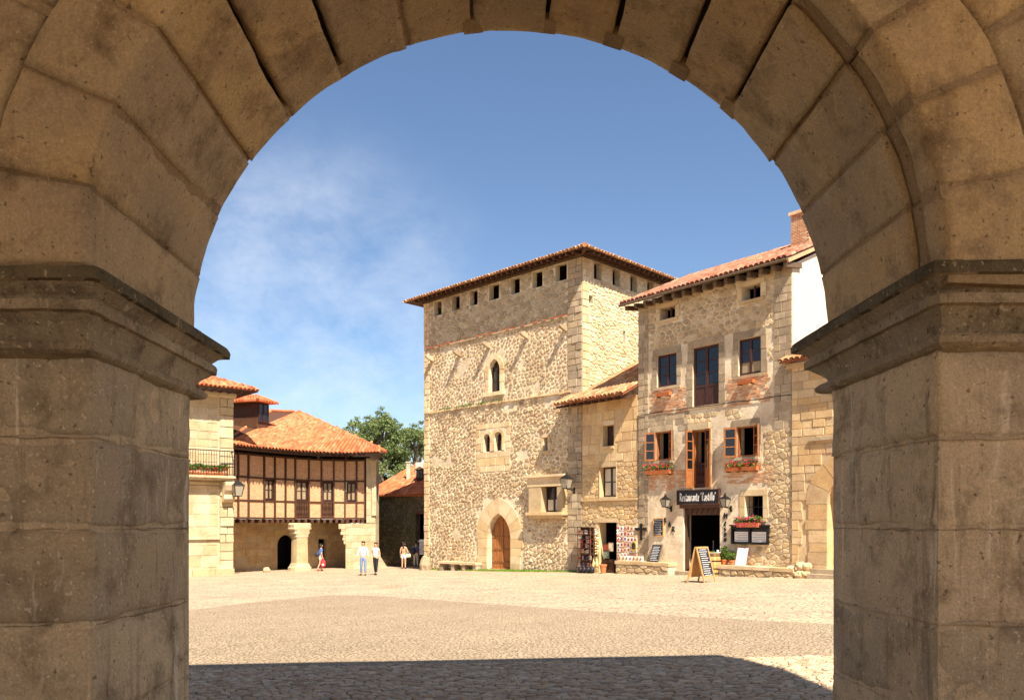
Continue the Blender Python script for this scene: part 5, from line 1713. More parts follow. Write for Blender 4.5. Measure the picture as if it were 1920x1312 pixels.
    def top_of(p):
        """where the slope line from eave point p ends: on the ridge or on the hip"""
        t = (p.x - x0) / (x1 - x0)
        xr = rdg_r.x
        hipstart = (rdg_r.x - 1.0 - x0) / (x1 - x0)
        if t < hipstart: 
            k = t / hipstart
            return rdg_l.lerp(rdg_r, max(0, min(1, k)))
        k = (t - hipstart) / (1 - hipstart)
        return rdg_r.lerp(last + Vector((0, 0, ze)), k)
    for p in ev: tops.append(top_of(p))
    for lift in (0, .08):
        b = len(mb.v)
        for i in range(len(ev) - 1):
            a0, a1 = ev[i] + Vector((0, 0, ze + lift)), ev[i + 1] + Vector((0, 0, ze + lift))
            mb.quad(a0, a1, tops[i + 1] + Vector((0, 0, lift)), tops[i] + Vector((0, 0, lift)))
    for i in range(len(ev) - 1):
        a0, a1 = ev[i] + Vector((0, 0, ze)), ev[i + 1] + Vector((0, 0, ze))
        mb.quad(a0, a1, a1 + Vector((0, 0, .08)), a0 + Vector((0, 0, .08)))
    bk = rdg_r + Vector((4, 6, -3.7)); bl = rdg_l + Vector((-1, 7, -3.7))
    mb.quad(rdg_l, rdg_r, bk, bl)
    mb.add([rdg_r, last + Vector((0, 0, ze)), bk], [(0, 1, 2)])
    rf = mb.build('roof', 'timber', root)
    # barrel tiles bay by bay along the curved eave
    M_rows = []
    rr = random.Random(15)
    V = np.array([(x, y, z, 1) for x, y, z in TILE_V])
    lens = [0]
    for a, b in zip(ev[:-1], ev[1:]): lens.append(lens[-1] + (b - a).length)
    tot = lens[-1]
    nc = int(tot / .25)
    items = []
    for c in range(nc + 1):
        s = tot * c / nc
        for i in range(len(ev) - 1):
            if lens[i] <= s <= lens[i + 1] + 1e-6: break
        f = (s - lens[i]) / max(lens[i + 1] - lens[i], 1e-6)
        p = ev[i].lerp(ev[i + 1], f) + Vector((0, 0, ze + .08))
        q = top_of(ev[i].lerp(ev[i + 1], f)) + Vector((0, 0, .08))
        g = q - p; L__ = g.length
        if L__ < .3: continue
        g.normalize()
        e_ = (ev[i + 1] - ev[i]).normalized()
        n = e_.cross(g).normalized()
        if n.z < 0: n = -n
        ex = g.cross(n).normalized()
        k = 0
        while k * .40 < L__ - .1:
            o = p + g * (k * .40 - .08 + rr.uniform(-.03, .03)) + n * (.0 + rr.uniform(0, .015))
            a = rr.uniform(-.05, .05)
            x = ex * math.cos(a) + g * math.sin(a); y = (g * math.cos(a) - ex * math.sin(a) + n * .05).normalized()
            items.append((k, Matrix(((x.x, y.x, n.x, o.x), (x.y, y.y, n.y, o.y), (x.z, y.z, n.z, o.z), (0, 0, 0, 1)))))
            k += 1
    items.sort(key=lambda t: t[0])
    rest = MB()
    for i, (k, m4) in enumerate(items):
        if i < 300:
            o = bpy.data.objects.new('tile', tile_mesh('tile')); COL.objects.link(o); o.parent = rf
            o.matrix_basis = Matrix.Translation(-WL[rf.name]) @ m4
        else:
            rest.add([tuple(q) for q in (V @ np.array(m4).T)[:, :3]], TILE_F)
    tag(rest.build('tile_field', 'tile', rf, smooth=True), kind='stuff')
    mb = MB()
    hip = [rdg_l, rdg_r, last + Vector((0, 0, ze))]
    for a, b in zip(hip[:-1], hip[1:]):
        d = (b - a).normalized(); n = int((b - a).length / .42)
        for k in range(n): mb.tube([a + d * (k * .42) + Vector((0, 0, .1)), a + d * (k * .42 + .46) + Vector((0, 0, .1))], [.13, .11], 7)
    tag(mb.build('ridge_tiles', 'tile', rf), kind='stuff')
    # rafters under the eave
    for i in range(len(P0) - 1):
        for f in (.2, .7):
            a = P0[i].lerp(P0[i + 1], f)
            d = Vector((.25, -1, 0)).normalized()
            mb = MB(); mb.bar(a + Vector((0, .2, ze + .18)), a + d * 1.62 + Vector((0, 0, ze - .08)), .11, .13); mb.build('rafter', 'timber', root)
    # dormer
    dc = at(487, 785, 53.6)
    f0 = at(484, 786, 52.6); f1 = f0 + Vector((.45, .9, 0))
    WD = Wall((f0.x, f0.y, 0), (.45, .9)); LD_ = 1.0
    za, zb2 = f0.z - .15, at(487, 757, 53.5).z
    mb = MB()
    bkz = 3.2
    mb.hexa([WD.pt(0, -.08, za - .4), WD.pt(LD_, -.08, za - .4), WD.pt(LD_, -bkz, za - .4), WD.pt(0, -bkz, za - .4), WD.pt(0, -.08, zb2), WD.pt(LD_, -.08, zb2), WD.pt(LD_, -bkz, zb2), WD.pt(0, -bkz, zb2)])
    dm = mb.build('dormer', 'timber', rf)
    window(WD, root, .05, LD_ - .02, za, zb2 - .04, 0.0, .07, 1, 2, 'brown', leafbar=.04, name='dormer_window')
    mb = MB()
    q = [WD.pt(-.5, .45, zb2), WD.pt(LD_ + .4, .45, zb2), WD.pt(LD_ + .4, -bkz, zb2 + .05), WD.pt(-.5, -bkz, zb2 + .05)]
    pk = [WD.pt(LD_ * .5, -.6, zb2 + .5), WD.pt(LD_ * .5, -bkz, zb2 + .55)]
    mb.add([*q, *pk], [(0, 1, 4), (1, 2, 5, 4), (3, 0, 4, 5), (0, 3, 2, 1)])
    dr_ = mb.build('dormer_roof', 'tile', rf)
    dt = MB()
    for a, b, pa, pb in ((q[0], q[1], pk[0], pk[0]),):
        n = int((b - a).length / .24)
        for k in range(n + 1):
            f = k / n
            s_ = a.lerp(b, f); t_ = pk[0]; s2 = s_.lerp(t_, .8)
            for j in range(3):
                dt.tube([s_.lerp(s2, j / 3) + Vector((0, 0, .05)), s_.lerp(s2, (j + 1) / 3) + Vector((0, 0, .05))], [.1, .085], 6)
    n = 14
    for k in range(n):
        s_ = q[0].lerp(q[3], k / n); t_ = pk[0].lerp(pk[1], k / n)
        for j in range(4): dt.tube([s_.lerp(t_, j / 4) + Vector((0, 0, .05)), s_.lerp(t_, (j + 1) / 4) + Vector((0, 0, .05))], [.1, .085], 6)
    tag(dt.build('dormer_tiles', 'tile', rf), kind='stuff')
    return root
build_timber_house()

# ------------------------------------------------------------------ stone mansion at the far left
WM = Wall((-16.51, 48.0), (-0.78, -0.63))
def build_mansion():
    root = thing('stone_mansion', tuple(WM.pt(2, -2, 0)[:2]) + (gz(-18, 47),), 'cream ashlar mansion with flowered iron balcony behind the left pier', 'house')
    ZT = WM.px(425, 738)[1]
    L_ = 6.5
    wf = wall_mesh(WM, 0, L_, -1.2, ZT, [], 'ashlar_p', root, .5)
    mb = MB(); P = WM.pt
    mb.quad(P(0, 0, -1.2), P(0, -6, -1.2), P(0, -6, ZT), P(0, 0, ZT)); mb.build('side_wall', 'ashlar_p', root)
    zbal = WM.px(400, 893)[1]
    ashlar(WM, .9, L_, -1.0, zbal - .3, (.5, .75), (.8, 1.6), [], 'ashlar_p', wf, .014, .025, 60, 71)
    ashlar(WM, .9, L_, zbal + .05, ZT - .3, (.38, .5), (.6, 1.0), [], 'ashlar_p', wf, .014, .025, 80, 72)
    ashlar(WM, 0, .82, -1.0, ZT - .3, (.45, .75), (.82, .9), [], 'ashlar_p', wf, .016, .14, 40, 73)      # corner pilaster
    for z0, z1, o in ((ZT - .3, ZT - .16, .2), (ZT - .16, ZT, .32)):
        mb = MB(); WM.box(mb, -.1, L_, z0, z1, -.02, o); mb.build('cornice', 'ashlar_p', root)
    zl = WM.px(400, 1008)[1]
    mb = MB(); WM.box(mb, .84, L_, zl - .08, zl + .08, -.02, .16); mb.build('string_course', 'ashlar_p', root)
    for z, o in ((zbal - .5, .12), (zbal - .72, .08)):
        mb = MB(); WM.box(mb, .84, L_, z, z + .16, -.02, o); mb.build('moulding', 'ashlar_p', root)
    r = random.Random(2)
    for k in range(2):                                     # rough footing courses
        s = 0
        while s < L_:
            l = r.uniform(.7, 1.3); mb = MB(); z = -.75 + k * .42
            WM.box(mb, s + .01, s + l - .01, z, z + .4, -.02, .26 - k * .06 + r.uniform(-.03, .03)); mb.build('footing_stone', 'ashlar_p', root); s += l
    # balcony: slab, console, rail
    mb = MB(); WM.box(mb, .12, L_, zbal - .1, zbal + .02, -.02, .75); WM.box(mb, .2, L_, zbal - .22, zbal - .1, -.02, .55); bl = mb.build('balcony_slab', 'ashlar_p', root)
    mb = MB()
    prof = [(0, zbal - .3), (.62, zbal - .3), (.66, zbal - .5), (.56, zbal - .8), (.38, zbal - 1.05), (.42, zbal - 1.3), (.3, zbal - 1.45), (0, zbal - 1.5)]
    k = len(prof)
    mb.add([P(.1, o + .14, z) for o, z in prof] + [P(.72, o + .14, z) for o, z in prof], [tuple(range(k)), tuple(range(2 * k - 1, k - 1, -1))] + [(i, (i + 1) % k, k + (i + 1) % k, k + i) for i in range(k)])
    mb.build('console', 'ashlar_p', root)
    zr = WM.px(400, 846)[1]
    mb = MB(); mb.bar(P(.18, .7, zr), P(L_, .7, zr), .05, .05); mb.bar(P(.18, .7, zbal + .1), P(L_, .7, zbal + .1), .04, .04); mb.bar(P(.18, .7, zr), P(.18, .02, zr), .05, .05)
    mb.bar(P(.18, .7, zr), P(.18, .7, zbal), .06, .06)
    rl = mb.build('railing', 'iron', bl)
    s = .3
    while s < 4.2:
        mb = MB(); mb.tube([P(s, .7, zbal + .1), P(s, .7, zr)], .014, 5); mb.build('rail_bar', 'iron', rl); s += .15
    # roof
    za = ZT + .06
    OV = 1.25
    mb = MB()
    mb.add([P(-1.0, OV, za), P(L_, OV, za), P(L_, -6, za + 2.6), P(-1.0, -6, za + .2), P(2.5, -3.2, za + 1.6), P(-1.0, OV, za + .08), P(L_, OV, za + .08), P(L_, -6, za + 2.68), P(-1.0, -6, za + .28), P(2.5, -3.2, za + 1.68)],
           [(0, 1, 2, 4), (0, 4, 2, 3), (5, 6, 7, 9), (5, 9, 7, 8), (0, 1, 6, 5), (3, 0, 5, 8), (2, 3, 8, 7), (1, 2, 7, 6)])
    rf = mb.build('roof', 'timber', root)
    g = (-WM.n + Vector((0, 0, 1.6 / 4.05))).normalized()
    tile_roof(rf, P(0, OV + .05, za + .07), WM.u, g, -.95, L_ - .1, lambda s: min(4.3, (s + 1.0) * 1.2 + .15), 'tile', .24, .40, 220, 17)
    g2 = (WM.u + Vector((0, 0, 1.6 / 3.5))).normalized()
    tile_roof(rf, P(-1.05, 0, za + .07), -WM.n, g2, -OV + .1, 5.9, lambda s: max(.3, min(3.6, (s + OV) * .86, (6 - s) * 1.2)), 'tile', .24, .40, 60, 18)
    s = -.6
    while s < 5:
        mb = MB(); mb.bar(P(s, -.2, za - .02), P(s, OV - .08, za - .08), .12, .12); mb.build('rafter', 'timber', root); s += .5
    return root, zbal, zr
MANSION, MZB, MZR = build_mansion()

# ------------------------------------------------------------------ low cottage closing the alley
def build_cottage():
    a, b = at(694, 0, 60.5), at(812, 0, 56.6)
    W = Wall((a.x, a.y, 0), Vector((b.x - a.x, b.y - a.y, 0))); L_ = (b - a).to_2d().length
    root = thing('alley_cottage', tuple(W.pt(L_ / 2, -2, 0)[:2]) + (gz(-8, 60),), 'low mossy rubble cottage with red tiled roof at the back of the alley', 'house')
    ze = W.px(760, 931)[1]
    d = W.rect(779, 800, 963, 1044); d = (d[0], d[1], W.g(4) - .1, d[3])
    wf = wall_mesh(W, 0, L_ + 2.5, -1.8, ze + .05, [d], 'mossy', root, .5)
    room(W, root, *d, .5, 1.5)
    rubble(W, 0, L_ + 1, -1.3, ze, .4, .28, [(d[0] - .05, d[1] + .05, -3, d[3] + .2)], 'mossy', wf, .03, .05, 160, 81, .36)
    mb = MB(); W.box(mb, d[0] - .2, d[1] + .3, d[3], d[3] + .2, -.1, .06); mb.build('lintel', 'timber', wf)
    mb = MB(); W.box(mb, d[0], d[1], d[2] + 1.85, d[2] + 1.93, -.3, -.26); mb.build('door_bar', 'paper', root)
    OV = .6
    P = W.pt
    dp, rise = 5.0, 2.55
    mb = MB()
    mb.add([P(-.4, OV, ze), P(L_ + 2.5, OV, ze), P(L_ + 2.5, -dp, ze + rise), P(-.4, -dp, ze + rise), P(-.4, OV, ze + .08), P(L_ + 2.5, OV, ze + .08), P(L_ + 2.5, -dp, ze + rise + .08), P(-.4, -dp, ze + rise + .08)], [(0, 1, 2, 3), (4, 5, 6, 7), (0, 1, 5, 4), (1, 2, 6, 5), (2, 3, 7, 6), (3, 0, 4, 7)])
    rf = mb.build('roof', 'deck', root)
    g = (-W.n * (dp + OV) + Vector((0, 0, rise))).normalized()
    tile_roof(rf, P(0, OV + .05, ze + .08), W.u, g, -.3, L_ + 1.2, lambda s: 6.1, 'tile', .26, .42, 300, 19)
    # chimney and skylight dormer
    c = at(766, 0, 61.0)
    zc = at(0, 866, 61).z
    mb = MB(); mb.box((c.x, c.y, zc - 1.0), (.14, .14, 1.0)); mb.box((c.x, c.y, zc - .02), (.18, .18, .05)); mb.build('chimney', 'lime_grey', rf)
    c = at(787, 0, 59.4)
    z0, z1 = at(0, 897, 59.4).z, at(0, 878, 59.4).z
    mb = MB(); mb.box((c.x, c.y + .5, (z0 + z1) / 2 - .1), (.26, .5, (z1 - z0) / 2)); dm = mb.build('dormer', 'timber', rf)
    Wd = Wall((c.x - .26, c.y - .02, 0), (1, 0)); window(Wd, root, 0, .52, z0, z1 - .05, -.03, .06, 1, 2, 'brown', leafbar=.02, name='dormer_window')
    mb = MB(); mb.add([(c.x - .4, c.y - .2, z1 - .08), (c.x + .4, c.y - .2, z1 - .08), (c.x, c.y - .15, z1 + .16), (c.x - .4, c.y + 1, z1 - .08), (c.x + .4, c.y + 1, z1 - .08), (c.x, c.y + 1, z1 + .16)], [(0, 1, 2), (3, 5, 4), (0, 2, 5, 3), (1, 4, 5, 2), (0, 3, 4, 1)]); mb.build('dormer_roof', 'timber', rf)
    for x in (783, 790):
        q = at(x, 868, 62.2); mb = MB(); mb.box((q.x, q.y, q.z - .5), (.14, .14, .55)); mb.build('chimney', 'white', rf)
    return W, d
WC, CD = build_cottage()

# ------------------------------------------------------------------ trees beyond the roofs
def tree(px, top, d, rx, seed, label):
    r = random.Random(seed)
    base = at(px, 980, d); base.z = gz(base.x, base.y)
    zt = at(0, top, d).z
    root = thing('eucalyptus_tree', base, label, 'tree', 'trees behind the roofs')
    H = zt - base.z
    mb = MB()
    mb.tube([base + Vector((0, 0, -.3)), base + Vector((.2, 0, H * .35)), base + Vector((-.2, .1, H * .65)), base + Vector((0, 0, H * .92))], [.45, .34, .2, .06], 8)
    mb.build('trunk', 'bark', root)
    cl = []
    for k in range(34):
        f = r.uniform(.32, .97)
        w = rx * (1.0 - max(0, f - .55) * 1.5) * math.sqrt(r.random())
        an = r.uniform(0, 6.28)
        c = base + Vector((w * math.cos(an), w * .8 * math.sin(an), H * f))
        cl.append((c, r.uniform(.75, 1.35)))
        mb = MB(); s = base + Vector((0, 0, H * (f - .18))); mb.tube([s, s.lerp(c, .6) + Vector((0, 0, .2)), c], [.13, .08, .03], 5); mb.build('branch', 'bark', root)
    mb = MB()
    for c, q in cl:
        mb.leaves(c, (q * .95, q * .9, q * .62), int(260 * q), .15, r, .1)
        for _ in range(4):
            o = Vector((r.gauss(0, q), r.gauss(0, q), r.gauss(0, q * .6))); mb.leaves(c + o, (.42, .42, .3), 50, .14, r, .1)
    mb.build('crown', 'leaf_tree', root)
tree(650, 784, 92, 3.3, 1, 'rounded green tree just above the hip of the orange roof, leftmost')
tree(690, 790, 99, 2.8, 5, 'lower green tree between the leftmost and the tallest of the row')
tree(716, 774, 95, 3.0, 2, 'tallest green tree in the middle of the row behind the roofs')
tree(748, 797, 98, 2.4, 3, 'gappy green tree right of the tallest, above the cottage ridge')
tree(780, 792, 93, 2.9, 4, 'green tree against the left edge of the stone tower')

# ------------------------------------------------------------------ fittings on the walls
NTH = ['first', 'second', 'third', 'fourth', 'fifth', 'sixth', 'seventh', 'eighth']
def nib_text(word, glyphs, fn, h, mat, parent, nib=0.15, sp=0.16, name='letter'):
    """broad-nib lettering: fn(x, y, o) -> world, x along the sign in letter heights"""
    x = 0
    out = []
    for ch in word:
        w, strokes = glyphs[ch]
        if strokes:
            mb = MB(); k = 0
            nx, ny = nib * .55, nib * .55
            for st in strokes:
                for a, b in zip(st[:-1], st[1:]):
                    k += 1
                    o = 0.004 + k * .0006
                    q = [(a[0] - nx, a[1] - ny), (a[0] + nx, a[1] + ny), (b[0] + nx, b[1] + ny), (b[0] - nx, b[1] - ny)]
                    mb.hexa([fn((x + p[0]) * h, p[1] * h, -.004) for p in q] + [fn((x + p[0]) * h, p[1] * h, o) for p in q])
            mb.build(name, mat, parent)
        x += w + sp
    return x * h
GL = {
 'R': (.62, [[(.08, .05), (.08, 1)], [(.08, .97), (.5, .85), (.5, .62), (.1, .5)], [(.26, .5), (.6, .03)]]),
 'e': (.40, [[(.38, .1), (.08, .06), (.06, .52), (.34, .62), (.36, .38), (.08, .3)]]),
 's': (.38, [[(.36, .6), (.08, .56), (.1, .38), (.34, .28), (.32, .08), (.04, .05)]]),
 't': (.34, [[(.16, .88), (.14, .1), (.34, .06)], [(.0, .62), (.34, .62)]]),
 'a': (.42, [[(.06, .58), (.34, .6), (.34, .05)], [(.34, .36), (.06, .3), (.08, .06), (.34, .1)]]),
 'u': (.42, [[(.06, .62), (.08, .06), (.34, .12)], [(.34, .62), (.36, .03)]]),
 'r': (.34, [[(.08, .62), (.08, .05)], [(.08, .5), (.32, .62)]]),
 'n': (.42, [[(.06, .62), (.06, .05)], [(.06, .52), (.32, .6), (.34, .05)]]),
 'C': (.58, [[(.55, .85), (.3, 1), (.06, .75), (.08, .2), (.32, .04), (.56, .16)], [(.3, .95), (.3, .1)]]),
 'i': (.16, [[(.07, .62), (.08, .05)], [(.06, .82), (.1, .86)]]),
 'l': (.16, [[(.07, 1), (.08, .05)]]),
 'o': (.42, [[(.08, .1), (.06, .55), (.2, .64), (.36, .55), (.34, .1), (.2, .04), (.08, .1)]]),
 '"': (.2, [[(.04, .98), (.05, .82)], [(.16, .98), (.17, .82)]]),
 ' ': (.22, []),
 'B': (.55, [[(.08, .03), (.08, 1)], [(.08, .97), (.44, .86), (.4, .6), (.1, .52)], [(.1, .52), (.5, .4), (.46, .12), (.08, .04)]]),
 'A': (.6, [[(.04, .03), (.3, 1), (.56, .03)], [(.14, .36), (.46, .36)]]),
 'M': (.7, [[(.06, .03), (.1, .95), (.34, .4), (.6, .95), (.62, .03)]]),
 'ó': (.42, [[(.08, .1), (.06, .55), (.2, .64), (.36, .55), (.34, .1), (.2, .04), (.08, .1)], [(.18, .8), (.3, .96)]]),
}
def on_wall(W, s_left, z, o=0.0):
    """text origin at s_left as seen from outside (text runs to the viewer's right)"""
    return lambda x, y, d: W.pt(s_left - x, o + d, z + y)

def build_sign():
    s0, s1, z0, z1 = WH.rect(1273, 1350, 919, 944)
    o = .10
    root = thing('restaurant_sign', WH.pt((s0 + s1) / 2, o, z0), 'long black signboard lettered in white above the restaurant doorway', 'sign')
    mb = MB(); WH.box(mb, s0, s1, z0, z1, o - .08, o); mb.build('board', 'signblack', root)
    mb = MB(); f = .035
    WH.box(mb, s0 - f, s1 + f, z1, z1 + f, o - .09, o + .02); WH.box(mb, s0 - f, s1 + f, z0 - f, z0, o - .09, o + .02)
    WH.box(mb, s0 - f, s0, z0, z1, o - .09, o + .02); WH.box(mb, s1, s1 + f, z0, z1, o - .09, o + .02)
    mb.build('frame', 'timber', root)
    word = 'Restaurante "Castillo"'
    tw = sum(GL[c][0] + .16 for c in word)
    h = (s1 - s0) * .88 / tw
    
    hh = (z1 - z0) * .62
    fn = lambda x, y, d: WH.pt(s1 - (s1 - s0) * .06 - x, o + d, z0 + (z1 - z0) * .2 + y * hh / h)
    nib_text(word, GL, fn, h, 'paper', root, .13)
build_sign()

def letters(W, word, spots, h, label, cat, group):
    for ch, (x, y) in zip(word, spots):
        s, z = W.px(x, y)
        root = thing('wall_letter', W.pt(s, .03, z), label % ch, cat, group)
        nib_text(ch, GL, on_wall(W, s + .3 * h, z - .5 * h, .03), h, 'iron', root, .2, name='letter_shape')
letters(WH, 'BAR', ((1247.5, 976), (1255.5, 983), (1263, 992)), .24, 'dark iron letter %s of the slanting row right of the framed menu', 'letter', 'letters spelling bar')
letters(WH, 'Mesón', ((1360.5, 967), (1361, 980), (1361, 990), (1361, 1000), (1361, 1010)), .26, 'dark iron letter %s of the upright row right of the restaurant doorway', 'letter', 'letters spelling meson')

def lantern(base, n, label, size=.55, hang=False):
    """four-sided glazed lantern on a scrolled bracket; base = fixing point on the wall, n outward"""
    n = Vector(n).normalized(); u = Vector((-n.y, n.x, 0))
    root = thing('wall_lantern', base, label, 'lantern', 'wall lanterns')
    out = n * .55 * size / .55
    top = Vector(base) + out
    mb = MB()
    b = Vector(base)
    mb.tube([b + n * .02 + Vector((0, 0, -.45 * size)), b + n * .1, b + n * .28 * size + Vector((0, 0, -.06)), top + Vector((0, 0, -.02))], .018, 6)
    mb.tube([b + n * .03 + Vector((0, 0, -.3 * size)), b + n * .22 * size + Vector((0, 0, -.26 * size)), b + n * .36 * size + Vector((0, 0, -.12 * size)), b + n * .3 * size + Vector((0, 0, -.02))], .013, 6)
    mb.box(b + n * .02 + Vector((0, 0, -.2 * size)), (.04, .02, .3 * size), u, n)
    mb.build('bracket', 'iron', root)
    c = top
    w0, w1, h = .13 * size / .55, .21 * size / .55, .42 * size / .55
    def ring(w, z): return [c + u * a * w + n * b_ * w + Vector((0, 0, z)) for a, b_ in ((-1, -1), (1, -1), (1, 1), (-1, 1))]
    A, B, D, E_ = ring(w0, 0), ring(w1, h), ring(w1 * 1.12, h), ring(w1 * .28, h + .18 * size / .55)
    for i in range(4):
        j = (i + 1) % 4
        p = MB(); p.quad(A[i].lerp(A[j], .08), A[i].lerp(A[j], .92), B[i].lerp(B[j], .92), B[i].lerp(B[j], .08)); p.build('pane', 'lampglass', root)
    mb = MB()
    for i in range(4): mb.bar(A[i], B[i], .022, .022)
    mb.add(ring(w0 * 1.15, -.02) + ring(w0 * 1.15, .012), [(3, 2, 1, 0), (4, 5, 6, 7)] + [(i, (i + 1) % 4, 4 + (i + 1) % 4, 4 + i) for i in range(4)])
    mb.build('frame', 'iron', root)
    mb = MB(); mb.add(D + E_, [(3, 2, 1, 0), (4, 5, 6, 7)] + [(i, (i + 1) % 4, 4 + (i + 1) % 4, 4 + i) for i in range(4)])
    mb.lathe(c + Vector((0, 0, h + .17 * size / .55)), [(.05, 0), (.06, .05), (.02, .09), (.025, .14)], 6)
    mb.build('cap', 'iron', root)
def wl(W, x, y, label, **k):
    s, z = W.px(x, y); lantern(W.pt(s, 0, z), W.n, label, **k)
wl(WH, 1259, 950, 'black iron lantern left of the restaurant signboard', size=.42)
wl(WH, 1371, 950, 'black iron lantern right of the restaurant signboard', size=.42)
wl(WF, 1077, 916, 'iron lantern on the tower beside its box window', size=.62)
wl(WM, 436, 930, 'pale glazed lantern on the corner of the cream mansion', size=.8)

def flower_box(W, rect, label, mat='terra', bloom='red', fullness=1.0, seed=1, drop=.0, o0=.04, dep=.22, green=1):
    s0, s1, z0, z1 = rect
    r = random.Random(seed)
    root = thing('flower_box', W.pt((s0 + s1) / 2, o0 + dep / 2, z0), label, 'flower box')
    mb = MB(); P = W.pt
    hb = min(.2, (z1 - z0) * .55)
    a, b = s0 + .05, s1 - .05
    mb.hexa([P(a + .03, o0 + .02, z0), P(b - .03, o0 + .02, z0), P(b - .03, o0 + dep - .03, z0), P(a + .03, o0 + dep - .03, z0), P(a, o0, z0 + hb), P(b, o0, z0 + hb), P(b, o0 + dep, z0 + hb), P(a, o0 + dep, z0 + hb)])
    mb.build('trough', mat, root)
    mb = MB(); br = .05
    for s in (a + .1, b - .1): mb.bar(P(s, 0, z0 - .02), P(s, o0 + dep, z0 - .02), .03, .03)
    tag(mb.build('bracket', 'iron', root), kind='stuff')
    if fullness:
        lf, fl = MB(), MB()
        n = max(3, int((s1 - s0) / .12))
        for k in range(n):
            c = P(s0 + (s1 - s0) * (k + .5) / n, o0 + dep * .55, z0 + hb + .08 + r.uniform(-.02, .08))
            lf.leaves(c + Vector((0, 0, .05 * (green - 1))), (.15, .15, .12 * (1 + .2 * green)), int(30 * fullness * green), .055, r)
            for _ in range(int(5 * fullness)):
                q = c + Vector((r.gauss(0, .1), r.gauss(0, .06), r.uniform(-.1 - drop, .17))) + W.n * .08
                fl.leaves(q, (.03, .03, .03), 6, .03, r)
        tag(lf.build('foliage', 'leaf', root), kind='stuff'); tag(fl.build('blossoms', bloom, root), kind='stuff')
    return root
flower_box(WH, WH.rect(1234, 1263, 732, 743), 'empty orange clay trough under the left top floor window', fullness=0)
flower_box(WH, WH.rect(1386, 1420, 709, 720), 'empty orange clay trough under the right top floor window', fullness=0)
flower_box(WH, WH.rect(1214, 1264, 876, 889), 'clay trough of geraniums under the left open window', seed=2)
flower_box(WH, WH.rect(1364, 1392, 872, 884), 'small geranium trough, left of the pair under the right open window', seed=3)
flower_box(WH, WH.rect(1394, 1427, 868, 882), 'larger geranium trough, right of the pair under the right open window', seed=4, fullness=1.3)
flower_box(WH, WH.rect(1384, 1431, 972, 988), 'trough of bright pink petunias on top of the menu case', bloom='magenta', seed=5, fullness=2.2, drop=.15, o0=.06)
fb = (.55, 2.9, MZB + .04, MZB + .34)
flower_box(WM, fb, 'long trough of red and green plants on the mansion balcony', 'terra', 'red', 1.0, 6, 0, .42, .22, 4)

def menu_case():
    s0, s1, z0, z1 = WH.rect(1374, 1443, 986, 1020)
    root = thing('menu_case', WH.pt((s0 + s1) / 2, .1, z0), 'black glazed menu case with two white sheets below the barred window', 'menu case')
    mb = MB(); WH.box(mb, s0, s1, z0, z1, .0, .04); mb.build('back_panel', 'signblack', root)
    mb = MB(); f = .07; m_ = (s0 + s1) / 2
    for a, b, c, d in ((s0, s0 + f, z0, z1), (s1 - f, s1, z0, z1), (m_ - .04, m_ + .04, z0 + f, z1 - f), (s0 + f, s1 - f, z0, z0 + f), (s0 + f, s1 - f, z1 - f - .03, z1)): WH.box(mb, a, b, c, d, .041, .14)
    mb.build('frame', 'iron', root)
    mb = MB(); WH.box(mb, s0 - .05, s1 + .05, z1, z1 + .06, .0, .2); mb.build('cap', 'iron', root)
    for a, b in ((s0 + f + .05, m_ - .08), (m_ + .08, s1 - f - .05)):
        p = MB(); WH.box(p, a, b, z0 + f + .03, z1 - f - .16, .042, .05); sh = p.build('menu_sheet', 'paper', root)
        ln = MB()
        for k in range(5): WH.box(ln, a + .05, b - .05 - .1 * (k % 2), z0 + f + .08 + k * .07, z0 + f + .095 + k * .07, .0505, .052)
        tag(ln.build('print_lines', 'slate', sh), kind='stuff')
menu_case()

def chalk_scribble(mb, fn, w, h, rows, seed):
    r = random.Random(seed)
    for k in range(rows):
        y = h * (k + .5) / rows
        x = w * r.uniform(.06, .16)
        while x < w * r.uniform(.7, .94):
            l = r.uniform(.05, .14) * w
            a, b = y - h / rows * .14, y + h / rows * .14
            mb.hexa([fn(p, q, .002) for p, q in ((x, a), (x + l, a), (x + l, b), (x, b))] + [fn(p, q, .006) for p, q in ((x, a), (x + l, a), (x + l, b), (x, b))])
            x += l + w * .03
def wall_menu():
    s0, s1, z0, z1 = WH.rect(1227, 1244, 973, 1003)
    root = thing('framed_menu', WH.pt((s0 + s1) / 2, .05, z0), 'wood framed blackboard menu on the wall left of the restaurant doorway', 'menu board')
    mb = MB(); WH.box(mb, s0, s1, z0, z1, 0, .04); b = mb.build('board', 'slate', root)
    mb = MB(); f = .05
    for a, c, d, e in ((s0 - f, s0, z0 - f, z1 + f), (s1, s1 + f, z0 - f, z1 + f), (s0, s1, z0 - f, z0), (s0, s1, z1, z1 + f)): WH.box(mb, a, c, d, e, 0, .06)
    mb.build('frame', 'pale_wood', root)
    mb = MB(); chalk_scribble(mb, lambda x, y, o: WH.pt(s1 - x, .04 + o, z0 + y), s1 - s0, z1 - z0, 9, 4); tag(mb.build('chalk_lines', 'chalk', b), kind='stuff')
wall_menu()

def cross():
    s, z = WH.px(1203.5, 984); s_, z0 = WH.px(1203, 1012)
    root = thing('iron_cross', WH.pt(s, .06, z0), 'dark wrought cross fixed where the restaurant wall meets the shop wall', 'cross')
    H = z - z0
    mb = MB(); WH.box(mb, s - .05, s + .05, z0, z, .03, .08); mb.build('upright', 'iron', root)
    mb = MB(); WH.box(mb, s - .26, s + .26, z - .34 * H, z - .34 * H + .1, .025, .085); mb.build('crossbar', 'iron', root)
    for q in ((s - .26, z - .34 * H + .05), (s + .26, z - .34 * H + .05), (s, z)):
        mb = MB(); WH.box(mb, q[0] - .07, q[0] + .07, q[1] - .07, q[1] + .07, .02, .09); mb.build('finial', 'iron', root)
cross()

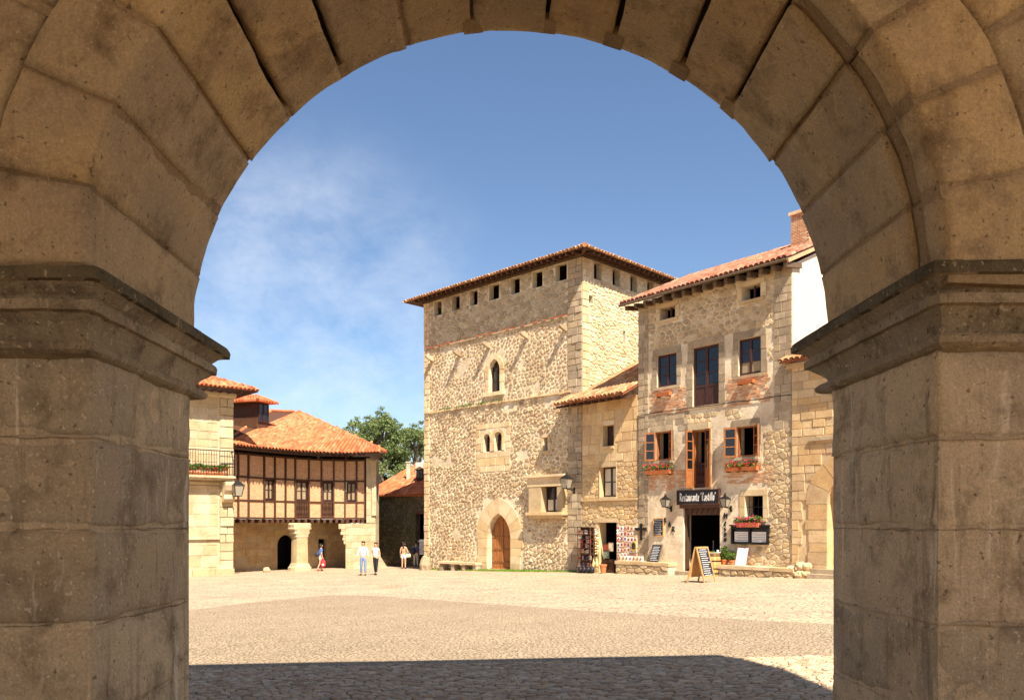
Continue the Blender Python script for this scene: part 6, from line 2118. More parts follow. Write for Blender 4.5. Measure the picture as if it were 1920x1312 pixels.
# ------------------------------------------------------------------ benches, steps, stones
def rubble_bench(px0, px1, ptop, pbot, dep, label, seed, W=WH, off=.55):
    s0, s1 = sorted((W.px(px0, pbot, off)[0], W.px(px1, pbot, off)[0]))
    zg = min(W.g(s0), W.g(s1)) - .12
    zt = W.px((px0 + px1) / 2, ptop, off)[1]
    root = thing('stone_bench', W.pt((s0 + s1) / 2, off - dep / 2, zg), label, 'bench')
    W2 = Wall(W.pt(0, off, 0), W.u)
    mb = MB(); W2.box(mb, s0, s1, zg, zt - .14, -dep, 0); b = mb.build('body', 'lime_grey', root)
    rubble(W2, s0, s1, zg + .02, zt - .14, .42, .22, [], 'houserub', b, .02, .05, 60, seed, .36)
    r = random.Random(seed)
    s = s0 - .04
    while s < s1:
        l = min(r.uniform(.8, 1.4), s1 + .04 - s)
        if s1 - s - l < .4: l = s1 + .04 - s
        mb = MB(); W2.box(mb, s + .006, s + l - .006, zt - .14 + r.uniform(-.01, .01), zt + r.uniform(-.015, .015), -dep, .06 + r.uniform(-.02, .02)); mb.build('top_slab', 'ashlar', root); s += l
    return W2, s0, s1, zt
B1 = rubble_bench(1155, 1253, 1053, 1085, .6, 'rough stone bench beside the souvenir shop door', 91)
B2 = rubble_bench(1342, 1487, 1062, 1093, .6, 'long rough stone bench under the menu case', 92)

def tower_bench():
    s0, s1, z0, z1 = WF.rect(822, 893, 1050, 1068, .5)
    zg = WF.g((s0 + s1) / 2) - .05
    root = thing('slab_bench', WF.pt((s0 + s1) / 2, .3, zg), 'low stone slab bench on short legs left of the tower door', 'bench')
    mb = MB(); WF.box(mb, s0, s1, zg + .42, zg + .56, .08, .56); mb.build('seat_slab', 'ashlar', root)
    for f in (.05, .33, .62, .92):
        s = s0 + (s1 - s0) * f
        mb = MB(); WF.box(mb, s - .13, s + .13, zg, zg + .42, .12, .5); mb.build('leg', 'quoin', root)
tower_bench()

def boulder(name, c, rad, mat, label, cat, seed, group=None, parent=None):
    r = random.Random(seed)
    mb = MB(); n, m_ = 9, 6
    vs = []
    for i in range(m_ + 1):
        t = math.pi * i / m_
        for k in range(n):
            p = 2 * math.pi * k / n
            d = Vector((math.sin(t) * math.cos(p), math.sin(t) * math.sin(p), math.cos(t)))
            w = 1 + .28 * noise.noise(d * 1.6 + Vector((seed * 5, 0, 0)))
            vs.append(Vector(c) + Vector((d.x * rad[0], d.y * rad[1], d.z * rad[2])) * w)
    mb.add(vs, [(i * n + k, i * n + (k + 1) % n, (i + 1) * n + (k + 1) % n, (i + 1) * n + k) for i in range(m_) for k in range(n)])
    o = mb.build(name, mat, parent)
    if label: tag(o, label, cat, group)
    return o
q = gp(797, 1068); boulder('guard_stone', (q.x, q.y - .1, q.z + .3), (.34, .34, .62), 'quoin', 'upright guard stone at the left foot of the tower', 'stone', 3)
q = gp(500, 1072); boulder('kerb_stone', (q.x, q.y, q.z + .1), (.25, .2, .22), 'ashlar_p', 'small pale stone block on the paving before the porch', 'stone', 4)
for k, (x, y, rr) in enumerate(((1496, 1086, .2), (1512, 1088, .24), (1503, 1074, .2), (1520, 1076, .18), (1494, 1068, .17), (1511, 1062, .2), (1524, 1062, .16))):
    g = gp(x, 1091); s, _ = WH.px(x, y); p = WH.pt(s, .38, 0)
    z = WH.px(x, y, .38)[1]
    boulder('rough_stone', (p.x, p.y, max(z, gz(p.x, p.y) + .1)), (rr * 1.2, rr, rr), 'ashlar_y', 'rough stone at the %s of the heap between the long bench and the steps' % ['lower left', 'lower middle', 'centre', 'right centre', 'left centre', 'top middle', 'top right'][k], 'stone', 20 + k, 'stones heaped beside the bench')

# ------------------------------------------------------------------ things before the restaurant
def pot(c, r0, h, label, mat='terra', leaf=1.0, seed=1, bloom=None):
    c = Vector(c)
    root = thing('plant_pot', c, label, 'plant pot')
    mb = MB(); mb.lathe(c, [(r0 * .72, 0), (r0 * .95, h * .8), (r0 * 1.08, h * .8), (r0 * 1.08, h), (r0 * .9, h), (r0 * .86, h * .85)], 14); mb.build('pot', mat, root)
    rr = random.Random(seed)
    if leaf:
        mb = MB(); mb.leaves(c + Vector((0, 0, h + .16 * leaf)), (r0 * 1.15, r0 * 1.15, .22 * leaf), int(120 * leaf), .075, rr); tag(mb.build('foliage', 'leaf', root), kind='stuff')
        mb = MB()
        for k in range(5): mb.tube([c + Vector((0, 0, h * .8)), c + Vector((rr.gauss(0, .06), rr.gauss(0, .06), h + .25 * leaf))], .008, 4)
        tag(mb.build('stems', 'bark', root), kind='stuff')
    return root
p = gp(1265, 1075); pot(p, .21, .3, 'clay pot with leafy light green plant left of the restaurant doorway', seed=1)
W2, a, b, zt = B2
def bench_pt(x, o=-.25):
    s, _ = WH.px(x, 1060, .3); q = W2.pt(s, o, zt + .012); return q
pot(bench_pt(1359), .15, .22, 'clay pot with tall bushy plant beside the wine barrel', leaf=1.5, seed=2)
pot(bench_pt(1373), .14, .2, 'smaller clay pot with spiky plant beside the pink board', leaf=1.0, seed=3)
q = gp(1128, 1072); 
def shop_pt(x, o, z=0.0):
    s, _ = WK.px(x, 1065, o); w = WK.pt(s, o, 0); w.z = gz(w.x, w.y) + z; return w
pot(shop_pt(1131, .35), .17, .42, 'plain clay jar standing in front of the souvenir shop doorway', leaf=0)

def barrel():
    c = gp(1337, 1079)
    s, _ = WH.px(1337, 1075, .5); c = WH.pt(s, .5, 0); c.z = gz(c.x, c.y)
    root = thing('wine_barrel', c, 'upright wooden wine barrel beside the restaurant doorway', 'barrel')
    h, n = .95, 18
    prof = [(.29, 0), (.34, .2), (.365, .475), (.34, .75), (.29, .95)]
    for k in range(n):
        t0, t1 = 2 * math.pi * (k + .03) / n, 2 * math.pi * (k + .97) / n
        vs = []
        for R, z in prof:
            for t, q in ((t0, R), (t1, R), (t1, R - .03), (t0, R - .03)): vs.append(c + Vector((q * math.cos(t), q * math.sin(t), z)))
        fs = [(i * 4 + j, i * 4 + (j + 1) % 4, (i + 1) * 4 + (j + 1) % 4, (i + 1) * 4 + j) for i in range(4) for j in range(4)] + [(3, 2, 1, 0), (16, 17, 18, 19)]
        mb = MB(); mb.add(vs, fs); mb.build('stave', 'pale_wood', root)
    for z, R in ((.1, .325), (.3, .362), (.62, .364), (.84, .325)):
        mb = MB(); m_ = 24
        vs = [c + Vector((q * math.cos(2 * math.pi * k / m_), q * math.sin(2 * math.pi * k / m_), z + d)) for q, d in ((R + .004, 0), (R + .004, .045), (R - .03, .045), (R - .03, 0)) for k in range(m_)]
        mb.add(vs, [(i * m_ + k, i * m_ + (k + 1) % m_, ((i + 1) % 4) * m_ + (k + 1) % m_, ((i + 1) % 4) * m_ + k) for i in range(4) for k in range(m_)]); mb.build('hoop', 'iron', root)
    mb = MB(); mb.lathe(c + Vector((0, 0, .91)), [(.27, 0), (.27, .02)], 18); mb.build('head', 'pale_wood', root)
    t = thing('serving_tray', c + Vector((0, 0, .955)), 'pale round tray with leaves on top of the wine barrel', 'tray')
    mb = MB(); mb.lathe(c + Vector((0, 0, .955)), [(.33, 0), (.36, .03), (.34, .035), (.32, .012)], 18); mb.build('tray_dish', 'paper', t)
    mb = MB(); mb.leaves(c + Vector((-.05, 0, 1.0)), (.2, .2, .03), 40, .06); tag(mb.build('garnish', 'leaf', t), kind='stuff')
    m2 = thing('cup', c + Vector((.18, -.05, .97)), 'small white cup standing on the barrel tray', 'cup')
    mb = MB(); mb.lathe(c + Vector((.18, -.05, .97)), [(.04, 0), (.055, .12), (.05, .12), (.04, .02)], 12); mb.build('cup_body', 'paper', m2)
barrel()

def a_board():
    f = gp(1322, 1091)
    root = thing('sandwich_board', (f.x, f.y + .3, gz(f.x, f.y)), 'wooden A frame blackboard menu standing on the paving before the restaurant', 'sandwich board')
    n = Vector((.70, -.71, 0)).normalized(); u = Vector((-n.y, n.x, 0))
    c = Vector((f.x, f.y + .3, 0)) - u * .12
    zg = gz(c.x, c.y)
    H, w, sp = 1.28, .36, .36
    ang = math.atan2(sp, H)
    for sg, nm in ((1, 'front_panel'), (-1, 'rear_panel')):
        top = c + Vector((0, 0, zg + H)) + n * sg * .02
        bot = c + Vector((0, 0, zg)) + n * sg * sp
        d = (bot - top).normalized(); nn = u.cross(d); 
        if nn.dot(n * sg) < 0: nn = -nn
        L_ = (bot - top).length
        mb = MB()
        for sd in (-1, 1): mb.bar(top + u * sd * w, bot + u * sd * w, .06, .04, nn)
        for t in (.02, .84): mb.bar(top + d * L_ * t - u * (w - .03), top + d * L_ * t + u * (w - .03), .06, .038, nn)
        fr = mb.build(nm, 'pale_wood', root)
        mb = MB(); mb.box(top + d * L_ * .43, (w - .03, L_ * .40, .008), u, d, nn); b = mb.build('blackboard' if sg > 0 else 'back_board', 'slate' if sg > 0 else 'pale_wood', fr)
        if sg > 0:
            org = top + d * L_ * .82 - u * (w - .05) + nn * .008
            mb = MB(); chalk_scribble(mb, lambda x, y, o: org + u * x - d * y + nn * o, (w - .05) * 2, L_ * .77, 13, 9); tag(mb.build('chalk_lines', 'chalk', b), kind='stuff')
a_board()

def leaning_board(base, u, w, h, lean, back, label, face, frame, name, scrib=0):
    base, u = Vector(base), Vector(u).normalized(); back = Vector(back).normalized()
    up = (Vector((0, 0, 1)) * math.cos(lean) + back * math.sin(lean)).normalized(); nn = -(u.cross(up)) if (u.cross(up)).dot(back) > 0 else u.cross(up)
    root = thing(name, base, label, 'board')
    mb = MB(); mb.box(base + up * h / 2, (w / 2, h / 2, .012), u, up, nn); b = mb.build('panel', face, root)
    if frame:
        mb = MB()
        for s in (-1, 1): mb.box(base + up * h / 2 + u * s * (w / 2 + .02), (.02, h / 2 + .04, .022), u, up, nn)
        for s in (0, 1): mb.box(base + up * (h * s + (.02 if s else -.02)), (w / 2, .02, .021), u, up, nn)
        mb.build('frame', frame, root)
    if scrib:
        org = base - u * w / 2 + nn * .012
        mb = MB(); chalk_scribble(mb, lambda x, y, o: org + u * x + up * (y + h * .05) + nn * o, w, h * .9, scrib, 12); tag(mb.build('chalk_lines' if face == 'slate' else 'print_lines', 'chalk' if face == 'slate' else 'red', b), kind='stuff')
vis_u = -WH.u
W1, a1, b1, zt1 = B1
def bench1_pt(x, o=-.3):
    s, _ = WH.px(x, 1052, .3); return W1.pt(s, o, zt1 + .02)
leaning_board(bench1_pt(1226, -.22), vis_u, .5, .78, .35, -WH.n, 'blackboard with white chalk drawing leaning on the bench by the shop', 'slate', 'timber_grey', 'leaning_blackboard', 9)
leaning_board(bench_pt(1389, -.2), vis_u, .5, .74, .3, -WH.n, 'pale pink price board leaning on the long bench', 'pink', None, 'leaning_board', 0)

# ------------------------------------------------------------------ souvenir shop display
def plaques():
    r = random.Random(31)
    mats = ['paper', 'plaque_a', 'plaque_b', 'paper']
    M['plaque_a'] = plain_mat('cream_ceramic', C(226,200,170), .35, .15, 30)
    M['plaque_b'] = plain_mat('pink_ceramic', C(214,170,150), .35, .2, 30)
    M['motif'] = plain_mat('painted_motif', C(150,70,56), .5, .5, 60)
    M['motif_b'] = plain_mat('blue_motif', C(64,72,130), .5, .5, 60)
    s0 = WK.px(1158, 1010)[0]; s1 = 0.05
    z0, z1 = WK.px(1170, 1046)[1], WK.px(1170, 985)[1]
    cols, rows = 6, 6
    for i in range(cols):
        for j in range(rows):
            if i > 3 and j > 3 and r.random() < .6: continue
            s = s0 + (s1 - s0) * (i + .5) / cols; z = z0 + (z1 - z0) * (j + .5) / rows + r.uniform(-.02, .02)
            w, h = .09 + r.uniform(-.015, .02), .105 + r.uniform(-.02, .02)
            root = thing('souvenir_plaque', WK.pt(s, .04, z - h), 'small painted ceramic plaque, %s from the shop door in the %s row from the bottom' % (NTH[i], NTH[j]), 'plaque', 'ceramic plaques beside the shop door')
            P = WK.pt
            round_ = r.random() < .3
            k = 10 if round_ else 4
            an = [(math.cos(2 * math.pi * (q + .5) / k) * (1 if round_ else 1.414), math.sin(2 * math.pi * (q + .5) / k) * (1 if round_ else 1.414)) for q in range(k)]
            def disc(f, o0, o1, nm, m_):
                mb = MB(); mb.add([P(s + w * f * x, o0, z + h * f * y) for x, y in an] + [P(s + w * f * x, o1, z + h * f * y) for x, y in an], [tuple(range(k - 1, -1, -1)), tuple(range(k, 2 * k))] + [(q, (q + 1) % k, k + (q + 1) % k, k + q) for q in range(k)])
                mb.build(nm, m_, root)
            disc(1, .0, .05, 'plaque_body', r.choice(mats)); disc(.55, .05, .056, 'motif', 'motif_b' if r.random() < .2 else 'motif')
    # gilt mirror
    s, z = WK.px(1193, 1022)
    root = thing('gilt_mirror', WK.pt(max(s, .2), .05, z - .3), 'arched gilt mirror hung beside the ceramic plaques', 'mirror')
    s = max(s, .22)
    cv = [(s - .16, z - .26)] + arch_curve(s - .16, s + .16, z + .02, z + .2, 'round', 8) + [(s + .16, z - .26)]
    for f, o0, o1, nm, m_ in ((1, .06, .1, 'frame', 'gold'), (.68, .1, .106, 'glass', 'glass')):
        k = len(cv); mb = MB(); pts = [(s + (a - s) * f, z + (b - z) * f) for a, b in cv]
        mb.add([WK.pt(a, o0, b) for a, b in pts] + [WK.pt(a, o1, b) for a, b in pts], [tuple(range(k)), tuple(range(2 * k - 1, k - 1, -1))] + [(q, (q + 1) % k, k + (q + 1) % k, k + q) for q in range(k)]); mb.build(nm, m_, root)
    # boxes standing on the bench
    for i in range(7):
        x = 1166 + i * 6.6
        p = bench1_pt(x, -.15)
        root = thing('boxed_souvenir', p, 'little white and red souvenir box on the bench top, %s from the shop door' % NTH[i], 'box', 'souvenir boxes on the bench')
        mb = MB(); mb.box(p + Vector((0, 0, .11)), (.07, .05, .11), WH.u, WH.n); mb.build('box', r.choice(['paper', 'plaque_a']), root)
        mb = MB(); mb.box(p + WH.n * .052 + Vector((0, 0, .1)), (.04, .004, .05), WH.u, WH.n); mb.build('picture', 'motif', root)
plaques()

def shop_left():
    r = random.Random(33)
    # standing rack of cards in front of the tower's corner
    s0 = WF.px(1106, 1030, .5)[0]
    W = Wall(WK.pt(KL, .0, 0), KU)
    def P(x, y, o):
        s, z = WK.px(x, y, o); return WK.pt(s, o, z)
    base = P(1098, 1068, .45); base.z = gz(base.x, base.y)
    root = thing('souvenir_rack', base, 'crowded dark display rack of cards and trinkets left of the shop door', 'display rack')
    top = P(1098, 988, .45).z
    u, n = WK.u, WK.n
    hw = .46
    mb = MB()
    for sx in (-hw, hw):
        for oo in (-.12, .12): mb.bar(base + u * sx + n * oo, base + u * sx + n * oo + Vector((0, 0, top - base.z)), .04, .04)
    for f in (.12, .28, .42, .54, .64, .74, .84, 1.0):
        mb.box(base + Vector((0, 0, (top - base.z) * f)), (hw, .14, .012), u, n)
    mb.build('rack_frame', 'timber', root)
    mb = MB(); mb.box(base + Vector((0, 0, (top - base.z) * .55)) - n * .13, (hw, .01, (top - base.z) * .45), u, n); mb.build('back_panel', 'timber', root)
    H = top - base.z
    for f, cnt in ((.13, 6), (.29, 7), (.43, 7), (.55, 7), (.65, 8), (.75, 7), (.85, 8)):
        for k in range(cnt):
            if r.random() < .15: continue
            c = base + u * (-hw + .08 + (2 * hw - .16) * k / (cnt - 1)) + Vector((0, 0, H * f + .012)) + n * .06
            hh = r.uniform(.05, .1)
            it = thing('trinket', c, 'small trinket card, %s from the tower on the %s shelf of the souvenir rack' % (NTH[cnt - 1 - k], {.13: 'lowest', .29: 'second', .43: 'third', .55: 'fourth', .65: 'fifth', .75: 'sixth', .85: 'top'}[f]), 'souvenir', 'trinkets on the souvenir rack')
            mb = MB(); mb.box(c + Vector((0, 0, hh)), (r.uniform(.035, .06), .02, hh), u, n); mb.build('card', r.choice(['paper', 'plaque_a', 'plaque_b', 'red', 'terra', 'dark', 'timber', 'gold', 'signblack']), it)
            mb = MB(); mb.box(c + Vector((0, 0, hh * 1.1)) + n * .022, (.025, .003, hh * .5), u, n); mb.build('picture', r.choice(['motif', 'motif_b', 'dark']), it)
    # strings of hanging goods by the door jamb
    M['gourd'] = plain_mat('pale_leather', C(214,176,122), .7, .25, 20)
    for k, (x, y, ln) in enumerate(((1113, 990, 1.0), (1117, 988, 1.25), (1121, 990, 1.1), (1109, 987, .9), (1105, 985, .8), (1158, 985, .9))):
        a = P(x, y, .16)
        it = thing('hanging_string', a, ('string of small hanging souvenirs right of the shop doorway' if x > 1150 else 'string of small hanging souvenirs left of the shop door, %s from the door' % NTH[[1121, 1117, 1113, 1109, 1105].index(x)]), 'souvenir string', 'hanging strings at the shop door')
        mb = MB(); mb.tube([a, a - Vector((0, 0, ln))], .006, 4); mb.build('cord', 'timber', it)
        z = .06
        while z < ln:
            mb = MB(); rr = r.uniform(.035, .06); mb.lathe(a - Vector((0, 0, z + rr)), [(rr * .3, -rr), (rr, -.3 * rr), (rr * .7, .4 * rr), (rr * .2, rr)], 8); mb.build('trinket_bead', r.choice(['gourd', 'paper', 'red', 'plaque_a', 'gold']), it)
            z += rr * 2 + .03
    for k, (x, y) in enumerate(((1113, 1046), (1119, 1044))):
        a = P(x, y, .35)
        it = thing('wine_skin', a - Vector((0, 0, .5)), 'pale leather wine skin, %s of the two hung low beside the doorway' % ('left' if k == 0 else 'right'), 'wine skin')
        mb = MB(); mb.lathe(a - Vector((0, 0, .5)), [(.03, 0), (.08, .06), (.085, .16), (.05, .3), (.025, .42), (.02, .5)], 10); mb.build('skin', 'gourd', it)
        mb = MB(); mb.tube([a, a + Vector((0, 0, .25))], .008, 4); mb.build('strap', 'iron', it)
    # dark pots on the ground below the rack
    for k, x in enumerate((1088, 1095, 1103, 1110)):
        c = P(x, 1066, .75); c.z = gz(c.x, c.y)
        it = thing('dark_jar', c, 'squat dark glazed jar below the souvenir rack, %s from the tower' % NTH[k], 'jar', 'jars below the rack')
        mb = MB(); mb.lathe(c, [(.07, 0), (.13, .1), (.12, .2), (.07, .27), (.085, .3), (.06, .3)], 12); mb.build('jar_body', 'signblack', it)
        mb = MB(); mb.lathe(c + Vector((0, 0, .3)), [(.07, 0), (.05, .03), (.015, .06)], 10); mb.build('lid', 'signblack', it)
    # posters propped in the doorway
    for k, (x0, x1, y0, y1, m_, lb) in enumerate(((1131, 1139, 1019, 1032, 'motif', 'small red picture propped in the dark shop doorway'), (1141, 1150, 1017, 1033, 'plaque_a', 'pale poster propped in the dark shop doorway'), (1131, 1142, 1032, 1046, 'poster', 'grey green poster low in the dark shop doorway'))):
        if 'poster' not in M: M['poster'] = plain_mat('grey_green_poster', C(128,140,116), .7, .3, 12)
        s0_, s1_, z0, z1 = WK.rect(x0, x1, y0, y1, -.1)
        it = thing('propped_picture', WK.pt((s0_ + s1_) / 2, -.1, z0), lb, 'picture')
        mb = MB(); WK.box(mb, s0_, s1_, z0, z1, -.12, -.1); mb.build('picture_sheet', m_, it)
        mb = MB(); WK.box(mb, s0_ - .02, s1_ + .02, z1, z1 + .02, -.125, -.09); WK.box(mb, s0_ - .02, s1_ + .02, z0 - .02, z0, -.125, -.09); mb.build('frame', 'timber', it)
    s0_, s1_, _, z1 = WK.rect(1130, 1152, 1046, 1070, -.15)
    it = thing('display_crate', WK.pt((s0_ + s1_) / 2, -.2, WK.g(1.8)), 'dark display crate inside the shop doorway under the pictures', 'crate')
    mb = MB(); zb = WK.g(1.8); WK.box(mb, s0_, s1_, zb, z1 - .05, -.4, -.13); mb.build('crate_body', 'timber', it)
    for k in range(4):
        mb = MB(); WK.box(mb, s0_ - .01, s1_ + .01, zb + .05 + k * (z1 - zb - .1) / 4, zb + .05 + (k + .7) * (z1 - zb - .1) / 4, -.129, -.11); mb.build('slat', 'timber', it)
shop_left()

def notice():
    s0, s1, z0, z1 = WC.rect(787, 799, 1011, 1039, .2)
    root = thing('notice_board', WC.pt((s0 + s1) / 2, .2, WC.g(4)), 'white printed notice on a stand at the dark doorway in the alley', 'notice')
    mb = MB(); WC.box(mb, s0, s1, z0, z1, .2, .23); b = mb.build('panel', 'paper', root)
    mb = MB()
    for k in range(9): WC.box(mb, s0 + .06, s1 - .06 - .05 * (k % 3), z0 + .12 + k * .09, z0 + .15 + k * .09, .2302, .233)
    tag(mb.build('print_lines', 'slate', b), kind='stuff')
    for s in (s0 + .05, s1 - .05):
        mb = MB(); mb.bar(WC.pt(s, .18, WC.g(4) - .05), WC.pt(s, .18, z1), .03, .03); mb.build('post', 'iron', root)
notice()

# grass at the foot of the tower
def grass():
    r = random.Random(77); mb = MB()
    for _ in range(5200):
        x = r.choice([r.gauss(975, 28), r.gauss(915, 22), r.uniform(800, 1080)])
        if not 798 < x < 1088: continue
        s, _z = WF.px(x, 1065, .2)
        o = abs(r.gauss(.0, .28 if 870 < x < 1040 else .1)) + .05
        q = WF.pt(s, o + .02, 0); q.z = gz(q.x, q.y)
        h = r.uniform(.05, .14); a = r.uniform(0, 6.28); w = .012
        d = Vector((math.cos(a), math.sin(a), 0)) * w; t = Vector((r.gauss(0, .04), r.gauss(0, .04), h))
        mb.add([q - d, q + d, q + t], [(0, 1, 2)])
    tag(mb.build('grass', 'grass', None), 'fringe of green grass along the foot of the tower', 'grass', kind='stuff')
grass()

# ------------------------------------------------------------------ people
def skin_mesh(verts, edges, radii, levels=1, root=0):
    me = bpy.data.meshes.new('tmp'); me.from_pydata([tuple(v) for v in verts], edges, [])
    ob = bpy.data.objects.new('tmp', me); COL.objects.link(ob)
    md = ob.modifiers.new('s', 'SKIN'); md.use_smooth_shade = True
    sv = me.skin_vertices[0].data
    for i, r in enumerate(radii):
        sv[i].radius = (r, r) if not isinstance(r, tuple) else r
        sv[i].use_root = (i == root)
    sub = ob.modifiers.new('d', 'SUBSURF'); sub.levels = levels; sub.render_levels = levels
    dg = bpy.context.evaluated_depsgraph_get(); dg.update()
    out = bpy.data.meshes.new_from_object(ob.evaluated_get(dg))
    bpy.data.objects.remove(ob); bpy.data.meshes.remove(me)
    return out

def person(px, py, H, face, label, top_mat, low_mat, hair_mat, pose=None, shorts=False, sleeves=.5, long_hair=False, shoe='signblack', skirt=False, skin='skin', lean=0.0, strap=False):
    base = gp(px, py); base.z = gz(base.x, base.y)
    root = thing('person', base, label, 'person', None)
    k = H / 1.74
    f = Vector((math.sin(face), math.cos(face), 0)); rt = Vector((f.y, -f.x, 0))
    J = dict(pelvis=(0, 0, .94), waist=(0, 0, 1.08), chest=(0, 0, 1.30), neckb=(0, -.01, 1.45), neck=(0, 0, 1.52), jaw=(0, .025, 1.575), head=(0, .015, 1.65), crown=(0, .0, 1.705), nose=(0, .115, 1.625),
             shl=(-.165, 0, 1.405), shr=(.165, 0, 1.405), ell=(-.225, -.02, 1.13), elr=(.225, -.02, 1.13), wrl=(-.235, .06, .90), wrr=(.235, .06, .90),
             hil=(-.09, 0, .90), hir=(.09, 0, .90), knl=(-.10, .03, .49), knr=(.10, .03, .49), anl=(-.105, -.01, .09), anr=(.105, -.01, .09), tol=(-.125, .13, .035), tor=(.125, .13, .035))
    J.update(pose or {})
    def L(p):
        x, y, z = p
        y += lean * max(0, z - .94)
        return base + (rt * x + f * y + Vector((0, 0, z))) * k
    R = dict(pelvis=(.15, .11), waist=(.125, .095), chest=(.15, .11), neckb=.075, neck=.052, jaw=.062, head=.088, crown=.062, nose=.014, shl=.06, shr=.06, ell=.042, elr=.042, wrl=.028, wrr=.028,
             hil=.085, hir=.085, knl=.058, knr=.058, anl=.04, anr=.04, tol=.034, tor=.034)
    E_ = [('pelvis', 'waist'), ('waist', 'chest'), ('chest', 'neckb'), ('neckb', 'neck'), ('neck', 'jaw'), ('jaw', 'head'), ('head', 'crown'), ('head', 'nose'), ('neckb', 'shl'), ('neckb', 'shr'), ('shl', 'ell'), ('shr', 'elr'),
          ('ell', 'wrl'), ('elr', 'wrr'), ('pelvis', 'hil'), ('pelvis', 'hir'), ('hil', 'knl'), ('hir', 'knr'), ('knl', 'anl'), ('knr', 'anr'), ('anl', 'tol'), ('anr', 'tor')]
    names = list(R); verts = [Vector(L(J[n])) for n in names]; rad = [tuple(q * k for q in R[n]) if isinstance(R[n], tuple) else R[n] * k for n in names]
    edges = [(names.index(a), names.index(b)) for a, b in E_]
    for sd in 'lr':                                       # palm, four fingers and a thumb
        wi = names.index('wr' + sd); w = Vector(J['wr' + sd]); e = Vector(J['el' + sd]); d = (w - e).normalized()
        sx = -1 if sd == 'l' else 1
        fw = Vector((0, 1, 0)) - d * d.y; fw.normalize()
        palm = w + d * .065
        verts.append(L(palm)); rad.append((.036 * k, .02 * k)); pi = len(verts) - 1; edges.append((wi, pi))
        for q, (off, ln) in enumerate(((.03, .075), (.01, .088), (-.01, .08), (-.03, .062))):
            a = palm + d * .035 + fw * off; b = a + d * ln * .5 + Vector((-sx * .012, 0, 0)); c = b + d * ln * .45 + Vector((-sx * .022, 0, 0))
            for t_, rr in ((a, .0095), (b, .009), (c, .0075)): verts.append(L(t_)); rad.append(rr * k)
            n = len(verts); edges += [(pi, n - 3), (n - 3, n - 2), (n - 2, n - 1)]
        a = palm + fw * .045 - d * .02; b = a + fw * .02 + d * .04
        for t_, rr in ((a, .012), (b, .009)): verts.append(L(t_)); rad.append(rr * k)
        n = len(verts); edges += [(pi, n - 2), (n - 2, n - 1)]
    def mk(name, me, mat, org=base):
        me.name = name
        me.transform(Matrix.Translation(-Vector(org)))
        me.materials.clear(); me.materials.append(M[mat])
        return link(bpy.data.objects.new(name, me), root, org)
    mk('body', skin_mesh(verts, edges, rad), skin)
    def garment(name, pts, ed, mat, ro=0):
        vs = [L(p) for p, r in pts]; rs = [tuple(q * k for q in r) if isinstance(r, tuple) else r * k for p, r in pts]
        return mk(name, skin_mesh(vs, ed, rs, 1, ro), mat)
    V_ = lambda n: Vector(J[n])
    def mix(a, b, t): return V_(a).lerp(V_(b), t)
    if not strap:
        garment('shirt', [(V_('pelvis') + Vector((0, 0, .02)), (.165, .125)), (V_('waist'), (.145, .112)), (V_('chest'), (.168, .126)), (V_('neckb') - Vector((0, 0, .02)), .088), (V_('shl'), .072), (V_('shr'), .072),
                          (mix('shl', 'ell', min(1, sleeves * 2)), .056), (mix('shr', 'elr', min(1, sleeves * 2)), .056)] + ([(mix('ell', 'wrl', sleeves * 2 - 1), .045), (mix('elr', 'wrr', sleeves * 2 - 1), .045)] if sleeves > .5 else []),
                [(0, 1), (1, 2), (2, 3), (3, 4), (3, 5), (4, 6), (5, 7)] + ([(6, 8), (7, 9)] if sleeves > .5 else []), top_mat)
    else:
        garment('top', [(V_('waist') - Vector((0, 0, .04)), (.135, .105)), (V_('waist') + Vector((0, 0, .06)), (.135, .105)), (V_('waist') + Vector((0, 0, .14)), (.142, .11))], [(0, 1), (1, 2)], top_mat)
    t = .55 if shorts else .94
    lo = [(V_('pelvis'), (.168, .13)), (V_('waist') - Vector((0, 0, .04)), (.145, .112))]
    if shorts: lo += [(V_('hil'), .10), (V_('hir'), .10), (mix('hil', 'knl', .6), .09), (mix('hir', 'knr', .6), .09)]; ed = [(0, 1), (0, 2), (0, 3), (2, 4), (3, 5)]
    else: lo += [(V_('hil'), .098), (V_('hir'), .098), (V_('knl'), .072), (V_('knr'), .072), (mix('knl', 'anl', .93), .058), (mix('knr', 'anr', .93), .058)]; ed = [(0, 1), (0, 2), (0, 3), (2, 4), (3, 5), (4, 6), (5, 7)]
    garment('shorts' if shorts else 'trousers', lo, ed, low_mat)
    for sd in 'lr':
        garment('shoe', [(V_('an' + sd) - Vector((0, .03, .03)), .052), (mix('an' + sd, 'to' + sd, .6) - Vector((0, 0, .005)), .05), (V_('to' + sd) + Vector((0, .02, .005)), .04)], [(0, 1), (1, 2)], shoe)
    hp = [(V_('head') + Vector((0, -.028, .025)), (.094, .088)), (V_('crown') + Vector((0, -.02, -.004)), .058), (V_('head') + Vector((0, -.05, -.04)), .075)]
    he = [(0, 1), (0, 2)]
    if long_hair: hp += [(V_('neck') + Vector((0, -.06, -.04)), (.075, .045)), (V_('neckb') + Vector((0, -.10, -.10)), (.06, .035))]; he += [(2, 3), (3, 4)]
    garment('hair', hp, he, hair_mat)
    for sx in (-1, 1):
        c = L((sx * .034, .093 + .0, 1.655)) if 'head' not in (pose or {}) else L(V_('head') + Vector((sx * .034, .078, .005)))
        mb = MB(); mb.lathe(c - Vector((0, 0, .01)), [(.006, 0), (.012, .01), (.006, .02)], 6); mb.build('eye', 'signblack', root)
        c = L(V_('head') + Vector((sx * .09, 0, -.005))); mb = MB(); mb.lathe(c - Vector((0, 0, .03)), [(.008, 0), (.016, .03), (.01, .06)], 6); mb.build('ear', skin, root)
    return base, L, root
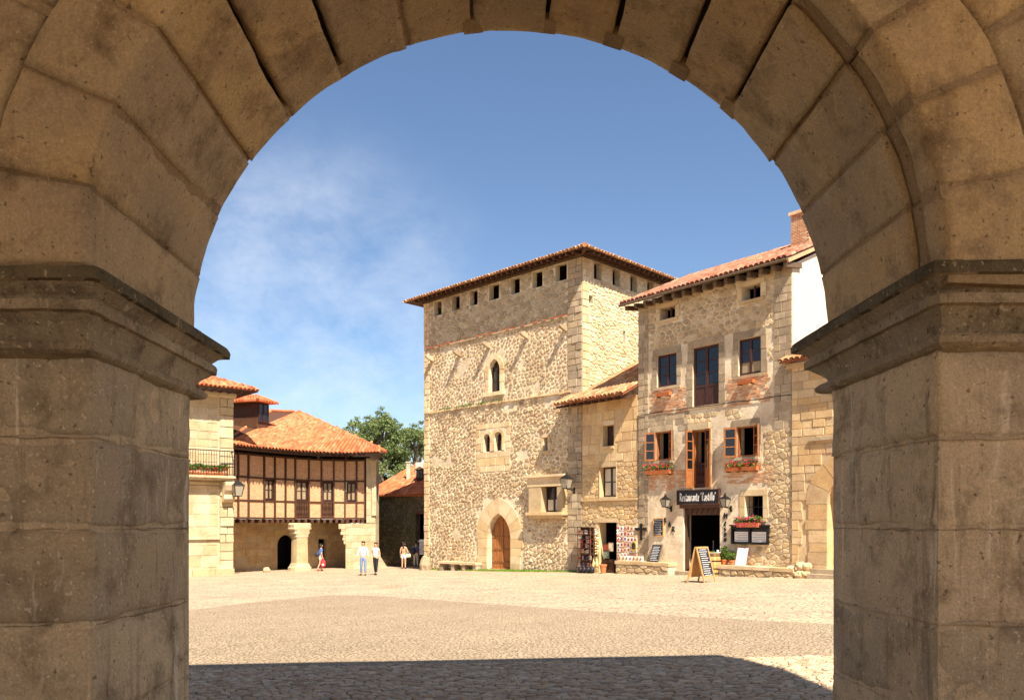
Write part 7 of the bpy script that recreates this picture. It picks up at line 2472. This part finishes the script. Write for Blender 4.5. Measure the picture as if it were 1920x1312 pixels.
M['skin'] = plain_mat('skin', C(206,152,118), .6, .08, 12, bump=0)
M['hair_d'] = plain_mat('dark_hair', C(48,34,28), .6, .2, 40)
M['hair_b'] = plain_mat('brown_hair', C(86,56,38), .6, .2, 40)
M['whitecloth'] = plain_mat('white_cotton', C(228,224,218), .85, .06, 14)
M['jeans'] = plain_mat('blue_denim', C(104,124,156), .85, .2, 16)
M['black_cloth'] = plain_mat('black_cloth', C(32,30,36), .8, .2, 14)
M['blue_cloth'] = plain_mat('blue_cotton', C(74,104,158), .85, .2, 14)
M['beige'] = plain_mat('beige_cotton', C(206,190,160), .85, .12, 14)
M['check'] = plain_mat('grey_checked_shirt', C(98,100,120), .85, .4, 34)
M['red_cloth'] = plain_mat('red_nylon', C(200,36,48), .6, .15, 14)
M['orange_cloth'] = plain_mat('orange_cloth', C(214,120,60), .7, .15, 14)
M['navy'] = plain_mat('navy_nylon', C(40,42,64), .6, .2, 14)
PI = math.pi
person(681, 1078, 1.76, PI - .1, 'man in white shirt and blue jeans standing on the sunlit square', 'whitecloth', 'jeans', 'hair_d', dict(ell=(-.25, -.02, 1.13), elr=(.27, -.03, 1.14), knl=(-.11, .08, .5), anl=(-.12, .10, .09), tol=(-.14, .24, .035), wrl=(-.27, .04, .9), wrr=(.3, .05, .92)), sleeves=.8)
person(704.5, 1077, 1.68, PI + .1, 'woman in white sleeveless top and black trousers beside the man in jeans', 'whitecloth', 'black_cloth', 'hair_b', dict(knl=(-.07, .05, .49), anl=(-.05, .07, .09), tol=(-.06, .21, .035), knr=(.07, -.02, .5), anr=(.05, -.12, .1), tor=(.06, .01, .035), elr=(.25, -.05, 1.15), wrr=(.22, .1, .95)), sleeves=.12, long_hair=True)
b3, L3, r3 = person(600, 1070, 1.70, .9, 'woman in blue shirt and pale shorts carrying a red bag before the porch', 'blue_cloth', 'beige', 'hair_d', dict(knl=(-.1, .16, .5), anl=(-.1, .12, .09), tol=(-.12, .26, .035), knr=(.1, -.06, .5), anr=(.1, -.22, .12), tor=(.12, -.09, .04)), shorts=True, sleeves=.4, lean=.12, shoe='red_cloth', long_hair=True)
b4, L4, r4 = person(757, 1066, 1.68, .1, 'woman in white shorts and strappy orange top with her back turned in the alley', 'orange_cloth', 'whitecloth', 'hair_d', dict(elr=(.25, .03, 1.13), wrr=(.22, .14, .98)), shorts=True, strap=True, long_hair=True)
b5, L5, r5 = person(780, 1063, 1.72, -.1, 'person in grey checked shirt and beige trousers with back turned in the alley', 'check', 'beige', 'hair_d', sleeves=.5)

def bag(c, rad, mat, label, cat, handle, seed=1, patch=None, name='bag'):
    root = thing(name, Vector(c) - Vector((0, 0, rad[2])), label, cat)
    mb = MB(); n, m_ = 12, 8; vs = []
    for i in range(m_ + 1):
        t = math.pi * i / m_
        for q in range(n):
            p = 2 * math.pi * q / n
            g = lambda v: math.copysign(abs(v) ** .7, v)
            d = Vector((g(math.sin(t)) * g(math.cos(p)) * rad[0], g(math.sin(t)) * g(math.sin(p)) * rad[1], g(math.cos(t)) * rad[2] * (1 if math.cos(t) < 0 else .95)))
            vs.append(Vector(c) + d * (1 + .06 * noise.noise(d * 9 + Vector((seed, 0, 0)))))
    mb.add(vs, [(i * n + q, i * n + (q + 1) % n, (i + 1) * n + (q + 1) % n, (i + 1) * n + q) for i in range(m_) for q in range(n)])
    mb.build('bag_body', mat, root, smooth=True)
    mb = MB(); mb.tube(handle, .014, 6); mb.build('strap', mat, root)
    if patch:
        mb = MB(); mb.lathe((0, 0, 0), [(.075, 0), (.075, .012)], 14)
        mb.v = [tuple(Vector(c) + Vector((.02 + x, -rad[1] - .002 - z, y - .06))) for x, y, z in mb.v]; mb.build('patch', patch, root)
w = L3((.245, .075, .80)); bag(w + Vector((.03, -.03, -.30)), (.17, .10, .24), 'red_cloth', 'red bag with white badge hanging from the hand of the woman in blue', 'bag', [w + Vector((-.05, -.02, -.1)), w, w + Vector((.09, -.03, -.1))], 1, 'paper')
w = L3((0, -.20, 1.08)); bag(w, (.14, .13, .15), 'navy', 'small dark pack on the back of the woman in blue', 'bag', [w + Vector((0, 0, .12)), L3((0, -.05, 1.42)), L3((.1, .1, 1.3))], 2, name='backpack')
w = L4((.30, .05, .88)); bag(w, (.17, .08, .13), 'beige', 'pale handbag at the hip of the woman in white shorts', 'bag', [w + Vector((-.1, 0, .1)), L4((.16, 0, 1.43)), w + Vector((.1, 0, .1))], 3, name='handbag')
w = L5((-.18, -.15, 1.12)); bag(w, (.16, .12, .22), 'navy', 'dark shoulder bag on the person in the checked shirt', 'bag', [w + Vector((0, 0, .18)), L5((-.1, -.02, 1.47)), L5((.1, .1, 1.25))], 4, name='shoulder_bag')
